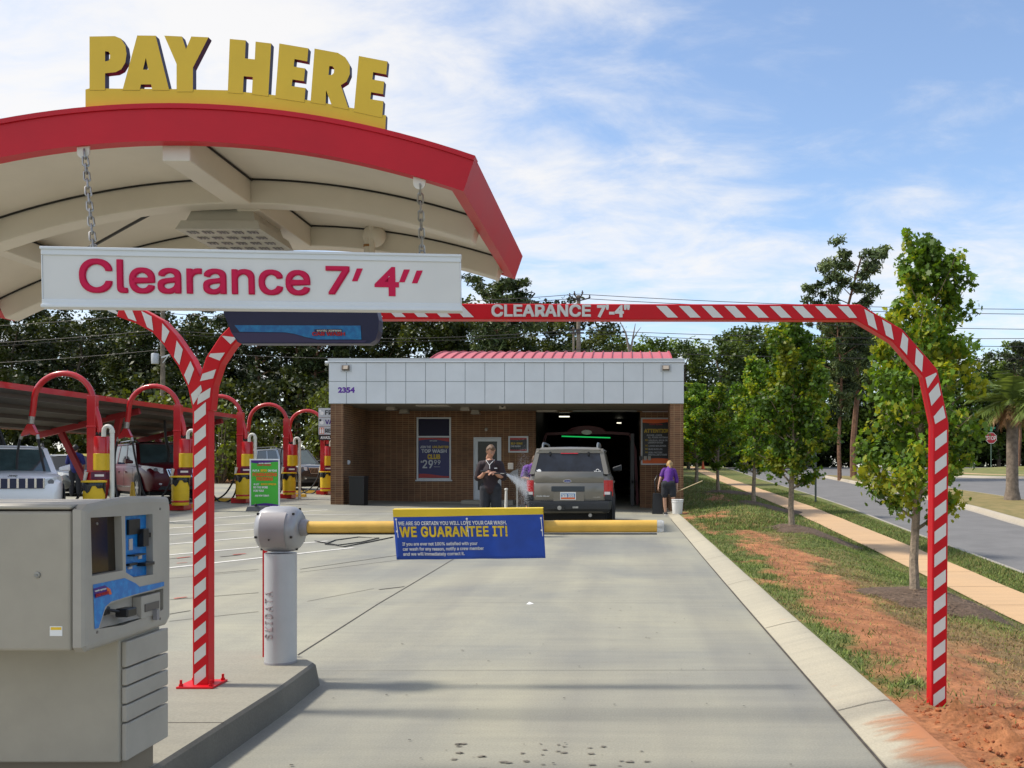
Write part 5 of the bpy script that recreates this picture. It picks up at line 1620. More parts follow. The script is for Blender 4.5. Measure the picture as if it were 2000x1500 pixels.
# ================================================================== VEHICLES
tyre_m = M('tyre', (.014, .014, .015), .8, bump=.3, bs=80)
rim_m = M('alloy', (.48, .48, .50), .3, metal=.8)
glass_car = M('car_glass', (.008, .011, .014), .05, spec=.3)
glass_green = M('windscreen', (.05, .085, .085), .06, spec=.8, coat=.5, var=.3, vs=2)
trim_black = M('trim_black', (.022, .024, .027), .55, var=.1, vs=9)
lamp_red = M('tail_red', (.50, .012, .018), .18, coat=.5, var=.15, vs=30)
lamp_clear = M('lamp_clear', (.62, .63, .62), .12, coat=.6, var=.2, vs=14)
chrome = M('chrome', (.62, .62, .63), .15, metal=1.0)
under_m = M('underbody', (.008, .008, .008), .9)

def wheel(par, x, y, r, side, wd=.22):
    t = MB(); t.lathe([(r * .62, -wd / 2), (r * .9, -wd / 2), (r, -wd * .36), (r, wd * .36), (r * .9, wd / 2), (r * .62, wd / 2)], (x, y, r), tyre_m, n=28, axis=(side, 0, 0), caps=False)
    wo = t.build('wheel', par)
    m = MB(); m.lathe([(r * .63, -.02), (r * .64, wd * .42), (r * .58, wd * .40), (r * .55, .03), (0, .03)], (x, y, r), rim_m, n=28, axis=(side, 0, 0), caps=False)
    for k in range(6):
        a = 2 * PI * k / 6
        m.bar((x + side * wd * .34, y + r * .08 * math.cos(a), r + r * .08 * math.sin(a)), (x + side * wd * .37, y + r * .57 * math.cos(a), r + r * .57 * math.sin(a)), r * .16, .03, rim_m, up=(side, 0, 0))
    m.lathe([(0, wd * .43), (r * .14, wd * .42), (r * .15, .05)], (x, y, r), rim_m, n=14, axis=(side, 0, 0), caps=False)
    m.build('rim', wo)

def car(name, label, loc, heading, paint, L_=4.75, W=1.86, H=1.80, bh=1.10, hood=1.05, hlen=1.25, ws_b=1.30, ws_t=2.0, rt=.22, rb=.06, rear_flat=True, gc=.24, wr=.37, gl=None, roofw=.36):
    """local frame: +y is the front; y from -L/2 to L/2, x to the right of the driver, z up"""
    gl = gl or glass_green
    t = thing(name, label, 'car', loc, heading)
    hw = W / 2
    f = L_ / 2; r = -L_ / 2
    # lower body: cross sections along the length
    st = [(r + .0, gc + .14, bh - .10, .90), (r + .04, gc + .04, bh - .03, .955), (r + .25, gc, bh, .985), (r + 1.0, gc - .02, bh + .01, 1.0), (0.0, gc - .02, bh + .005, 1.0),
          (f - hlen - .15, gc - .02, bh - .01, 1.0), (f - hlen + .1, gc, hood + .01, .995), (f - .55, gc, hood - .045, .965), (f - .20, gc + .02, hood - .12, .90), (f - .05, gc + .06, hood - .22, .82), (f, gc + .16, hood - .34, .76)]
    b = MB(); rg = []
    for y, z0, z1, k in st:
        x = hw * k; hgt = z1 - z0
        half = [(0, z1 + .025), (x * .55, z1 + .018), (x * .80, z1 - .005), (x * .93, z1 - .045), (x * .985, z1 - .14 * hgt), (x, z1 - .34 * hgt), (x * .995, z0 + .36 * hgt), (x * .975, z0 + .14 * hgt), (x * .93, z0 + .02), (x * .80, z0)]
        rg.append([(a, y, c) for a, c in half] + [(-a, y, c) for a, c in half[:0:-1]])
    b.loft(rg, paint, smooth=True)
    body = b.build('body', t, auto=35)
    # greenhouse
    yt0 = r + rt; yt1 = f - ws_t; yb0 = r + rb; yb1 = f - ws_b
    xb = hw * .90; xt = hw - roofw * .72
    zb_ = bh - .02; zt_ = H - .06
    g = MB()
    g.loft([[(-xb, yb0, zb_), (xb, yb0, zb_), (xb, yb1, zb_), (-xb, yb1, zb_)], [(-xt, yt0, zt_), (xt, yt0, zt_), (xt, yt1, zt_), (-xt, yt1, zt_)]], under_m, smooth=False)
    g.build('cabin', t)
    ro = MB(); rr_ = []
    for yy, dz, k in ((yt0 - .07, -.035, .97), (yt0 + .05, .012, 1.0), (0, .04, 1.02), (yt1 - .25, .025, 1.0), (yt1 + .03, -.015, .97)):
        x = xt * k + .025
        half = [(0, zt_ + dz + .03), (x * .6, zt_ + dz + .022), (x * .88, zt_ + dz), (x, zt_ + dz - .03), (x * 1.02, zt_ + dz - .06)]
        rr_.append([(a, yy, c) for a, c in half] + [(-a, yy, c) for a, c in half[:0:-1]])
    ro.loft(rr_, paint, smooth=True); ro.build('roof', t, auto=50)
    def sidept(u, v, sx, lift=.012):
        """u 0 rear..1 front, v 0 belt..1 roof on the cabin side"""
        y = (yb0 + (yb1 - yb0) * u) * (1 - v) + (yt0 + (yt1 - yt0) * u) * v
        x = xb + (xt - xb) * v + lift
        return Vector((sx * x, y, zb_ + (zt_ - zb_) * v))
    def endpt(u, v, front, lift=.012):
        y = ((yb1 if front else yb0) * (1 - v) + (yt1 if front else yt0) * v) + (lift if front else -lift)
        x = (xb + (xt - xb) * v) * (2 * u - 1)
        return Vector((x, y, zb_ + (zt_ - zb_) * v + (.02 * (1 - (2 * u - 1) ** 2) if 0 else 0)))
    p = MB()
    for sx in (-1, 1):          # pillars and sills as painted strips
        for u0, u1 in ((-.005, .045), (.30, .335), (.62, .655), (.945, 1.005)):
            p.add([sidept(u0, 0, sx, .02), sidept(u1, 0, sx, .02), sidept(u1, 1, sx, .02), sidept(u0, 1, sx, .02)] + [sidept(u0, 0, sx, -.03), sidept(u1, 0, sx, -.03), sidept(u1, 1, sx, -.03), sidept(u0, 1, sx, -.03)], [(0, 1, 2, 3), (0, 4, 5, 1), (1, 5, 6, 2), (2, 6, 7, 3), (3, 7, 4, 0)], paint)
        p.add([sidept(-.005, -.03, sx, .022), sidept(1.005, -.03, sx, .022), sidept(1.005, .06, sx, .02), sidept(-.005, .06, sx, .02)], [(0, 1, 2, 3)], paint)
        p.add([sidept(-.005, .93, sx, .02), sidept(1.005, .93, sx, .02), sidept(1.005, 1.02, sx, .02), sidept(-.005, 1.02, sx, .02)], [(0, 1, 2, 3)], paint)
    for fr_ in (True, False):
        for u0, u1 in ((-.01, .05), (.95, 1.01)):
            p.add([endpt(u0, -.02, fr_, .022), endpt(u1, -.02, fr_, .022), endpt(u1, 1.01, fr_, .022), endpt(u0, 1.01, fr_, .022)], [(0, 1, 2, 3)], paint)
    p.build('pillars', t)
    for sx in (-1, 1):
        for u0, u1 in ((.045, .30), (.335, .62), (.655, .945)):
            w_ = MB(); w_.face([sidept(u0, .05, sx), sidept(u1, .05, sx), sidept(u1, .94, sx), sidept(u0, .94, sx)], glass_car); w_.build('side_window', t)
    w_ = MB(); w_.face([endpt(.04, .0, True), endpt(.96, .0, True), endpt(.96, .97, True), endpt(.04, .97, True)], gl); w_.build('windscreen', t)
    # wheel arches and wheels
    for sx in (-1, 1):
        for y in (r + .92, f - .95):
            a = MB(); a.lathe([(0, 0), (wr + .07, 0), (wr + .075, .012), (wr + .02, .014), (wr + .015, .004), (0, .004)], (sx * (hw - .004), y, wr), trim_black if W > 1.8 else under_m, n=30, axis=(sx, 0, 0)); a.build('wheel_arch', t)
            wheel(t, sx * (hw - .085), y, wr, sx)
    ub = MB(); ub.box((-hw * .82, r + .25, .16), (hw * .82, f - .25, gc + .12), under_m); ub.build('underbody', t)
    for sx in (-1, 1):
        m = MB(); y = yb1 - .25
        m.loft([[(sx * (hw - .03), y - .06, zb_ + .05), (sx * (hw + .2), y - .08, zb_ + .05), (sx * (hw + .2), y - .08, zb_ + .22), (sx * (hw - .03), y - .06, zb_ + .14)], [(sx * (hw - .03), y + .05, zb_ + .05), (sx * (hw + .18), y + .05, zb_ + .06), (sx * (hw + .18), y + .05, zb_ + .20), (sx * (hw - .03), y + .05, zb_ + .14)]], paint, smooth=False)
        m.mats = [paint if W > 1.88 else trim_black]; m.build('mirror', t, bevel=.03, seg=3)
        d = MB()
        for yy in (r + 1.55, -.05 + .0, f - hlen - .25):
            d.box((sx * (hw + .000), yy, gc + .18), (sx * (hw + .003), yy + .012, bh - .1), under_m)
        for yy in (r + 1.75, .12):
            d.box((sx * (hw - .01), yy, bh - .24), (sx * (hw + .035), yy + .17, bh - .205), paint if W > 1.8 else chrome)
        d.build('door_handle', t)
    return t, dict(L=L_, W=W, H=H, f=f, r=r, hw=hw, bh=bh, hood=hood, gc=gc, xb=xb, xt=xt, zb=zb_, zt=zt_, yb0=yb0, yt0=yt0, endpt=endpt, sidept=sidept)

# --- bronze SUV at the tunnel mouth (rear view)
bronze = M('bronze_paint', (.20, .185, .155), .35, metal=.35, coat=.5, var=.04, vs=2)
sx0 = (1111.5 - 1222) * 19.8 / F
zg = pave_z(sx0, 19.8)
ex, d = car('parked_car', 'bronze grey off road wagon seen from behind, being sprayed at the tunnel mouth', (sx0, 19.8 + 2.40, zg), 0.0, bronze, L_=4.80, W=1.84, H=1.83, bh=1.25, hood=1.15, hlen=1.3, ws_b=1.35, ws_t=2.05, rt=.26, rb=.02, gc=.36, wr=.37, gl=glass_car, roofw=.30)
r = d['r']; hw = d['hw']; ep = d['endpt']
k = 19.8 / F
def E(px, py, dy=0.0):   # rear-face pixel -> local coords
    return Vector(((px - 1111.5) * k, r + dy, (917 - py) * k + CAM_H - zg))
m = MB(); m.face([ep(.05, .02, False, .016), ep(.95, .02, False, .016), ep(.945, .90, False, .016), ep(.055, .90, False, .016)], M('rear_glass', (.014, .019, .030), .07, spec=.4, coat=.0, var=.4, vs=3)); rg_ = m.build('rear_window', ex)
m = MB(); m.tube([ep(.5, .045, False, .028), ep(.40, .05, False, .030), ep(.22, .06, False, .026)], .010, black_plastic, n=6); m.bar(ep(.52, .07, False, .026), ep(.22, .075, False, .026), .03, .02, black_plastic); m.build('wiper', rg_)
m = MB()     # upper spoiler lip of roof colour with the brake lamp
m.loft([[(x * xx, r + yy, zz) for x in (-1, 1)][:1] + [(x * xx, r + yy, zz) for x in (1,)] for xx, yy, zz in ((.70, .225, 1.68), (.66, .185, 1.75), (.62, .26, 1.80))], bronze, caps=False, closed=False)
m.build('spoiler', ex)
m = MB(); a = E(1094, 886.0, .17); b = E(1128.5, 880, .19); m.loft([[(a.x, a.y, a.z), (b.x, a.y, a.z), (b.x, b.y + .05, b.z + .01), (a.x, b.y + .05, b.z + .01)], [(a.x, a.y + .06, a.z), (b.x, a.y + .06, a.z), (b.x, b.y + .09, b.z), (a.x, b.y + .09, b.z)]], lamp_red, smooth=False); m.build('brake_lamp', ex, bevel=.008)
for px in (1073.5, 1149):
    m = MB(); q = E(px, 886, .165); m.lathe([(0, -.045), (.02, -.04), (.024, 0), (.02, .04), (0, .045)], q, black_plastic, n=12); m.build('glass_hinge', ex)
# tailgate
m = MB(); rgx = []
for z, dy, x in ((.66, .00, .745), (.80, -.028, .745), (1.02, -.030, .745), (1.035, -.018, .745), (1.05, -.030, .745), (1.20, -.018, .735), (1.275, .005, .73)):
    rgx.append([(-x, r + dy, z), (-x * .98, r + dy - .012, z), (x * .98, r + dy - .012, z), (x, r + dy, z)])
m.loft(rgx, bronze, caps=False, closed=False); tg = m.build('tailgate', ex)
m = MB(); a = E(1077, 960); b = E(1142, 949.5); m.box((a.x, r - .052, a.z), (b.x, r - .03, b.z), M('handle_grey', (.035, .045, .055), .4)); m.build('handle_bar', tg, bevel=.012)
m = MB(); a = E(1081, 979); b = E(1141, 960.5); m.box((a.x, r - .050, a.z), (b.x, r - .038, b.z), M('plate_recess', (.20, .18, .145), .35, metal=.3)); m.build('plate_recess', tg, bevel=.01)
m = MB(); a = E(1094.5, 976); b = E(1125, 961); m.box((a.x, r - .064, a.z), (b.x, r - .0505, b.z), decal_white)
m.box((a.x + .018, r - .0655, a.z + .018), (b.x - .018, r - .0641, b.z - .03), M('plate_blue', (.10, .22, .42), .5)); m.box((a.x + .018, r - .0662, a.z + .014), (b.x - .018, r - .0656, a.z + .05), decal_orange)
m.text('IKR 355', (E(1097, 0).x, r - .067, a.z + .055), (1, 0, 0), (0, 0, 1), .06, decal_white, width=.27, bold=.05); m.build('number_plate', ex)
m = MB(); q = E(1108.5, 939.5); m.lathe([(0, 0), (1, 0), (1, .01), (0, .01)], (0, 0, 0), chrome, n=24, axis=(0, -1, 0)); m.v = [(q.x + x * .085, r - .035 + y, q.z + z * .036) for x, y, z in m.v]
n0 = len(m.v); m2x = MB(); m2x.lathe([(0, 0), (1, 0), (1, .004), (0, .004)], (0, 0, 0), M('badge_blue', (.02, .04, .22), .3), n=24, axis=(0, -1, 0)); m2x.v = [(q.x + x * .073, r - .0455 + y, q.z + z * .028) for x, y, z in m2x.v]
m.add(m2x.v, m2x.f, MATS['badge_blue']); m.text('Ford', (q.x, r - .051, q.z - .011), (1, 0, 0), (0, 0, 1), .022, decal_white, width=.09, shear=.3, align='C'); m.build('badge', tg)
m = MB(); m.text('Eddie Bauer', (E(1048, 0).x, r - .043, E(0, 970).z), (1, 0, 0), (0, 0, 1), .028, decal_white, width=26 * k, bold=.02, shear=.2); m.text('XPLORER'.replace('X', 'EX'), (E(1159, 0).x, r - .043, E(0, 971.5).z), (1, 0, 0), (0, 0, 1), .016, chrome, width=13 * k); m.build('lettering', tg)
# window stickers
def on_glass(px, py):
    z = E(0, py).z; v = (z - d['zb']) / (d['zt'] - d['zb']); y = d['yb0'] * (1 - v) + d['yt0'] * v - .0195
    return Vector(((px - 1111.5) * k, y, z))
m = MB()
st1 = [(1047, 917.5), (1049, 918.5), (1051, 916.5), (1054, 916.2), (1056.5, 918.5), (1056.8, 921), (1055, 923.5), (1053, 924.3), (1053, 927.5), (1054, 928.7), (1051, 928.7), (1052, 927.5), (1051.6, 924), (1049.5, 922.5), (1048.5, 920)]
m.face([on_glass(*a) for a in st1], decal_white)
m.build('window_sticker', rg_)
m = MB()
cx_, cy_ = 1167, 919.5
ring = [(cx_ + rr * math.cos(t), cy_ - rr * math.sin(t)) for rr in (3.6, 2.7) for t in np.linspace(-.5, PI + .5, 15)]
m.add([on_glass(*a) for a in ring], [(i, i + 1, 16 + i, 15 + i) for i in range(14)], decal_white)
for sgn_ in (-1, 1):
    m.face([on_glass(*a) for a in ((cx_ + sgn_ * 3, cy_ + 1.5), (cx_ + sgn_ * 7, cy_ - .5), (cx_ + sgn_ * 5, cy_ + 5), (cx_ + sgn_ * 2, cy_ + 8))], decal_white)
    m.face([on_glass(*a) for a in ((cx_ + sgn_ * .4, cy_ + 1.2), (cx_ + sgn_ * 2.4, cy_ + .4), (cx_ + sgn_ * 1.8, cy_ + 4.0), (cx_ + sgn_ * .5, cy_ + 6.5))], decal_white)
m.build('window_sticker', rg_)
for sx in (-1, 1):
    o_ = MB(); xi = E(1042.5 if sx < 0 else 1178.5, 0).x; xo = E(1028.5 if sx < 0 else 1197, 0).x
    z0 = E(0, 969).z; z1 = E(0, 938).z; zc_ = E(0, 960).z
    rgx = []
    for z in (z0, z0 + .01, zc_, z1 - .03, z1):
        e = 1 if z < z1 - .01 else .6
        rgx.append([(xi, r - .022, z), (xi + (xo - xi) * .7, r - .02, z), (xo * 1.0, r + .02, z), (xo * 1.004, r + .16 * e, z), (xi, r + .16 * e, z)])
    o_.loft(rgx, lamp_red, smooth=True); tl = o_.build('tail_lamp', ex, auto=50)
    o_ = MB(); o_.box((xi + (xo - xi) * .12, r - .026, E(0, 966).z), (xi + (xo - xi) * .72, r - .021, E(0, 960.5).z), M('reverse_white', (.75, .68, .66), .25)); o_.build('reversing_lamp', tl)
    o_ = MB()   # quarter panel beside the rear glass, roof rail, cladding
    o_.loft([[(sx * d['xb'] * 1.035, r + .05, 1.22), (sx * d['xb'] * 1.04, r + .42, 1.22)], [(sx * d['xt'] * 1.06, r + .31, 1.74), (sx * d['xt'] * 1.06, r + .6, 1.74)]], bronze, caps=False, closed=False); o_.build('quarter_panel', ex)
    o_ = MB(); o_.tube([(sx * .60, r + .38, 1.79), (sx * .60, r + .46, 1.86), (sx * .605, r + .62, 1.895), (sx * .61, r + 1.4, 1.91), (sx * .61, r + 2.1, 1.90), (sx * .60, r + 2.45, 1.80)], [.02, .026, .026, .022, .022, .02], M('rail_grey', (.10, .115, .13), .4), n=8); o_.build('roof_rail', ex)
m = MB()     # rear bumper with step and cladding
rgx = []
for z, dy, x in ((.40, .05, .84), (.47, -.06, .90), (.585, -.075, .915), (.64, -.06, .92), (.655, -.02, .92)):
    rgx.append([(-x, r + .45, z), (-x - .005, r + .05, z), (-x * .93, r + dy, z), (x * .93, r + dy, z), (x + .005, r + .05, z), (x, r + .45, z)])
m.loft(rgx, trim_black, caps=True, closed=True); bp__ = m.build('rear_bumper', ex, auto=30)
m = MB()
for i in range(30): m.box((-.62 + i * .042, r - .062, .6551), (-.60 + i * .042, r - .03, .660), steel)
m.build('step_pad', bp__)
for sx in (-1, 1):
    m = MB(); m.box((sx * .76, r - .025, .655), (sx * .922, r + .35, .855), trim_black); m.build('corner_cladding', ex, bevel=.02)
m = MB(); m.bar((-.14, r - .10, .50), (-.14, r + .2, .50), .09, .09, black_plastic); m.lathe([(.03, 0), (.045, .0), (.045, .03), (0, .03)], (-.20, r - .081, .50), steel, n=14, axis=(0, -1, 0)); m.box((.08, r - .085, .49), (.20, r - .075, .53), steel); m.build('tow_hitch', bp__)
m = MB(); m.box((-.80, r + .3, .22), (.80, r + 2, .42), under_m); m.tube([(.45, r + .1, .33), (.45, r + 1.0, .33)], .04, steel, n=8); m.build('exhaust', ex)

# --- cars parked on the vacuum side
def front(t, d, grille, lamp=True, fog=True):
    f = d['f']; hw = d['hw']; hd_ = d['hood']
    for sx in (-1, 1):
        m = MB(); z = hd_ - .20
        m.loft([[(sx * hw * .50, f - .02, z - .10), (sx * hw * .50, f - .05, z + .05)], [(sx * hw * .72, f - .10, z - .10), (sx * hw * .72, f - .12, z + .09)], [(sx * hw * .90, f - .32, z - .04), (sx * hw * .88, f - .36, z + .12)], [(sx * hw * .97, f - .58, z + .07), (sx * hw * .955, f - .58, z + .13)]], lamp_clear, caps=False, closed=False)
        m.v = [(a + sx * .012, b + .03, c) for a, b, c in m.v]
        ho_ = m.build('headlamp', t)
        m = MB(); m.lathe([(0, 0), (.055, 0), (.06, .015), (.03, .02), (0, .012)], (sx * hw * .70, f - .075, z - .0), M('lamp_core', (.15, .15, .16), .2), n=14, axis=(sx * .4, 1, 0)); m.build('lamp_core', ho_)
    if grille == 'slots':
        m = MB(); m.box((-.56, f - .02, hd_ - .34), (.56, f + .025, hd_ - .11), chrome); g = m.build('grille', t, bevel=.02)
        m = MB()
        for i in range(7): m.box((-.525 + i * .153, f + .0255, hd_ - .325), (-.525 + i * .153 + .115, f + .031, hd_ - .125), M('slot_navy', (.01, .014, .05), .4))
        m.build('grille_opening', g)
    else:
        m = MB(); m.loft([[(-.42, f - .03, hd_ - .17), (.42, f - .03, hd_ - .17), (.34, f + .03, hd_ - .42), (-.34, f + .03, hd_ - .42)], [(-.42, f + .01, hd_ - .17), (.42, f + .01, hd_ - .17), (.34, f + .05, hd_ - .42), (-.34, f + .05, hd_ - .42)]], chrome, smooth=False); g = m.build('grille', t, bevel=.012)
        m = MB()
        for i in range(11):
            x = -.36 + i * .072; e = .05 * abs(x) / .36
            m.add([(x - .02, f + .022 + 0, hd_ - .195), (x + .02, f + .022, hd_ - .195), (x * .82 + .018, f + .056, hd_ - .40), (x * .82 - .018, f + .056, hd_ - .40)], [(0, 1, 2, 3)], black_plastic)
        m.build('grille_opening', g)
    m = MB(); m.loft([[(-hw * .80, f - .12, .34), (-hw * .5, f + .03, .34), (hw * .5, f + .03, .34), (hw * .80, f - .12, .34)], [(-hw * .82, f - .11, .44), (-hw * .5, f + .04, .44), (hw * .5, f + .04, .44), (hw * .82, f - .11, .44)]], trim_black, caps=False, closed=False); m.build('lower_intake', t)
    for sx in (-1, 1):
        m = MB(); m.bar((sx * hw * .55, f + .02, .50), (sx * hw * .80, f - .10, .53), .03, .05, chrome); m.build('fog_lamp', t)
def rails(t, d, mat):
    for sx in (-1, 1):
        m = MB(); x = d['xt'] * .92; r = d['r']; zt = d['zt']
        m.tube([(sx * x, r + .55, zt + .03), (sx * x, r + .75, zt + .085), (sx * x, 0, zt + .11), (sx * x, d['f'] - 2.3, zt + .085), (sx * x, d['f'] - 2.1, zt + .02)], .024, mat, n=8); m.build('roof_rail', t)
white_paint = M('white_paint', (.84, .84, .84), .28, coat=.6)
maroon_paint = M('maroon_paint', (.080, .003, .008), .32, metal=.0, coat=.12, spec=.3, var=.08, vs=2)
black_paint = M('black_paint', (.014, .016, .022), .16, coat=.9)
dark_paint = M('dark_green_paint', (.018, .024, .026), .2, coat=.7)
Yj = 22.3; xj = (8 - 1222) * Yj / F
jt, jd = car('parked_car', 'white off road wagon with slotted chrome grille at the left edge', (-12.55 - .56 * 2.4, 18.75 + .83 * 2.4, pave_z(-12.5, 18.9)), PI + .62, white_paint, L_=4.8, W=1.90, H=1.68, bh=1.08, hood=1.09, hlen=1.45, ws_b=1.45, ws_t=2.15, roofw=.34, gc=.28, wr=.39)
front(jt, jd, 'slots'); rails(jt, jd, rim_m)
m = MB(); m.text('Jeep', (-.0 + .0, jd['f'] + .0, jd['hood'] - .085), (-1, 0, 0), (0, .5, .85), .045, steel, width=.17, bold=.04, align='C'); m.build('badge', jt)
Ym = 28.6; xm = (285 - 1222) * Ym / F
mt, md = car('parked_car', 'maroon family wagon with bright roof rails under the shade roof', (-14.87, 29.3, pave_z(-15, 28.6)), PI + .72, maroon_paint, L_=5.0, W=1.94, H=1.80, bh=1.08, hood=1.12, hlen=1.25, ws_b=1.30, ws_t=2.15, roofw=.36, gc=.26, wr=.39)
front(mt, md, 'bars'); rails(mt, md, chrome)
for sx in (-1, 1):
    m = MB(); m.box((sx * (md['hw'] - .01), -1.2, .40), (sx * (md['hw'] + .012), 1.3, .43), chrome); m.build('sill_trim', mt)
Yk = 38.6; xk = (572 - 1222) * Yk / F
kt, kd = car('parked_car', 'black off road wagon beyond the vacuum stations beside the building', (xk - .5, Yk + .9, pave_z(xk, Yk)), PI + .85, black_paint, L_=4.7, W=1.86, H=1.78, bh=1.12, hood=1.12, hlen=1.25, ws_b=1.35, ws_t=2.0, roofw=.34, gc=.32, wr=.40)
front(kt, kd, 'bars'); rails(kt, kd, trim_black)
Yd = 33.0; xd = (128 - 1222) * Yd / F
dt, dd_ = car('parked_car', 'dark saloon in shade behind the white wagon with an open door side', (xd, Yd, pave_z(xd, Yd) - .02), PI + .9, dark_paint, L_=4.5, W=1.78, H=1.45, bh=.92, hood=.90, hlen=1.2, ws_b=1.15, ws_t=1.95, rt=1.0, rb=.55, gc=.22, wr=.32, gl=glass_car)
dt['label'] = 'dark low saloon in shade between the white wagon and the maroon wagon'
front(dt, dd_, 'bars')

# ================================================================== VACUUM STATIONS
VX = -11.65
frame_red_shaded = M('frame_red_shaded', (.30, .008, .012), .5, var=.1, vs=3)  # darker copy of the red: shade under the roof put into the colour
vac_red = M('vac_red', (.50, .010, .014), .28, coat=.4, var=.06, vs=4)
vac_yellow = M('vac_yellow', (.72, .47, .012), .42, var=.06, vs=6)
hose_m = M('hose_black', (.012, .012, .013), .45)
pvc = M('pvc_white', (.66, .64, .56), .4, var=.04, vs=5)
bag_m = M('bag_black', (.012, .012, .013), .22)
chrome_s = steel
def vac():
    t = thing('vacuum_station', '', 'vacuum station', (0, 0, 0), 0, 'red vacuum stations with arched hose booms')
    m = MB(); m.box((-.24, -.22, 0), (.22, .22, .16), vac_red); m.build('base_block', t, bevel=.015)
    m = MB(); m.box((-.125, -.07, .16), (.065, .07, 2.75), vac_red); m.box((-.135, -.085, 2.05), (.085, .085, 2.09), vac_red); m.build('post', t, bevel=.01)
    m = MB()
    pts = [(.13, 0, 1.92)]
    for i in range(1, 6): pts.append((.13 - .012 * i * i * .5, 0, 1.92 + .13 * i))
    cxa, rza, rxa = -.66, 1.02, .64
    x1 = pts[-1][0]; z1 = pts[-1][2]
    for i in range(1, 20):
        a = PI * (.02 + (1.0) * i / 20 * .98)
        rx = (x1 - cxa) if math.cos(a) > 0 else .66
        pts.append((cxa + rx * math.cos(a), 0, z1 + (3.30 - z1 - .06) * math.sin(a) ** .9 if a < PI * .99 else z1))
    pts.append((-1.34, 0, 2.42)); pts.append((-1.365, 0, 2.30))
    m.tube(pts, .062, vac_red, n=12)
    for p in pts[6:-3:2]:
        m.lathe([(0, 0), (.012, 0), (.01, .02), (0, .025)], Vector(p) + Vector((0, 0, .058)), vac_red, n=6)
    m.build('hose_boom', t)
    m = MB(); m.tube([(-1.365, 0, 2.30), (-1.385, 0, 2.14)], .066, steel, n=12); m.build('coupling', t)
    m = MB()
    m.prism([[(-1.44, 2.13), (-1.34, 2.13), (-1.24, 1.93), (-1.245, 1.88), (-1.36, 1.90), (-1.39, 1.93), (-1.43, 1.90), (-1.57, 1.86), (-1.57, 1.91)]], lambda a, b: Vector((a, -.05, b)), (0, .10, 0), vac_red)
    m.build('hose_yoke', t, bevel=.012)
    for sx, xs in ((0, -1.585), (1, -1.245)):
        m = MB(); m.tube([(xs, 0, 1.90), (xs - .03 if sx == 0 else xs + .015, 0, 1.80)], .036, steel, n=8); m.build('hose_cuff', t)
        m = MB()
        if sx == 0: hp_ = [(xs - .04, 0, 1.80), (xs - .08, -.02, 1.5), (xs - .07, -.06, 1.1), (xs - .02, -.1, .6), (xs + .12, -.16, .20), (xs + .38, -.25, .045), (xs + .75, -.25, .05), (-.45, -.2, .25), (-.22, -.16, .60), (-.14, -.12, .86)]
        else: hp_ = [(xs + .02, 0, 1.80), (xs + .06, .05, 1.4), (xs + .12, .12, .95), (xs + .2, .2, .45), (xs + .4, .3, .06), (xs + .75, .25, .05), (-.25, .16, .35), (-.17, .12, .85)]
        cps = [Vector(p) for p in hp_]; sm = []
        for i in range(len(cps) - 1):
            p0 = cps[max(0, i - 1)]; p1 = cps[i]; p2 = cps[i + 1]; p3 = cps[min(len(cps) - 1, i + 2)]
            for q in range(5):
                u = q / 5; sm.append(.5 * ((2 * p1) + (p2 - p0) * u + (2 * p0 - 5 * p1 + 4 * p2 - p3) * u * u + (3 * p1 - p0 - 3 * p2 + p3) * u ** 3))
        sm.append(cps[-1]); m.tube(sm, .026, hose_m, n=7); m.build('hose', t)
    for sx, y in ((0, -.12), (1, .12)):
        m = MB(); m.tube([(-.15, y, .86), (-.10, y, 1.08)], [.03, .04], hose_m if sx else pvc, n=8); m.build('nozzle', t)
    m = MB(); m.lathe([(.155, 1.16), (.165, 1.18), (.165, 1.83), (.15, 1.86), (0, 1.87)], (.175, 0, 0), vac_red, n=24); m.lathe([(.13, .80), (.13, 1.16)], (.14, 0, 0), vac_red, n=18); ca_ = m.build('canister', t)
    m = MB(); m.lathe([(.172, 1.12), (.172, 1.48), (.166, 1.485)], (.175, 0, 0), vac_yellow, n=24, caps=False); m.build('yellow_band', ca_)
    m = MB(); m.lathe([(.05, 1.865), (.05, 1.96), (0, 1.96)], (.14, 0, 0), black_plastic, n=12); m.box((.0, -.06, 1.90), (.30, .06, 1.95), black_plastic); m.build('motor_cap', ca_)
    m = MB(); m.box((.02, -.15, .92), (.34, .0, 1.08), M('label_dark', (.10, .01, .05), .3)); m.box((.10, -.153, .98), (.30, -.151, 1.03), decal_white); m.build('label_plate', ca_)
    m = MB(); m.box((-.165, -.10, .93), (-.126, .10, 1.10), steel); m.build('nozzle_holder', t)
    return t
def vbin():
    t = thing('waste_bin', '', 'waste bin', (0, 0, 0), 0, 'yellow waste bins on the vacuum stations')
    m = MB(); m.lathe([(0, .02), (.195, .02), (.205, .05), (.215, .78), (.20, .78), (.19, .1)], (0, 0, 0), vac_yellow, n=26, caps=False); m.lathe([(.209, .10), (.2125, .105), (.2125, .15), (.211, .155)], (0, 0, 0), vac_red, n=26, caps=False); m.build('bin_body', t)
    m = MB(); m.lathe([(.20, .775), (.245, .775), (.25, .79), (.245, .815), (.19, .82), (.19, .80)], (0, 0, 0), vac_yellow, n=26, caps=False); m.build('bin_rim', t)
    m = MB(); rg_ = []
    for z, k_ in ((.79, 1.0), (.765, 1.05), (.70, 1.06), (0, 1.05)):
        ring = []
        for i in range(26):
            a = 2 * PI * i / 26
            zz = z if z > .1 else .62 - .07 * math.sin(a * 3 + 1) - .05 * math.sin(a * 7)
            ring.append((.213 * k_ * math.cos(a), .213 * k_ * math.sin(a), zz))
        rg_.append(ring)
    m.loft(rg_, bag_m, caps=False); m.build('bin_bag', t)
    return t
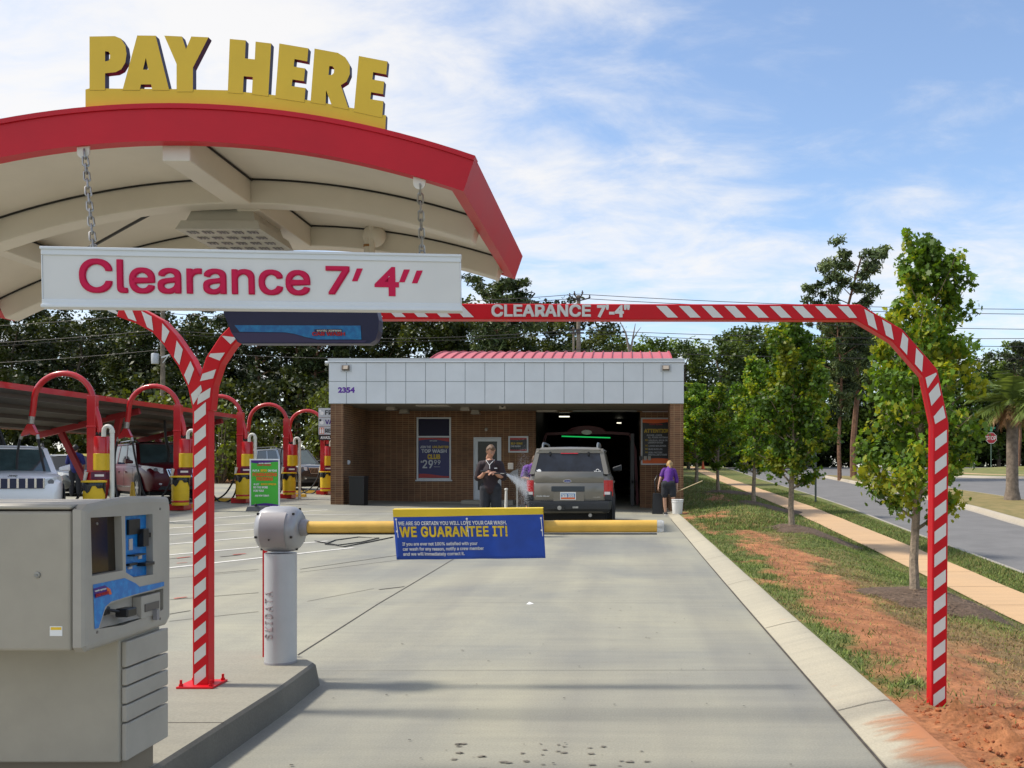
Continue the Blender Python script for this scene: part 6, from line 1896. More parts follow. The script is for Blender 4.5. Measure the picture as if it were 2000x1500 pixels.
def vpipe():
    m = MB(); pts = [(0, 0, 0), (0, 0, 1.98)] + [(-.09 + .09 * math.cos(a), 0, 1.98 + .10 * math.sin(a)) for a in np.linspace(.3, PI, 8)] + [(-.18, 0, 1.85)]
    m.tube(pts, .045, pvc, n=12); m.lathe([(.06, 0), (.06, .05), (.05, .06)], (0, 0, 0), pvc, n=12); m.lathe([(.053, 1.93), (.053, 1.99)], (0, 0, 0), pvc, n=12)
    o = m.build('vent_pipe'); return tag(o, '', 'vent pipe', 'white vent pipes at the vacuum stations')
def vblock():
    m = MB(); m.loft([[(-.9, -.09, 0), (-.9, .09, 0), (-.9, .06, .11), (-.9, -.06, .11)], [(.9, -.09, 0), (.9, .09, 0), (.9, .06, .11), (.9, -.06, .11)]], yellow_block, smooth=False)
    o = m.build('wheel_stop', bevel=.012); return tag(o, '', 'wheel stop', 'yellow wheel stops by the vacuum stations')
VY = [20.2, 24.06, 27.96, 31.75, 35.6]
where = ['behind the payment kiosk, nearest of the row', 'beside the maroon wagon, just left of the striped post', 'half hidden by the striped post', 'right of the green standing sign', 'at the brick corner of the building']
pv, pbn, pp, pb = vac(), vbin(), vpipe(), vblock()
for i, Y in enumerate(VY):
    zz = pave_z(VX, Y)
    a, b, c, e = (pv, pbn, pp, pb) if i == 0 else (copy_tree(pv), copy_tree(pbn), copy_tree(pp), copy_tree(pb))
    a.location = (VX, Y, zz); a['label'] = 'red vacuum station with arched boom ' + where[i]
    b.location = (VX + .17, Y - .30, zz + .12); b['label'] = 'yellow waste bin with black bag ' + where[i]
    b.scale = (1, 1, .95)
    c.location = (VX + .46, Y - .12, zz); c['label'] = 'white hooked vent pipe ' + where[i]
    e.location = (VX - .55, Y + .75, pave_z(VX - .55, Y + .75)); e.rotation_euler = (0, 0, R(8)); e['label'] = 'yellow wheel stop ' + where[i]
# small bracket that carries each bin is part of its station's base
cnp = MB(); q = P(259, 985, 26.2); zz = pave_z(q.x, 26.2)
cnp.lathe([(.13, 0), (.13, .03), (.10, .031), (.035, .62), (0, .63)], (q.x, 26.2, zz), yellow_block, n=16)
tag(cnp.build('traffic_cone', origin=(q.x, 26.2, zz)), 'small yellow cone in front of the maroon wagon', 'cone')

# sign totem by the last station
sg = thing('services_sign', 'grey services sign with FREE VACUUMS RESTROOMS panels behind the brick corner', 'sign', (-11.1, 35.1, pave_z(-11.1, 35.1)))
SO = Vector((-11.1, 35.1, pave_z(-11.1, 35.1)))
def sgb(mb, name, bevel=0): o = mb.build(name, sg, bevel=bevel, origin=SO); o.location = (0, 0, 0)
ks_ = 35.1 / F; xl = P(622, 0, 35.1).x
for (y0, y1, txt, mat, tm) in ((815, 797, 'FREE', alu_trim, black_plastic), (833, 815.6, 'VACUUMS', alu_trim, decal_purple), (849, 833.6, 'RESTROOMS', alu_trim, black_plastic), (860, 849.6, 'AVAILABLE', post_black, decal_white)):
    m = MB(); z0 = P(0, y0, 35.1).z; z1 = P(0, y1, 35.1).z
    m.box((xl, 35.1, z0 + .004), (xl + 1.25, 35.2, z1), mat)
    m.text(txt, (P(635 if mat is alu_trim else 626, 0, 35.1).x, 35.097, z0 + (z1 - z0) * .28), (1, 0, 0), (0, 0, 1), (z1 - z0) * .46, tm, bold=.04)
    if txt == 'RESTROOMS':
        m.box((P(624, 0, 35.1).x, 35.096, z0 + .03), (P(633, 0, 35.1).x, 35.099, z1 - .03), M('pict_orange', (.62, .13, .05), .5))
        for dx in (626.3, 630.5):
            q = P(dx, 0, 35.1); m.box((q.x - .03, 35.093, z0 + .05), (q.x + .03, 35.095, z1 - .10), decal_white); m.lathe([(0, 0), (.024, 0), (.024, .002), (0, .002)], (q.x, 35.0955, z1 - .075), decal_white, n=10, axis=(0, -1, 0))
    elif mat is alu_trim:
        q = P(628.5, (y0 + y1) / 2, 35.095); m.lathe([(0, 0), (.075, 0), (.075, .002), (0, .002)], (q.x, 35.098, q.z - .02), decal_white, n=14, axis=(0, -1, 0)); m.lathe([(0, 0), (.045, 0), (.045, .002), (0, .002)], (q.x - .06, 35.0955, q.z + .07), black_plastic if txt == 'VACUUMS' else decal_white, n=10, axis=(0, -1, 0))
    sgb(m, 'sign_panel', bevel=.006)
m = MB(); m.box((xl + .05, 35.205, SO.z), (xl + .17, 35.30, P(0, 797, 35.1).z), vac_red); sgb(m, 'sign_post')

# A-frame fundraiser sign
ya = 24.5; za = pave_z(-9.65, ya)
af = thing('standing_sign', 'green FUNDRAISING PROGRAM pavement sign in a silver frame on the concrete', 'pavement sign', (P(517, 0, ya).x, ya, za))
AO = Vector((P(517, 0, ya).x, ya, za))
def afb(mb, name, bevel=0, par=None): o = mb.build(name, par or af, bevel=bevel, origin=AO); o.location = (0, 0, 0); return o
x0 = P(488, 0, ya).x; x1 = P(546.5, 0, ya).x; z0 = P(0, 991, ya).z; z1 = P(0, 896.5, ya).z
m = MB(); rect_frame(m, x0, x1, z0, z1, ya - .02, .04, .035, alu_white); m.box((x0, ya - .02, za + .06), (x0 + .03, ya + .02, z0), alu_white); m.box((x1 - .03, ya - .02, za + .06), (x1, ya + .02, z0), alu_white); afb(m, 'sign_frame', bevel=.004)
m = MB(); W = x1 - x0 - .07; H = z1 - z0 - .07
def pa(a, b, l=0): return Vector((x0 + .035 + a * W, ya - .008 - l, z0 + .035 + (1 - b) * H))
m.box((x0 + .033, ya - .006, z0 + .033), (x1 - .033, ya + .006, z1 - .033), decal_green)
def wv(b0, amp, top, mat, ph=0): 
    n = 14; vs_ = ([pa(0, 0)] if top else [pa(0, 1)]) + [pa(i / n, b0 + amp * math.sin(i / n * 5 + ph)) for i in range(n + 1)] + ([pa(1, 0)] if top else [pa(1, 1)])
    m.prism([[(p.x, p.z) for p in vs_]], lambda a, b: Vector((a, ya - .0085, b)), (0, .001, 0), mat)
wv(.05, .02, True, decal_purple); wv(.955, .02, False, decal_purple, 2)
for txt, a0, a1, b1, b0, mt_ in (('sonic xpress', .28, .72, .075, .05, decal_white), ('CAR WASH', .22, .74, .12, .085, decal_red), ('PUT A', .06, .30, .245, .205, decal_white), ('SPIN', .35, .58, .245, .20, decal_yellow), ('ON YOUR', .62, .95, .245, .205, decal_white),
                               ('FUNDRAISING', .06, .95, .345, .275, decal_orange), ('PROGRAM', .20, .80, .44, .37, decal_orange), ('& LET', .10, .30, .54, .505, decal_white), ('SONIC XPRESS', .36, .92, .54, .505, decal_yellow), ('DO THE WORK', .09, .62, .61, .57, decal_white), ('FOR YOU!', .09, .47, .685, .645, decal_white), ('ASK HOW TODAY!', .14, .66, .79, .755, decal_white)):
    m.text(txt, pa(a0, b1, .004), (1, 0, 0), (0, 0, 1), (b1 - b0) * H, mt_, width=(a1 - a0) * W, bold=.05)
afb(m, 'sign_sheet')
m = MB(); m.loft([[(x0 - .0, ya - .30, za), (x1 - .22, ya - .30, za), (x1 - .22, ya + .25, za), (x0 - .0, ya + .25, za)], [(x0 + .04, ya - .26, za + .14), (x1 - .27, ya - .26, za + .14), (x1 - .27, ya + .21, za + .14), (x0 + .04, ya + .21, za + .14)]], M('sign_base_grey', (.07, .075, .085), .5), smooth=False); m.lathe([(.035, .14), (.035, .20), (0, .2)], ((x0 + x1) / 2 - .14, ya - .25, za), black_plastic, n=10)
afb(m, 'weighted_base', bevel=.03)

# ---- shade roof over the stalls on the far left
sh = thing('shade_roof', 'long red edged shade roof on slanted red posts over the vacuum stalls', 'shade roof', (-14.5, 20, .3))
HX, LX = -13.25, -16.3
HZ = lambda Y: CAM_H + 162 * (-HX) / 1222
hz_ = CAM_H + 161.5 * 13.25 / 1222; lz_ = CAM_H + 79 * 16.3 / 1196
deck = M('deck_grey', (.15, .14, .12), .6, var=.1, vs=1.5)
m = MB(); n = 46
for i in range(n):
    a = i / n; b = (i + 1) / n
    for q, (u0, u1, dz) in enumerate(((a, a + (b - a) * .55, 0), (a + (b - a) * .55, b, .05))):
        xx0 = LX + (HX - LX) * u0; xx1 = LX + (HX - LX) * u1
        m.add([(xx0, 11, lz_ + (hz_ - lz_) * u0 + dz), (xx1, 11, lz_ + (hz_ - lz_) * u1 + dz), (xx1, 31.3, lz_ + (hz_ - lz_) * u1 + dz), (xx0, 31.3, lz_ + (hz_ - lz_) * u0 + dz)], [(0, 1, 2, 3)], deck)
m.add([(LX, 11, lz_ + .09), (HX, 11, hz_ + .09), (HX, 31.3, hz_ + .09), (LX, 31.3, lz_ + .09)], [(0, 1, 2, 3)], deck)
o = m.build('roof_deck', sh); o.location = -Vector(sh.location)
def shb(mb, name, bevel=0): o = mb.build(name, sh, bevel=bevel); o.location = -Vector(sh.location); return o
m = MB(); m.bar((HX + .03, 10.95, hz_ + .045), (HX + .03, 31.35, hz_ + .045), .05, .13, vac_red); m.bar((LX - .03, 10.95, lz_ + .045), (LX - .03, 31.35, lz_ + .045), .05, .11, vac_red); shb(m, 'edge_fascia')
m = MB()
for u in (.15, .4, .65, .88):
    x = LX + (HX - LX) * u; z = lz_ + (hz_ - lz_) * u - .04; m.bar((x, 11.1, z), (x, 31.2, z), .06, .10, M('purlin_dark', (.10, .085, .07), .6))
shb(m, 'purlins')
for Y in (13.0, 19.2, 25.4, 30.6):
    m = MB(); zb2 = pave_z(-14.6, Y)
    m.bar((LX + .1, Y, lz_ - .14), (HX - .15, Y, hz_ - .14), .12, .16, frame_red_shaded)
    m.bar((-14.55, Y, zb2 - .02), (LX + .75, Y, lz_ + (hz_ - lz_) * .18 - .2), .14, .14, frame_red_shaded)
    m.bar((-14.45, Y, zb2 - .02), (HX - .7, Y, hz_ - .32), .14, .14, frame_red_shaded)
    m.box((-14.75, Y - .2, zb2 - .02), (-14.25, Y + .2, zb2 + .04), frame_red_shaded)
    shb(m, 'support_frame')
for Y in (16.2, 20.8, 24.6, 28.4):
    m = MB(); x = -14.2; zr_ = lz_ + (hz_ - lz_) * ((x - LX) / (HX - LX)) - .02
    m.tube([(x, Y, zr_), (x + .02, Y, zr_ - .5), (x + .1, Y + .05, zr_ - 1.1), (x - .02, Y, .9), (x - .1, Y, pave_z(x, Y) + .5)], .04, hose_m, n=7); m.tube([(x + .02, Y, zr_ - .5), (x + .22, Y, zr_ - 1.05)], .03, hose_m, n=6); shb(m, 'drop_hose')
# cable loop lying on the concrete
cl_ = MB(); g0 = [ground_px(a, b) for a, b in ((615, 1058), (660, 1066), (706, 1060), (740, 1052), (700, 1050), (655, 1056), (635, 1064), (672, 1069), (720, 1060), (768, 1050))]
cl_.tube([(x, y, pave_z(x, y) + .012) for x, y in g0], .010, black_plastic, n=6); tag(cl_.build('loose_cable'), 'thin black cable coiled loosely on the concrete under the boom', 'cable')
ps = MB(); x, y = ground_px(1035, 1180); ps.add([(x - .04, y, .008), (x - .01, y + .03, .03), (x + .04, y + .01, .012), (x + .0, y - .02, .010)], [(0, 1, 2, 3)], decal_white); tag(ps.build('paper_scrap', origin=(x, y, .006)), 'small white paper scrap lying in the middle of the lane', 'litter')
# ================================================================== TREES
bark = M('bark', (.115, .088, .062), .9, var=.3, vs=14, bump=.8, bs=40)
bark_pale = M('bark_pale', (.25, .20, .145), .9, var=.35, vs=16, bump=.6, bs=50)
bark_pine = M('bark_pine', (.16, .085, .050), .95, var=.35, vs=7, bump=.9, bs=18)
def leaf_mat(name, c, var=.3, trans=.25, vs=.8):
    m = M(name, c, .5, spec=.35)
    n, l, b = nodes_of(m)
    t = n.new('ShaderNodeTexCoord'); ns = n.new('ShaderNodeTexNoise'); ns.inputs['Scale'].default_value = vs; ns.inputs['Detail'].default_value = 5
    oi = n.new('ShaderNodeObjectInfo')
    ad = n.new('ShaderNodeVectorMath'); ad.operation = 'ADD'
    l.new(t.outputs['Object'], ad.inputs[0]); l.new(oi.outputs['Random'], ad.inputs[1]); l.new(ad.outputs[0], ns.inputs['Vector'])
    r = n.new('ShaderNodeValToRGB'); r.color_ramp.elements[0].position = .3; r.color_ramp.elements[1].position = .7
    r.color_ramp.elements[0].color = (*[x * (1 - var) for x in c], 1); r.color_ramp.elements[1].color = (c[0] * (1 + var * 1.3), c[1] * (1 + var), c[2] * (1 + var * .5), 1)
    l.new(ns.outputs['Fac'], r.inputs[0])
    hs = n.new('ShaderNodeHueSaturation'); mr = n.new('ShaderNodeMapRange'); mr.inputs[3].default_value = .62; mr.inputs[4].default_value = 1.35
    l.new(oi.outputs['Random'], mr.inputs[0]); l.new(mr.outputs[0], hs.inputs['Value']); cm_ = n.new('ShaderNodeMix'); cm_.data_type = 'RGBA'; cm_.blend_type = 'MULTIPLY'; cm_.inputs['Factor'].default_value = 1
    l.new(r.outputs[0], cm_.inputs['A']); l.new(oi.outputs['Color'], cm_.inputs['B']); l.new(cm_.outputs['Result'], hs.inputs['Color'])
    l.new(hs.outputs[0], b.inputs['Base Color'])
    # thin leaves let part of the light through
    out = [x for x in n if x.type == 'OUTPUT_MATERIAL'][0]
    tr = n.new('ShaderNodeBsdfTranslucent'); mx = n.new('ShaderNodeMixShader'); mx.inputs[0].default_value = trans
    br = n.new('ShaderNodeMix'); br.data_type = 'RGBA'; br.blend_type = 'MULTIPLY'; br.inputs['Factor'].default_value = 1; br.inputs['B'].default_value = (1.5, 1.35, .5, 1)
    l.new(hs.outputs[0], br.inputs['A']); l.new(br.outputs['Result'], tr.inputs['Color'])
    l.new(b.outputs[0], mx.inputs[1]); l.new(tr.outputs[0], mx.inputs[2]); l.new(mx.outputs[0], out.inputs['Surface'])
    return m
maple_a = leaf_mat('maple_leaf', (.105, .200, .024), .3, .42)
maple_b = leaf_mat('maple_leaf_yellow', (.25, .29, .030), .3, .45)
maple_c = leaf_mat('maple_leaf_dark', (.060, .118, .014), .3, .35)
wood_a = leaf_mat('wood_leaf', (.034, .050, .011), .35, .2, .35)
wood_b = leaf_mat('wood_leaf_light', (.066, .084, .018), .3, .25, .35)
wood_c = leaf_mat('wood_leaf_dark', (.021, .034, .009), .3, .12, .35)
pine_a = leaf_mat('pine_needle', (.070, .105, .040), .3, .12, .5)
pine_b = leaf_mat('pine_needle_light', (.115, .150, .050), .3, .15, .5)
bright_a = leaf_mat('shrub_leaf', (.14, .19, .022), .3, .3, .5)

LEAF5 = np.array([(0, -.5), (.22, -.32), (.5, -.30), (.36, -.02), (.52, .22), (.20, .20), (0, .58), (-.20, .20), (-.52, .22), (-.36, -.02), (-.5, -.30), (-.22, -.32)])
KITE = np.array([(0, -.55), (.40, -.10), (.18, .50), (-.36, .22)])
NEEDLE = np.array([(-.10, -.6), (.16, -.5), (.10, .6), (-.14, .45)])
def leaves(rng, centers, radii, n_per, size, shape, up=.4, droop=0.0, flat=1.0):
    """scatter leaf shaped polygons about the twig ends; returns verts, faces"""
    idx = np.repeat(np.arange(len(centers)), n_per)
    n = len(idx)
    c = np.asarray(centers)[idx]; r = np.asarray(radii)[idx]
    d = rng.normal(size=(n, 3)); d /= np.linalg.norm(d, axis=1)[:, None]
    rad = r * rng.random(n) ** .55
    off = d * rad[:, None]; off[:, 2] *= flat
    pos = c + off; pos[:, 2] -= droop * rad
    nr = rng.normal(size=(n, 3)) + d * .6; nr[:, 2] += up * 2; nr /= np.linalg.norm(nr, axis=1)[:, None]
    a = rng.normal(size=(n, 3)); u = np.cross(nr, a); u /= np.linalg.norm(u, axis=1)[:, None]; v = np.cross(nr, u)
    s = size * rng.uniform(.5, 1.35, n)
    k = len(shape)
    V = pos[:, None, :] + (shape[None, :, 0, None] * u[:, None, :] + shape[None, :, 1, None] * v[:, None, :]) * s[:, None, None]
    return V.reshape(-1, 3), np.arange(n * k).reshape(n, k), pos
def wood_mesh(name, limbs, mat, par, n=7):
    m = MB()
    for pts, rr in limbs: m.tube(pts, rr, mat, n=n if rr[0] > .04 else 5, caps=False)
    return m.build(name, par)

def limb(rng, p, d, ln, r, bend=.3, seg=6, lift=.0):
    pts = [Vector(p)]; d = Vector(d).normalized(); rr = [r]
    for i in range(seg):
        d = (d + Vector(rng.normal(size=3) * bend * .35) + Vector((0, 0, lift))).normalized()
        pts.append(pts[-1] + d * ln / seg); rr.append(r * (1 - .8 * (i + 1) / seg))
    return pts, rr

# ---- young street maples
def maple(name, seed, H, trunk_h, env, n_limb, per, size, label, shape=LEAF5, lean=(0, 0)):
    rng = np.random.default_rng(seed)
    t = thing(name, label, 'tree', (0, 0, 0), 0, 'young maples along the sidewalk')
    limbs = []; C = []; Rr = []
    tp = [Vector((0, 0, -.15))]
    for i in range(1, 11):
        f = i / 10
        tp.append(Vector((lean[0] * f * f + .03 * math.sin(f * 7 + seed), lean[1] * f * f + .03 * math.cos(f * 5), H * .97 * f)))
    r0 = .013 * H + .005
    limbs.append((tp, [r0 * 1.25] + [r0 * (1 - .93 * i / 10) + .004 for i in range(1, 11)]))
    def at_h(z):
        f = z / (H * .97) * 10; i = min(9, max(0, int(f))); return tp[i].lerp(tp[i + 1], f - i)
    for j in range(n_limb):
        f = (j + rng.random() * .6) / n_limb
        z = trunk_h + (H * .93 - trunk_h) * f ** .92
        a = j * 2.399 + rng.normal() * .25
        reach = env((z + .35 - 0) / H, a) * rng.uniform(.75, 1.12)
        up = .55 + .55 * f
        d = Vector((math.cos(a), math.sin(a), up))
        pts, rr = limb(rng, at_h(z), d, reach * math.sqrt(1 + up * up) * .92, max(.006, r0 * .42 * (1 - f * .7)), .25, 6, .04)
        limbs.append((pts, rr))
        ns = max(2, int(reach * 6.5))
        for q in range(ns):
            u = .30 + .70 * (q + rng.random()) / ns
            i = min(5, int(u * 6)); p = pts[i].lerp(pts[i + 1], u * 6 - i)
            dd = Vector((rng.normal(), rng.normal(), .25)).normalized()
            l2 = reach * rng.uniform(.14, .34)
            sp, sr = limb(rng, p, dd, l2, .006, .3, 3, .02)
            limbs.append((sp, sr)); C.append(sp[-1]); Rr.append(rng.uniform(.11, .21) * H / 4.5 * (1.15 - .35 * f)); C.append(sp[1]); Rr.append(rng.uniform(.09, .16) * H / 4.5)
    for q in range(7):
        C.append(at_h(H * (.86 + .02 * q))); Rr.append(.10 * H / 4.5)
    wood_mesh('trunk', limbs, bark_pale, t)
    V, Fc, pos = leaves(rng, C, Rr, per, size, shape, .35, .15)
    h = pos[:, 2] / H
    u = rng.random(len(Fc))
    clump = np.array([noise.noise(Vector(p * 1.7)) for p in pos])
    lightw = (clump + rng.normal(size=len(u)) * .25) > .24
    darkw = (clump + rng.normal(size=len(u)) * .25) < -.22
    mi = np.where(lightw, 1, np.where(darkw, 2, 0))
    fast_mesh('crown', V, Fc, None, t, mats=[maple_a, maple_b, maple_c], midx=mi)
    return t
def env1(h, a):
    # radius against height fraction: broad low, narrowing to a leader that leans right
    base = float(np.interp(h, [.10, .18, .28, .45, .60, .72, .84, .95, 1.1], [.40, .72, .95, .96, .82, .64, .57, .33, .10]))
    return base * (1 + .25 * math.cos(a - .2) * (1 if .6 < h < .95 else 0) + .16 * math.cos(a - 2.9) * (1 if h < .5 else 0) + .12 * math.cos(a * 3 + h * 9))
tz = [(3.46, 11.0), (3.71, 20.5), (4.17, 30.0), (4.02, 40.0), (4.10, 50.0)]
def tree_z(x, y): return lawn_z(x, y)
t1 = maple('young_maple', 11, 4.55, .82, env1, 52, 31, .074, 'nearest and tallest looking young maple beside the right striped pole', lean=(.18, 0))
t1.scale = (.88, .95, .955); t1.rotation_euler = (0, 0, -.30); t1.location = (tz[0][0], tz[0][1], tree_z(*tz[0]))
def env2(h, a): return float(np.interp(h, [.12, .22, .40, .60, .78, .92, 1.1], [.50, .90, 1.05, .98, .78, .48, .12])) * (1 + .14 * math.cos(a * 3 + h * 8))
t2 = maple('young_maple', 23, 4.75, .85, env2, 50, 34, .084, 'full dark green young maple, second from the striped pole', shape=LEAF5)
t2.location = (tz[1][0], tz[1][1], tree_z(*tz[1]))
def env3(h, a): return float(np.interp(h, [.12, .22, .40, .60, .78, .92, 1.1], [.42, .76, .92, .88, .68, .40, .10])) * (1 + .16 * math.cos(a * 2 + h * 10))
t3 = maple('young_maple', 37, 4.9, .9, env3, 44, 28, .10, 'third young maple along the sidewalk, yellowish on its left side', shape=KITE)
t3.location = (tz[2][0], tz[2][1], tree_z(*tz[2]))
t4 = copy_tree(t3); t4.location = (tz[3][0], tz[3][1], tree_z(*tz[3])); t4.rotation_euler = (0, 0, 2.1); t4.scale = (1.12, 1.12, .98); t4['label'] = 'fourth young maple along the sidewalk, just right of the building'
t5 = copy_tree(t2); t5.location = (tz[4][0] - .3, tz[4][1], tree_z(*tz[4])); t5.rotation_euler = (0, 0, 4.0); t5.scale = (1.5, 1.5, 1.15); t5['label'] = 'farthest young maple, touching the right edge of the building'
for c in SC.objects:      # the younger trees farther along are a fresher green
    if c.parent in (t2, t3, t4, t5) and c.name.startswith('crown'): c.color = (1.3, 1.38, 1.2, 1)
# mulch rings
mulch_m = M('mulch', (.115, .075, .050), .95, var=.4, vs=22, bump=.8, bs=70)
for i, (x, y) in enumerate(tz[:4]):
    rng = np.random.default_rng(70 + i); sc_ = 1.0 + .05 * i
    m = MB(); rg = []
    cx0, cy0 = x + .38 * sc_, y - .18
    for q in (1.0, .8, .55, .25, .02):
        ring = []
        for k in range(30):
            a = 2 * PI * k / 30; rr = q * (1 + .10 * math.sin(a * 3 + i) + .06 * math.sin(a * 7))
            px_, py_ = cx0 + 1.05 * sc_ * rr * math.cos(a), cy0 + 1.05 * sc_ * rr * math.sin(a)
            ring.append((px_, py_, lawn_z(px_, py_) + (.10 * (1 - q ** 2) + (.012 if q < 1 else -.01)) + .012 * noise.noise(Vector((px_ * 6, py_ * 6, 0)))))
        rg.append(ring)
    m.loft(rg, mulch_m, caps=True)
    n = 900 if i < 2 else 300
    V = []; 
    for j in range(n):
        a = rng.uniform(0, 2 * PI); q = rng.random() ** .5; px_, py_ = cx0 + 1.02 * sc_ * q * math.cos(a), cy0 + 1.02 * sc_ * q * math.sin(a)
        z = lawn_z(px_, py_) + .10 * (1 - q * q) + .016; b = rng.uniform(0, PI); l2 = rng.uniform(.04, .12); w2 = .0035
        dx, dy = math.cos(b), math.sin(b); V.append([(px_ - dx * l2 - dy * w2, py_ - dy * l2 + dx * w2, z), (px_ - dx * l2 + dy * w2, py_ - dy * l2 - dx * w2, z), (px_ + dx * l2, py_ + dy * l2, z + rng.uniform(-.01, .03))])
    for tri in V: m.add(tri, [(0, 1, 2)], M('straw', (.20, .13, .08), .9, var=.4, vs=9))
    tag(m.build('mulch'), kind='stuff')

# ---- woods behind: each tree a thing, crowns from a few shared meshes
def wood_tree(seed, H, kind):
    rng = np.random.default_rng(seed)
    t = thing('wood_tree', '', 'tree', (0, 0, 0), 0, 'tall trees of the wood behind the car wash')
    limbs = []; C = []; Rr = []
    tp = [Vector((.25 * math.sin(i * .9 + seed) * i / 10, .25 * math.cos(i * 1.1 + seed) * i / 10, -.5 + H * .98 * i / 10)) for i in range(11)]
    limbs.append((tp, [.024 * H * (1 - .9 * i / 10) * .55 + .02 for i in range(11)]))
    lo = {'oak': .12, 'pine': .42, 'mid': .25}[kind]
    nl = {'oak': 46, 'pine': 40, 'mid': 40}[kind]
    for j in range(nl):
        f = (j + rng.random()) / nl; zf = lo + (.97 - lo) * f
        i = min(9, int(zf * 10)); p = tp[i].lerp(tp[i + 1], zf * 10 - i)
        if kind == 'pine': reach = H * (.055 + .13 * math.sin(PI * min(1, .12 + .88 * (1 - f) ** .75))) * rng.uniform(.5, 1.2); up = .12 + .5 * f
        elif kind == 'oak': reach = H * (.10 + .20 * math.sin(PI * (.15 + .8 * (1 - f)))) * rng.uniform(.6, 1.2); up = .45
        else: reach = H * (.08 + .15 * math.sin(PI * (.1 + .85 * (1 - f)))) * rng.uniform(.6, 1.2); up = .5
        a = j * 2.399 + rng.normal() * .5
        pts, rr = limb(rng, p, (math.cos(a), math.sin(a), up), reach, .004 * H * (1 - .6 * f), .35, 4, .03)
        limbs.append((pts, rr))
        for u in (.5, .75, 1.0) if kind == 'pine' else (.45, .65, .85, 1.0):
            q = min(3, int(u * 4 - .001)); c = pts[q].lerp(pts[q + 1], u * 4 - q)
            C.append(c + Vector(rng.normal(size=3) * H * .014)); Rr.append(H * (.034 if kind == 'pine' else .060) * rng.uniform(.6, 1.25))
    wood_mesh('trunk', limbs, bark_pine if kind == 'pine' else bark, t, n=6)
    if kind == 'pine':
        V, Fc, pos = leaves(rng, C, Rr, 80, .021 * H, NEEDLE, .2, 0, .62)
        mt_ = [pine_a, pine_b, wood_c]
    else:
        V, Fc, pos = leaves(rng, C, Rr, 54, .020 * H, KITE, .3, .1, .85)
        mt_ = [wood_a, wood_b, wood_c]
    cl_n = np.array([noise.noise(Vector(p * .55)) for p in pos]) + rng.normal(size=len(pos)) * .18
    mi = np.where(cl_n > .20, 1, np.where(cl_n < -.10, 2, 0))
    fast_mesh('crown', V, Fc, None, t, mats=mt_, midx=mi)
    return t
protos = {}
for nm, sd, kind in (('oakA', 101, 'oak'), ('oakB', 102, 'oak'), ('midA', 103, 'mid'), ('midB', 104, 'mid'), ('pineA', 105, 'pine'), ('pineB', 106, 'pine')):
    protos[nm] = [wood_tree(sd, 10.0, kind), False]
def put(nm, px, top_py, Y, zb=None, rot=0.0, wide=1.0, label=None, group=None, name=None):
    pr = protos[nm]
    o = pr[0] if not pr[1] else copy_tree(pr[0]); pr[1] = True
    x = (px - 1222) * Y / F
    zb = zb if zb is not None else (2.2 if x < -18 else (1.4 if x < 2 else 1.6))
    H = (CAM_H + (917 - top_py) * Y / F - zb) / 10.0
    o.location = (x, Y, zb - .2); o.rotation_euler = (0, 0, rot); o.scale = (H * wide, H * wide, H)
    if label: o['label'] = label
    tint = (2.2, 2.6, 1.5, 1) if label == WR else ((1.25, 1.3, 1.1, 1) if label == WM else (.72, .76, .72, 1))   # crown colour set by stand: lighter across the road, darker behind the stalls
    for c in SC.objects:
        if c.parent == o and c.name.startswith('crown'): c.color = tint
    return o
WL = 'tall dark green tree in the wood behind the vacuum stalls'
WR = 'tall dark green tree in the wood across the far road'
WM = 'tall dark green tree directly behind the building'
rng = np.random.default_rng(2)
row = [(-120, 600, 66, 'oakA'), (-40, 590, 70, 'midA'), (30, 606, 66, 'oakB'), (95, 580, 72, 'midB'), (150, 612, 66, 'oakA'), (215, 585, 71, 'midA'), (262, 618, 65, 'midB'), (330, 590, 70, 'oakB'),
       (385, 612, 66, 'midA'), (440, 588, 72, 'pineB'), (505, 605, 66, 'pineA'), (560, 582, 73, 'midB'), (620, 598, 68, 'pineB'), (690, 570, 74, 'midA'), (740, 600, 68, 'oakB'), (-90, 640, 76, 'oakB'), (60, 650, 78, 'midA'), (180, 655, 78, 'oakB'), (300, 650, 78, 'midB'), (470, 680, 78, 'oakA'), (650, 690, 78, 'oakA')]
for px, py, Y, nm in row:
    o = put(nm, px, py, Y, rot=rng.uniform(0, 6.28), wide=rng.uniform(.95, 1.2), label=WL)
put('pineA', 582, 478, 70, rot=1.0, label='tall pine whose tip shows under the canopy above the hanging sign')
put('pineB', 975, 520, 64, rot=2.0, wide=1.25, label='tall pine rising behind the right end of the hanging sign')
for px, py, Y, nm in ((800, 575, 70, 'oakA'), (865, 600, 68, 'midA'), (930, 590, 74, 'oakB'), (1010, 615, 70, 'midB'), (1075, 585, 74, 'oakB'), (1150, 628, 70, 'oakA'), (1010, 660, 66, 'oakA'), (1105, 655, 67, 'midB')):
    put(nm, px, py, Y, rot=rng.uniform(0, 6.28), wide=rng.uniform(1.0, 1.25), label=WM)
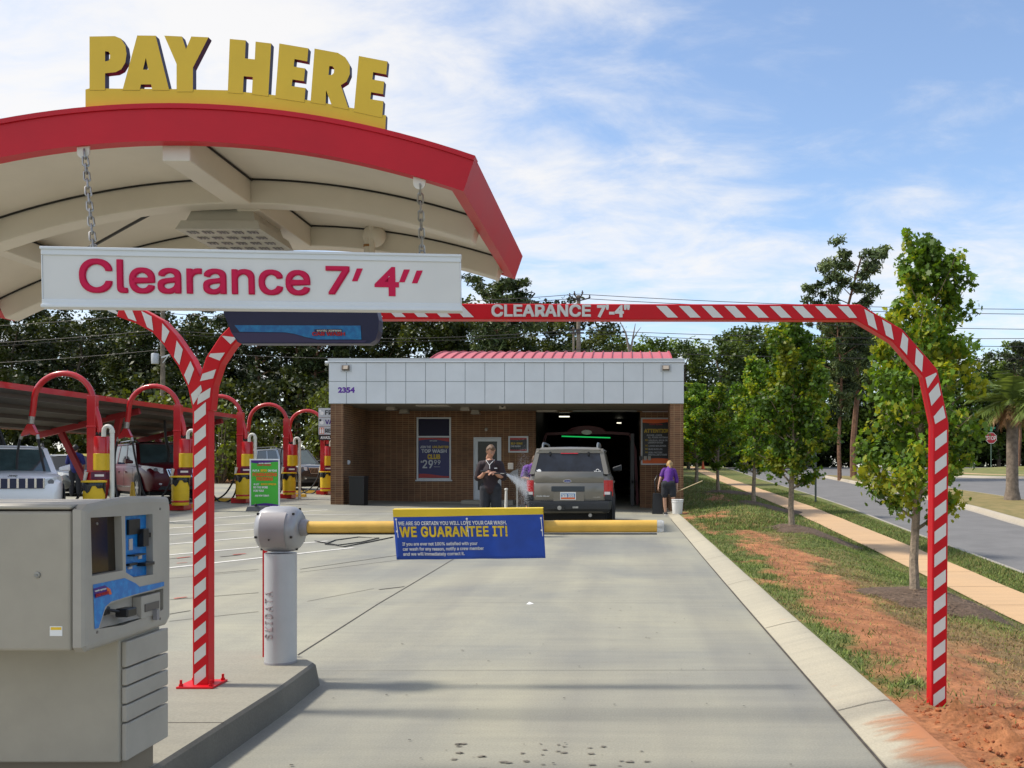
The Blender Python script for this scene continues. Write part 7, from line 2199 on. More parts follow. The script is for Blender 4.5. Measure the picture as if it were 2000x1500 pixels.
for px, py, Y, nm in ((1215, 655, 84, 'oakA'), (1290, 650, 86, 'oakB'), (1345, 668, 84, 'oakA'), (1400, 655, 96, 'oakB'), (1455, 630, 100, 'midA'), (1510, 640, 104, 'oakA'), (1570, 650, 108, 'midB'), (1640, 630, 112, 'oakB'), (1700, 640, 110, 'oakA'), (1765, 625, 112, 'midA'), (1830, 655, 110, 'oakB'), (1890, 690, 112, 'oakA'), (1950, 700, 110, 'oakB'), (2010, 660, 112, 'midB'), (2080, 640, 112, 'oakA'), (2150, 650, 115, 'oakB'), (1430, 720, 112, 'oakA'), (1550, 730, 116, 'oakB'), (1670, 740, 118, 'oakA'), (1790, 745, 118, 'oakB'), (1910, 750, 118, 'oakA'), (2030, 740, 118, 'oakB'), (1600, 790, 118, 'oakB'), (1730, 790, 120, 'oakA'), (1850, 800, 120, 'oakB'), (1960, 800, 120, 'oakA')):
    put(nm, px, py, Y, rot=rng.uniform(0, 6.28), wide=rng.uniform(1.1, 1.4), label=WR)
put('pineA', 1668, 462, 62, zb=.9, rot=.6, wide=1.0, label='tall slender pine on the median behind the nearest young maple')
for c in SC.objects:
    if c.parent and c.parent.get('label', '').startswith('tall slender pine') and c.name.startswith('crown'): c.color = (2.0, 2.0, 2.1, 1)
put('pineB', 1640, 590, 60, zb=.9, rot=2.6, wide=.9, label='shorter pine on the median, left of the tallest pine')
put('pineB', 1990, 652, 95, zb=1.6, rot=.3, label='pine tip showing above the palm at the right edge')
# dead forked trunk sticking out of the wood
dm = MB(); q0 = P(1230, 690, 66); 
dm.tube([(q0.x, 66, 1.0), q0, P(1222, 650, 66), P(1212, 630, 66)], [.14, .10, .06, .02], M('dead_wood', (.24, .20, .17), .9), n=6); dm.tube([P(1231, 690, 66), P(1236, 660, 66), P(1241, 632, 66)], [.09, .06, .02], MATS['dead_wood'], n=6); dm.tube([P(1237, 662, 66), P(1245, 648, 66), P(1252, 639, 66)], [.05, .03, .015], MATS['dead_wood'], n=5)
tag(dm.build('dead_tree', origin=(q0.x, 66, 1.0)), 'bare forked dead tree trunk above the building roof', 'tree')
# low bright bushes at the wood edge
def bush(seed):
    rng = np.random.default_rng(seed); t = thing('bush', '', 'bush', (0, 0, 0), 0, 'bright green bushes at the wood edge')
    C = []; Rr = []; limbs = []
    for j in range(26):
        a = rng.uniform(0, 2 * PI); p = Vector((math.cos(a) * rng.uniform(.1, .8), math.sin(a) * rng.uniform(.1, .8), rng.uniform(.5, 2.4)))
        limbs.append(([Vector((p.x * .1, p.y * .1, 0)), p * .6, p], [.03, .02, .008])); C.append(p); Rr.append(.42)
    wood_mesh('stem', limbs, bark, t)
    V, Fc, pos = leaves(rng, C, Rr, 60, .15, KITE, .4)
    fast_mesh('foliage', V, Fc, None, t, mats=[bright_a, wood_b], midx=(rng.random(len(Fc)) > .6).astype(int)); return t
b0 = bush(5)
for i, (px, ptop, Y, w_, lb_) in enumerate(((265, 745, 52, 1.5, 'above the shade roof between the first two arches'), (362, 760, 54, 1.2, 'just left of the striped post'), (430, 770, 50, 1.4, 'between the striped post and the third arch'), (515, 805, 52, 1.5, 'under the fourth arch'), (630, 740, 56, 1.0, 'beside the top left corner of the building'), (545, 860, 50, 1.2, 'low behind the green sign'))):
    o = b0 if i == 0 else copy_tree(b0)
    x = (px - 1222) * Y / F; zb = bz(x, Y); H = (CAM_H + (917 - ptop) * Y / F - zb) / 2.8
    o.location = (x, Y, zb - .1); o.scale = (H * w_ * .7, H * w_ * .7, H); o.rotation_euler = (0, 0, i * 1.3); o['label'] = 'bright green bush ' + lb_

# ---- palm on the median
pt = thing('palm_tree', 'stout palm with a skirt of dead brown fronds on the grass median', 'palm', (15.1, 36, .18))
rng = np.random.default_rng(8)
m = MB(); prof = [(.36, -.1), (.30, .15), (.235, .5), (.215, 1.6), (.21, 2.9), (.24, 3.4), (.20, 3.9)]
m.lathe(prof, (0, 0, 0), M('palm_bark', (.17, .135, .105), .95, var=.35, vs=6, bump=.9, bs=22), n=18); m.build('trunk', pt)
def frond(m, a, el, ln, mat, droop, wseg):
    d = Vector((math.cos(a) * math.cos(el), math.sin(a) * math.cos(el), math.sin(el))); p = Vector((math.cos(a) * .18, math.sin(a) * .18, 3.75)); pts = [p.copy()]
    for i in range(7):
        pts.append(pts[-1] + d * ln / 7); d = (d + Vector((0, 0, -droop))).normalized()
    m.tube(pts, [.025, .022, .018, .014, .01, .008, .006, .004], mat, n=4, caps=False)
    side = Vector((-math.sin(a), math.cos(a), 0))
    for i in range(2, 8):
        for q in range(5):
            f = rng.random(); b = pts[i - 1].lerp(pts[i], f); fd = (pts[i] - pts[i - 1]).normalized()
            for sg_ in (-1, 1):
                ll = ln * .42 * (1 - abs(i - 4.5) / 9) * rng.uniform(.8, 1.1); tip = b + (fd * .75 + side * sg_ * .8 + Vector((0, 0, -.28 - droop))).normalized() * ll
                w2 = fd * .028; m.add([b - w2, b + w2, b.lerp(tip, .6) + w2 * .8 + Vector((0, 0, .02)), tip], [(0, 1, 2, 3)], mat)
pg = leaf_mat('palm_green', (.13, .19, .05), .3, .25, 2.0); pd_ = leaf_mat('palm_dead', (.26, .155, .085), .3, .1, 2.0)
m = MB()
for i in range(52): frond(m, i * 2.399, rng.uniform(-.15, 1.35), rng.uniform(1.35, 1.8), pg, rng.uniform(.10, .2), .5)
m.build('crown', pt)
m = MB()
for i in range(26): frond(m, i * 2.399 + 1, rng.uniform(-.95, -.25), rng.uniform(.75, 1.05), pd_, .16, .5)
m.build('dead_fronds', pt)

# ================================================================== STREET FURNITURE, POLES AND WIRES
st = thing('stop_sign', 'red octagonal STOP sign under green street name blades across the road', 'stop sign', (P(1936, 0, 75).x, 75, 1.15))
sx_, sy_ = P(1936, 0, 75).x, 75
SOr = Vector((sx_, sy_, 1.15))
def sb_(mb, name): o = mb.build(name, st, origin=SOr); o.location = (0, 0, 0)
zc2 = P(0, 855.5, 75).z; kk = 75 / F
m = MB(); m.tube([(sx_, sy_ + .04, 1.0), (sx_, sy_ + .04, P(0, 832, 75).z)], .035, M('post_green', (.10, .16, .13), .5), n=8); sb_(m, 'post')
m = MB(); rr = 11.6 * kk
oct_ = [(sx_ + rr * math.cos(PI / 8 + i * PI / 4), zc2 + rr * math.sin(PI / 8 + i * PI / 4)) for i in range(8)]
oct2 = [(sx_ + rr * .92 * math.cos(PI / 8 + i * PI / 4), zc2 + rr * .92 * math.sin(PI / 8 + i * PI / 4)) for i in range(8)]
m.prism([oct_], lambda a, b: Vector((a, sy_, b)), (0, .01, 0), decal_white); m.prism([oct2], lambda a, b: Vector((a, sy_ - .004, b)), (0, .003, 0), M('stop_red', (.45, .015, .03), .45))
m.text('STOP', (sx_, sy_ - .006, zc2 - 3.6 * kk), (1, 0, 0), (0, 0, 1), 7.2 * kk, decal_white, width=18.5 * kk, bold=.02, align='C'); sb_(m, 'sign_plate')
m = MB(); z = P(0, 838, 75).z; gs = M('street_green', (.02, .22, .12), .5)
m.box((sx_ - 8 * kk, sy_ - .01, z), (sx_ + 8 * kk, sy_ + .01, z + 4.5 * kk), gs); m.bar((sx_, sy_ - .3, z - 2.5 * kk), (sx_, sy_ + .3, z - 2.5 * kk), .02, 4 * kk, gs); sb_(m, 'street_blade')
gp_ = MB(); q = P(1593, 978, 34.5); gp_.tube([(q.x, 34.5, q.z - .1), (q.x, 34.5, P(0, 880, 34.5).z)], .038, M('post_dark_green', (.035, .05, .045), .6), n=8); gp_.lathe([(.045, 0), (0, .03)], (q.x, 34.5, P(0, 880, 34.5).z), MATS['post_dark_green'], n=8)
tag(gp_.build('sign_post', origin=(q.x, 34.5, q.z)), 'thin dark green metal post in the verge between sidewalk and road', 'post')
oc = MB(); q = P(1373, 911, 85); oc.lathe([(.30, 0), (.30, .05), (.17, .051), (.04, .75), (0, .76)], (q.x, 85, interp(S_TAB, 85)), M('cone_orange', (.75, .13, .03), .6), n=14)
tag(oc.build('traffic_cone', origin=(q.x, 85, interp(S_TAB, 85))), 'tiny orange traffic cone at the far end of the sidewalk', 'cone')

pole_m = M('pole_wood', (.20, .165, .125), .9, var=.25, vs=5, bump=.5, bs=20)
YPOLE = 58.0
def upole(name, px, top, label, xf=True):
    x = (px - 1222) * YPOLE / F; zt = P(0, top, YPOLE).z
    t = thing(name, label, 'utility pole', (x, YPOLE, .8)); O = Vector((x, YPOLE, .8))
    def add(mb, nm): o = mb.build(nm, t, origin=O); o.location = (0, 0, 0)
    m = MB(); m.tube([(x, YPOLE, .5), (x, YPOLE, zt)], [.17, .12], pole_m, n=10); add(m, 'pole')
    m = MB(); z1 = P(0, 588, YPOLE).z
    for dx, dz in ((-.55, .35), (-.25, .5), (.25, .55), (.7, .2)):
        m.bar((x, YPOLE - .1, z1), (x + dx, YPOLE - .15, z1 + dz * .8), .07, .07, M('fitting_dark', (.05, .04, .04), .6)); m.lathe([(.05, 0), (.07, .06), (.03, .12), (.05, .18), (0, .2)], (x + dx, YPOLE - .15, z1 + dz * .8), MATS['fitting_dark'], n=8)
    add(m, 'insulator')
    if xf:
        m = MB(); z = P(0, 702, YPOLE).z; m.lathe([(0, 0), (.22, 0), (.23, .03), (.23, .62), (.20, .66), (0, .68)], (x - .42, YPOLE - .12, z - .3), alu_trim, n=16); m.lathe([(.03, .66), (.05, .75), (.03, .9)], (x - .42, YPOLE - .12, z - .3), MATS['fitting_dark'], n=8); add(m, 'transformer')
        m = MB(); m.bar((x, YPOLE - .15, z + .1), (x + .55, YPOLE - .25, z + .25), .08, .10, alu_trim); m.bar((x + .5, YPOLE - .25, z + .25), (x + .1, YPOLE - .2, z - .25), .05, .05, alu_trim); add(m, 'bracket')
    else:
        m = MB(); m.tube([(x - .33, YPOLE - .1, .5), (x - .30, YPOLE - .1, P(0, 640, YPOLE).z)], .07, pole_m, n=8)
        for py in (645, 651): m.bar((x - .5, YPOLE - .18, P(0, py, YPOLE).z), (x + .35, YPOLE - .18, P(0, py, YPOLE).z), .08, .10, MATS['fitting_dark'])
        add(m, 'bracket')
    return x
xa_ = upole('utility_pole', 318, 578, 'wooden utility pole with grey transformer behind the left striped arm')
xb_ = upole('utility_pole', 1130, 577, 'wooden utility pole rising behind the building roof', False)
wires = [(575.5, 'topmost overhead wire on the utility poles', 600), (583.5, 'second overhead wire from the top', 610), (612, 'third overhead wire, just under the red bar', 640), (645, 'fourth overhead wire, upper one of the pair above the building', 650), (651, 'fifth overhead wire, lower one of the pair above the building', 671), (684, 'lowest overhead wire, passing close above the building roof', 690)]
wm_ = M('wire', (.035, .032, .03), .6)
for py, lb_, pr_ in wires:
    m = MB(); pts = []
    xs3 = [-62.0, xa_, xb_, 40.0]; zs3 = [P(0, py + 34, YPOLE).z, P(0, py, YPOLE).z, P(0, py, YPOLE).z, P(0, pr_ + 2, YPOLE).z]
    for i in range(3):
        for q in range(14):
            u = q / 14; sag = .55 * 4 * u * (1 - u) * (1 if i != 2 else .8)
            pts.append((xs3[i] + (xs3[i + 1] - xs3[i]) * u, YPOLE - .18, zs3[i] + (zs3[i + 1] - zs3[i]) * u - sag))
    m.tube(pts, .020, wm_, n=5, caps=False)
    tag(m.build('overhead_wire'), lb_, 'wire', 'overhead wires between the utility poles')
# dense dark undergrowth that closes the wood near the ground
def undergrowth(name, seed, n, boxes, mats, leaf=.30):
    rng = np.random.default_rng(seed); C = []; Rr = []
    for x0, x1, y0, y1, h, k in boxes:
        for _ in range(k):
            x = rng.uniform(x0, x1); y = rng.uniform(y0, y1); hh = h * (.6 + .5 * noise.noise(Vector((x * .18, y * .2, seed))) + .25)
            z0 = bz(x, y) if x < 1.5 and y < 62 else (2.0 if x < -18 else (1.3 if x < 1.5 else 1.6))
            C.append((x, y, z0 + hh * rng.random() ** .8)); Rr.append(rng.uniform(.5, 1.0))
    V, Fc, pos = leaves(rng, C, np.array(Rr) * (leaf / .30), n, leaf, KITE, .3, .1, .8)
    cn = np.array([noise.noise(Vector(p * .5)) for p in pos]) + rng.normal(size=len(pos)) * .2
    return tag(fast_mesh(name, V, Fc, None, mats=mats, midx=np.where(cn > .22, 1, np.where(cn < -.05, 2, 0))), kind='stuff')
undergrowth('undergrowth', 3, 24, [(-52, -18, 60, 66, 6.0, 700), (-20, 2, 64, 70, 4.2, 300), (-52, -10, 74, 80, 8.0, 420), (-10, 6, 78, 82, 7.5, 180)], [wood_a, wood_b, wood_c])
undergrowth('far_undergrowth', 4, 26, [(3, 16, 104, 112, 6.5, 420), (16, 75, 111, 118, 7.0, 1250)], [wood_a, wood_c, wood_c], .55)
# ================================================================== PEOPLE
skin_m = M('skin', (.42, .21, .135), .55, var=.08, vs=12)
skin2_m = M('skin_fair', (.50, .29, .20), .55, var=.08, vs=12)
shirt_dk = M('polo_dark', (.020, .010, .014), .8, var=.25, vs=8, bump=.4, bs=25)
shorts_dk = M('shorts_charcoal', (.018, .020, .026), .85, var=.2, vs=8, bump=.4, bs=20)
purple_m = M('shirt_purple', (.085, .012, .20), .75, var=.2, vs=7, bump=.4, bs=22)
blue_m = M('shirt_blue', (.01, .016, .12), .8, var=.2, vs=8)
hair_b = M('hair_brown', (.11, .06, .03), .6, var=.3, vs=40)
hair_y = M('hair_blonde', (.42, .26, .10), .5, var=.3, vs=40)
shoe_m = M('shoe_dark', (.02, .02, .022), .6)
white_c = M('collar_white', (.65, .65, .65), .7)
def blob(parts, name, mat, par, voxel=.012, smooth=6):
    """parts: list of (points, radii) tapered chains, fused into one continuous surface"""
    m = MB()
    for pts, rr in parts:
        pts = [Vector(p) for p in pts]; rr = list(rr)
        d0 = (pts[0] - pts[1]).normalized(); d1 = (pts[-1] - pts[-2]).normalized()
        P_ = [pts[0] + d0 * rr[0] * .95, pts[0] + d0 * rr[0] * .6] + pts + [pts[-1] + d1 * rr[-1] * .6, pts[-1] + d1 * rr[-1] * .95]
        R_ = [rr[0] * .25, rr[0] * .78] + rr + [rr[-1] * .78, rr[-1] * .25]
        m.tube(P_, R_, mat, n=14)
    o = m.build('tmp')
    md = o.modifiers.new('r', 'REMESH'); md.mode = 'VOXEL'; md.voxel_size = voxel; md.use_smooth_shade = True
    s = o.modifiers.new('s', 'SMOOTH'); s.iterations = smooth; s.factor = .5
    dg = bpy.context.evaluated_depsgraph_get()
    me = bpy.data.meshes.new_from_object(o.evaluated_get(dg)); me.name = name
    old = o.data; bpy.data.objects.remove(o); bpy.data.meshes.remove(old)
    me.materials.clear(); me.materials.append(mat)
    r = bpy.data.objects.new(name, me); COL.objects.link(r); r.parent = par
    return r
def ell(c, ax, r, n=5):
    """a chain that makes an egg along ax"""
    c = Vector(c); ax = Vector(ax)
    return ([c + ax * (t) for t in np.linspace(-.6, .6, n)], [r * math.sqrt(1 - (t * .85) ** 2) for t in np.linspace(-1, 1, n)])
def wide(parts, c, sx, sy):
    return parts
def hand(parts, wrist, d, nrm, curl=.9, s=1.0):
    """palm plus five separate bent fingers; d = pointing direction, nrm = back of the hand"""
    w = Vector(wrist); d = Vector(d).normalized(); nrm = Vector(nrm); nrm = (nrm - d * nrm.dot(d)).normalized(); sd = d.cross(nrm)
    for k in (-1, 0, 1): parts.append(([w + sd * .012 * k, w + d * .05 + sd * .022 * k, w + d * .085 + sd * .026 * k], [.018, .017, .014]))
    for i, (o_, l_) in enumerate(((-.033, .062), (-.011, .074), (.011, .070), (.032, .055))):
        b = w + d * .09 + sd * o_; dd = d.copy(); pts = [b]
        for q in range(3):
            dd = (dd * math.cos(curl * .55) - nrm * math.sin(curl * .55)).normalized(); pts.append(pts[-1] + dd * l_ * s / 3)
        parts.append((pts, [.0095, .009, .0085, .007]))
    b = w + d * .03 - sd * .03; parts.append(([b, b - sd * .025 + d * .02 - nrm * .01, b - sd * .022 + d * .05 - nrm * .025], [.012, .011, .009]))
def head(par, c, face, up, skin, hair, ponytail=False, beard=False, eyes=True):
    """head with face: c = centre of the skull, face = unit facing direction"""
    c = Vector(c); f = Vector(face).normalized(); u = Vector(up); u = (u - f * u.dot(f)).normalized(); s = f.cross(u)
    parts = [([c + u * .03 - f * .02, c + u * .0 + f * .0], [.082, .085]), ([c + u * .02 - f * .015 + s * .012, c + u * .02 - f * .015 - s * .012], [.083, .083]),
             ([c + f * .02 - u * .02, c + f * .035 - u * .095], [.066, .040]), ([c + f * .06 + u * .0, c + f * .092 - u * .028, c + f * .098 - u * .036], [.012, .014, .013]),
             ([c - f * .02 - u * .06, c - f * .035 - u * .16], [.052, .055]),
             ([c + s * .078 + u * .015 - f * .01, c + s * .083 - u * .025 - f * .01], [.016, .012]), ([c - s * .078 + u * .015 - f * .01, c - s * .083 - u * .025 - f * .01], [.016, .012]),
             ([c + f * .068 - u * .068 + s * .014, c + f * .072 - u * .07, c + f * .068 - u * .068 - s * .014], [.010, .011, .010])]
    fx = MB()
    for k in (-1, 1):
        e = c + f * .071 + s * .031 * k + u * .004
        fx.lathe([(0, .009), (.006, .006), (.008, 0), (.006, -.006), (0, -.009)], e, M('eye_white', (.45, .42, .40), .3), n=10, axis=tuple(s)); fx.lathe([(0, .0), (.005, .0), (.004, .004), (0, .005)], e + f * .0068, black_plastic, n=8, axis=tuple(f))
        fx.bar(e + u * .02 + s * .014 + f * .004, e + u * .022 - s * .014 + f * .006, .008, .006, hair)
    mo = c + f * .082 - u * .069; fx.bar(mo + s * .02 - f * .006, mo, .004, .006, M('lip', (.25, .08, .06), .5)); fx.bar(mo, mo - s * .02 - f * .006, .004, .006, MATS['lip'])
    hp_ = [([c + u * .05 - f * .03, c + u * .02 - f * .045, c - u * .05 - f * .055], [.083, .086, .066]), ([c + u * .075 + f * .025, c + u * .07 - f * .03], [.058, .072]),
           ([c + s * .062 + u * .05 - f * .005, c + s * .068 - u * .02 - f * .03], [.035, .03]), ([c - s * .062 + u * .05 - f * .005, c - s * .068 - u * .02 - f * .03], [.035, .03])]
    if ponytail: hp_ += [([c - f * .10 + u * .02, c - f * .15 - u * .03, c - f * .14 - u * .15 + s * .03, c - f * .11 - u * .26 + s * .07], [.035, .036, .034, .014])]
    if beard: hp_ += [([c + f * .03 - u * .105 + s * .028, c + f * .048 - u * .122, c + f * .03 - u * .105 - s * .028], [.016, .018, .016])]
    return parts, hp_, fx

# ---- the man with the spray wand (front towards us, looking down to our right)
Ymn = 18.3; mnx = (958 - 1222) * Ymn / F; mz = pave_z(mnx, Ymn)
man = thing('person', 'man in dark polo shirt and shorts spraying the bronze wagon with a wand', 'person', (mnx, Ymn, mz), 0)
sk_ = []
sk_ += [([(.0, 0, .95), (.0, .0, 1.12), (0, .0, 1.30), (0, .01, 1.44)], [.135, .13, .15, .10]), ([(-.10, 0, 1.42), (.10, 0, 1.42)], [.075, .075]), ([(-.07, .01, 1.20), (.07, .01, 1.20)], [.11, .11]), ([(-.08, .02, .95), (.08, .02, .95)], [.105, .105])]
for s_ in (-1, 1):
    sk_.append(([(s_ * .095, .02, .92), (s_ * .115, -.01, .52), (s_ * .12, .02, .30), (s_ * .12, .03, .09)], [.088, .058, .052, .036]))
    sk_.append(([(s_ * .12, .04, .05), (s_ * .13, -.10, .04)], [.045, .038]))
RH = (.085, -.265, 1.245); LH = (-.02, -.255, 1.265)
sk_.append(([(-.19, .01, 1.41), (-.26, .0, 1.13), (-.15, -.14, 1.18), (-.075, -.235, 1.26)], [.055, .046, .040, .027]))
sk_.append(([(.19, .01, 1.41), (.25, -.03, 1.14), (.18, -.15, 1.19), (.12, -.235, 1.245)], [.055, .046, .040, .027]))
hand(sk_, (-.078, -.232, 1.262), (.8, -.35, .05), (0, -.5, .85), 1.0); hand(sk_, (.125, -.235, 1.245), (-.75, -.45, .02), (0, -.5, .85), 1.0)
hp, hh, fx = head(man, (.015, -.035, 1.665), (.55, -.72, -.42), (0, 0, 1), skin_m, hair_b, beard=True)
blob(sk_ + hp, 'body', skin_m, man, .0085, 4); blob(hh, 'hair', hair_b, man, .010, 5); fx.build('face', man)
shp = [([(0, .005, .94), (0, .005, 1.12), (0, .005, 1.30), (0, .012, 1.43)], [.150, .143, .160, .108]), ([(-.13, .005, 1.415), (.13, .005, 1.415)], [.082, .082]), ([(-.085, .01, 1.20), (.085, .01, 1.20)], [.130, .130]), ([(-.085, .02, .93), (.085, .02, .93)], [.130, .130])]
for s_ in (-1, 1): shp.append(([(s_ * .18, .01, 1.41), (s_ * .235, .0, 1.24), (s_ * .255, -.01, 1.15)], [.080, .074, .074]))
blob(shp, 'shirt', shirt_dk, man, .011, 5)
sh_ = [([(-.09, .02, .93), (.09, .02, .93)], [.135, .135])]
for s_ in (-1, 1): sh_.append(([(s_ * .10, .02, .90), (s_ * .115, .01, .62), (s_ * .12, .005, .50)], [.120, .105, .100]))
blob(sh_, 'shorts', shorts_dk, man, .012, 4)
sho = []
for s_ in (-1, 1): sho += [([(s_ * .12, .06, .055), (s_ * .13, -.12, .045)], [.058, .048]), ([(s_ * .12, .04, .09), (s_ * .12, .035, .14)], [.05, .048])]
blob(sho, 'shoes', shoe_m, man, .010, 3)
cl_ = MB(); cl_.tube([(-.085, -.02, 1.50), (-.06, -.085, 1.47), (-.005, -.125, 1.40)], .0055, white_c, n=6); cl_.tube([(.085, -.02, 1.50), (.06, -.085, 1.47), (.0, -.125, 1.40)], .0055, white_c, n=6); cl_.tube([(0, -.126, 1.40), (.008, -.158, 1.32)], .007, white_c, n=6); cl_.box((.10, -.168, 1.325), (.155, -.160, 1.345), white_c); cl_.build('collar', man)
# spray wand, a thing held in the hands
tip = P(988, 925, Ymn - .30)
w0 = Vector((mnx - .06, Ymn - .255, mz + 1.275)); w1 = Vector((mnx + .10, Ymn - .27, mz + 1.235))
wn = MB(); wn.tube([w0 - (tip - w1).normalized() * .10, w0, w1], [.018, .02, .02], black_plastic, n=8); wn.tube([w1, w1.lerp(tip, .55)], [.016, .012], black_plastic, n=8); wn.tube([w1.lerp(tip, .55), tip], [.009, .009], steel, n=8); wn.lathe([(.014, -.03), (.018, 0), (.010, .02)], tip, black_plastic, n=8, axis=tuple((tip - w1).normalized()))
hs_ = [w0 - Vector((.06, 0, .03)), w0 + Vector((-.20, .05, -.45)), w0 + Vector((-.15, .1, -.95)), (mnx - .05, Ymn + .2, mz + .05), (mnx + .3, Ymn + 1.2, mz + .02), (mnx + .2, Ymn + 4, mz + .04)]
tag(wn.build('spray_wand', origin=w0), 'black pressure washer wand held at chest height by the man', 'spray wand')
hs2 = MB(); hs2.tube(hs_[-3:], .011, hose_m, n=6); tag(hs2.build('washer_hose'), 'thin black washer hose trailing on the ground behind the man', 'hose')
# water fan
rngw = np.random.default_rng(44); n = 13000
a0 = np.array(tip); a1 = np.array(P(1030, 955, 19.2)); u = rngw.random(n) ** .75
sp = .015 + .30 * u ** 1.3
c = a0 + (a1 - a0) * u[:, None] + rngw.normal(size=(n, 3)) * (sp[:, None] * np.array([.16, .55, .85]) * .42)
m_ = rngw.random(n) < .22     # spatter where it hits the wagon's corner
a2 = np.array(P(1026, 950, 19.45)); c[m_] = a2 + rngw.normal(size=(m_.sum(), 3)) * np.array([.07, .20, .34]) + np.array([-.03, 0, .05])
s = rngw.uniform(.0012, .0024, n)
tet = np.array([(1, 1, 1), (-1, -1, 1), (-1, 1, -1), (1, -1, -1)])
V = (c[:, None, :] + tet[None] * s[:, None, None]).reshape(-1, 3); b = np.arange(n)[:, None] * 4
Fc = np.concatenate([b + np.array([0, 1, 2]), b + np.array([0, 3, 1]), b + np.array([0, 2, 3]), b + np.array([1, 3, 2])])
tag(fast_mesh('water_spray', V, Fc, M('water_drop', (.75, .76, .78), .3)), kind='stuff')

# ---- the woman bending over by the right pillar, back to us
Yw2 = 26.9; wx = (1306 - 1222) * Yw2 / F; wz = pave_z(min(1.2, wx), Yw2)
wom = thing('person', 'woman with blonde ponytail in purple shirt bending over by the right brick pillar', 'person', (wx, Yw2, wz), 0)
b_ = [([(-.02, .02, .90), (-.0, .10, 1.05), (.02, .22, 1.24), (.035, .30, 1.36)], [.125, .115, .125, .085]), ([(-.09, .03, .90), (.07, .03, .90)], [.105, .105]), ([(-.10, .27, 1.33), (.15, .27, 1.31)], [.062, .062])]
b_.append(([(-.10, .03, .86), (-.115, .05, .47), (-.105, .09, .28), (-.085, .10, .08)], [.088, .054, .052, .032])); b_.append(([(-.085, .11, .05), (-.07, -.02, .04)], [.040, .035]))
b_.append(([(.09, .02, .86), (.13, -.05, .50), (.16, .18, .36), (.17, .40, .20)], [.088, .056, .050, .034])); b_.append(([(.17, .42, .17), (.17, .36, .05)], [.038, .034]))
b_.append(([(-.16, .26, 1.30), (-.235, .16, 1.07), (-.29, .12, .86)], [.048, .040, .026])); hand(b_, (-.295, .118, .84), (-.1, -.05, -1), (-1, 0, .1), .6)
b_.append(([(.20, .26, 1.28), (.245, .20, 1.02), (.245, .12, .78)], [.048, .040, .026])); hand(b_, (.246, .115, .76), (.05, -.2, -1), (1, 0, .0), 1.1)
hp, hh, fx = head(wom, (.05, .42, 1.47), (.15, .90, -.42), (0, .35, 1), skin2_m, hair_y, ponytail=True)
blob(b_ + hp, 'body', skin2_m, wom, .0085, 4); blob(hh, 'hair', hair_y, wom, .010, 5); fx.build('face', wom)
blob([([(-.02, .03, .93), (-.0, .10, 1.06), (.02, .22, 1.24), (.035, .295, 1.35)], [.135, .132, .142, .095]), ([(-.085, .05, .97), (.07, .05, .97)], [.105, .105]), ([(-.12, .265, 1.325), (.165, .265, 1.305)], [.072, .072]), ([(-.14, .26, 1.31), (-.205, .19, 1.15)], [.066, .062]), ([(.18, .26, 1.29), (.235, .21, 1.08), (.24, .18, .98)], [.066, .066, .066])], 'shirt', purple_m, wom, .011, 5)
blob([([(-.09, .02, .90), (.07, .02, .90)], [.138, .138]), ([(0, .02, .86), (0, .02, .80)], [.12, .10]), ([(-.10, .03, .86), (-.112, .035, .60)], [.122, .106]), ([(.09, .02, .86), (.12, -.02, .60)], [.122, .106])], 'shorts', shorts_dk, wom, .012, 4)
blob([([(-.085, .13, .05), (-.07, -.04, .045)], [.052, .045]), ([(.17, .43, .15), (.17, .35, .05)], [.048, .042])], 'shoes', shoe_m, wom, .010, 3)
sl_ = MB(); sl_.box((-.125, -.085, .004), (-.02, .18, .026), decal_white); sl_.build('shoe_sole', wom, bevel=.01)
bp_o = MB(); h0 = Vector((wx + .25, Yw2 + .09, wz + .69)); e1 = P(1372, 939, 26.2); bp_o.tube([h0 + (h0 - e1).normalized() * .35, h0, e1], .012, M('pole_tan', (.55, .45, .28), .5), n=8)
bp_o.box((e1.x + .10, 26.1, e1.z + .25), (e1.x + .28, 26.2, e1.z + .30), decal_white) if 0 else None
tag(bp_o.build('brush_pole', origin=h0), 'long tan brush pole in the right hand of the bending woman', 'brush')
# ---- a man in blue by the dark saloon, standing in shade, back to us
Ybl = 31.2; bx = (147 - 1222) * Ybl / F; bz_ = pave_z(bx, Ybl)
mb_ = thing('person', 'person in blue shirt standing in shade beside the dark saloon', 'person', (bx, Ybl, bz_), .3)
q_ = [([(0, 0, .95), (0, 0, 1.12), (0, 0, 1.30), (0, .01, 1.42)], [.14, .13, .15, .10]), ([(-.08, .0, .93), (.08, .0, .93)], [.10, .10]), ([(-.10, 0, 1.40), (.10, 0, 1.40)], [.07, .07])]
for s_ in (-1, 1):
    q_.append(([(s_ * .09, 0, .9), (s_ * .11, 0, .5), (s_ * .11, .02, .09)], [.09, .06, .04])); q_.append(([(s_ * .11, .04, .05), (s_ * .12, .16, .04)], [.045, .04]))
    q_.append(([(s_ * .19, 0, 1.39), (s_ * .25, .04, 1.12), (s_ * .20, .20, .98)], [.055, .045, .03])); hand(q_, (s_ * .20, .205, .97), (-.2 * s_, 1, -.1), (0, 0, 1), .7)
hp, hh, fx = head(mb_, (.0, .04, 1.62), (.2, .95, -.25), (0, 0, 1), skin_m, black_plastic)
blob(q_ + hp, 'body', skin_m, mb_, .010, 4); blob(hh, 'hair', M('hair_black', (.01, .009, .008), .6), mb_, .012, 4); fx.build('face', mb_)
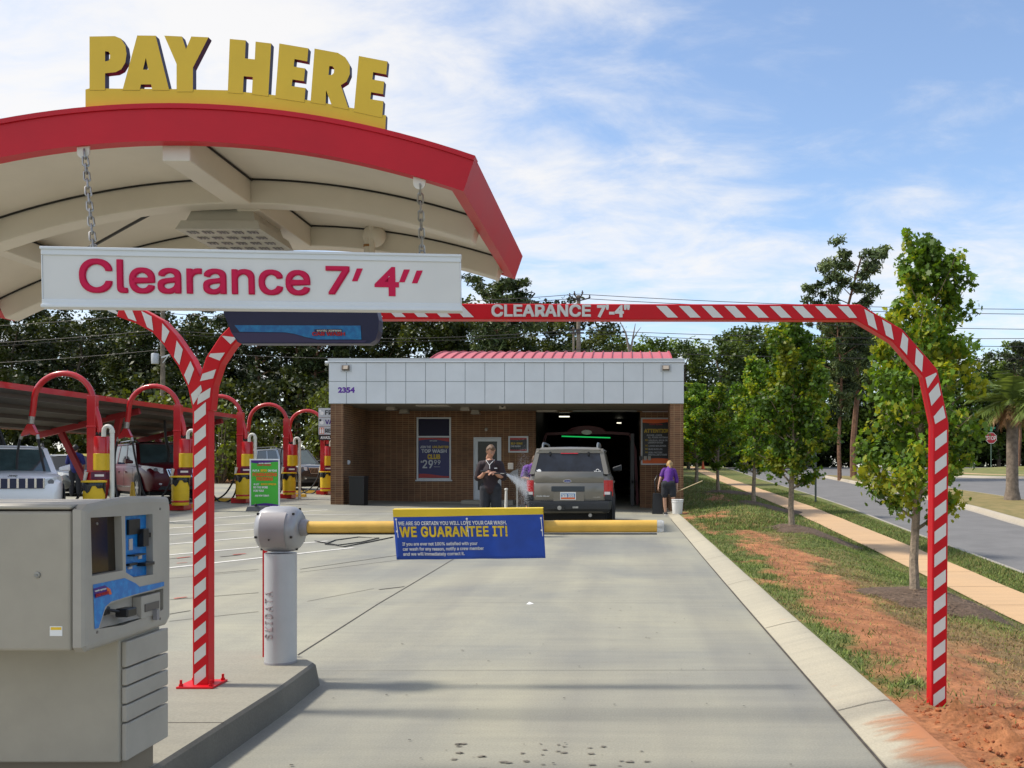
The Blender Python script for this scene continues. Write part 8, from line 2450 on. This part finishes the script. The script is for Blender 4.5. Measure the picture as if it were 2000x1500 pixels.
blob([([(0, 0, .92), (0, 0, 1.12), (0, 0, 1.30), (0, .01, 1.41)], [.16, .152, .168, .115]), ([(-.13, 0, 1.39), (.13, 0, 1.39)], [.08, .08]), ([(-.18, 0, 1.38), (-.24, .03, 1.14)], [.075, .07]), ([(.18, 0, 1.38), (.24, .03, 1.14)], [.075, .07])], 'shirt', blue_m, mb_, .012, 4)
blob([([(-.09, 0, .92), (.09, 0, .92)], [.125, .125]), ([(-.09, 0, .88), (-.11, 0, .12)], [.11, .075]), ([(.09, 0, .88), (.11, 0, .12)], [.11, .075])], 'trousers', shorts_dk, mb_, .012, 4)
blob([([(-.11, .02, .05), (-.12, .17, .045)], [.055, .048]), ([(.11, .02, .05), (.12, .17, .045)], [.055, .048])], 'shoes', shoe_m, mb_, .012, 3)
# ---- worker in purple on the far side of the bronze wagon, only an arm and shoulder showing
Yp = 21.6; px_ = (1041 - 1222) * Yp / F; pz_ = pave_z(px_, Yp)
mp_ = thing('person', 'worker in purple shirt mostly hidden behind the left side of the bronze wagon', 'person', (px_, Yp, pz_), 0)
q_ = [([(0, 0, .93), (0, -.03, 1.10), (.02, -.10, 1.26), (.03, -.14, 1.36)], [.13, .12, .14, .09]), ([(-.08, .0, .91), (.08, .0, .91)], [.10, .10])]
for s_ in (-1, 1):
    q_.append(([(s_ * .09, 0, .88), (s_ * .11, 0, .48), (s_ * .11, .02, .09)], [.09, .06, .04])); q_.append(([(s_ * .11, .04, .05), (s_ * .12, -.1, .04)], [.045, .04]))
    q_.append(([(s_ * .17, -.12, 1.33), (s_ * .22, -.2, 1.10), (.18 + s_ * .06, -.32, 1.02)], [.052, .044, .03])); hand(q_, (.18 + s_ * .06, -.325, 1.02), (.7, -.6, -.1), (0, 0, 1), .7)
hp, hh, fx = head(mp_, (.10, -.22, 1.50), (.6, -.6, -.6), (0, 0, 1), skin_m, hair_b)
blob(q_ + hp, 'body', skin_m, mp_, .010, 4); blob(hh, 'hair', hair_b, mp_, .012, 4); fx.build('face', mp_)
blob([([(0, 0, .92), (0, -.03, 1.10), (.02, -.10, 1.26), (.03, -.14, 1.35)], [.15, .145, .16, .11]), ([(-.12, -.12, 1.33), (.15, -.12, 1.33)], [.078, .078]), ([(-.16, -.12, 1.32), (-.21, -.18, 1.13)], [.07, .066]), ([(.16, -.12, 1.32), (.21, -.18, 1.13)], [.07, .066])], 'shirt', purple_m, mp_, .012, 4)
blob([([(-.09, 0, .90), (.09, 0, .90)], [.122, .122]), ([(-.09, 0, .88), (-.11, 0, .52)], [.11, .098]), ([(.09, 0, .88), (.11, 0, .52)], [.11, .098])], 'shorts', shorts_dk, mp_, .012, 4)
blob([([(-.11, .05, .05), (-.12, -.11, .045)], [.055, .048]), ([(.11, .05, .05), (.12, -.11, .045)], [.055, .048])], 'shoes', shoe_m, mp_, .012, 3)
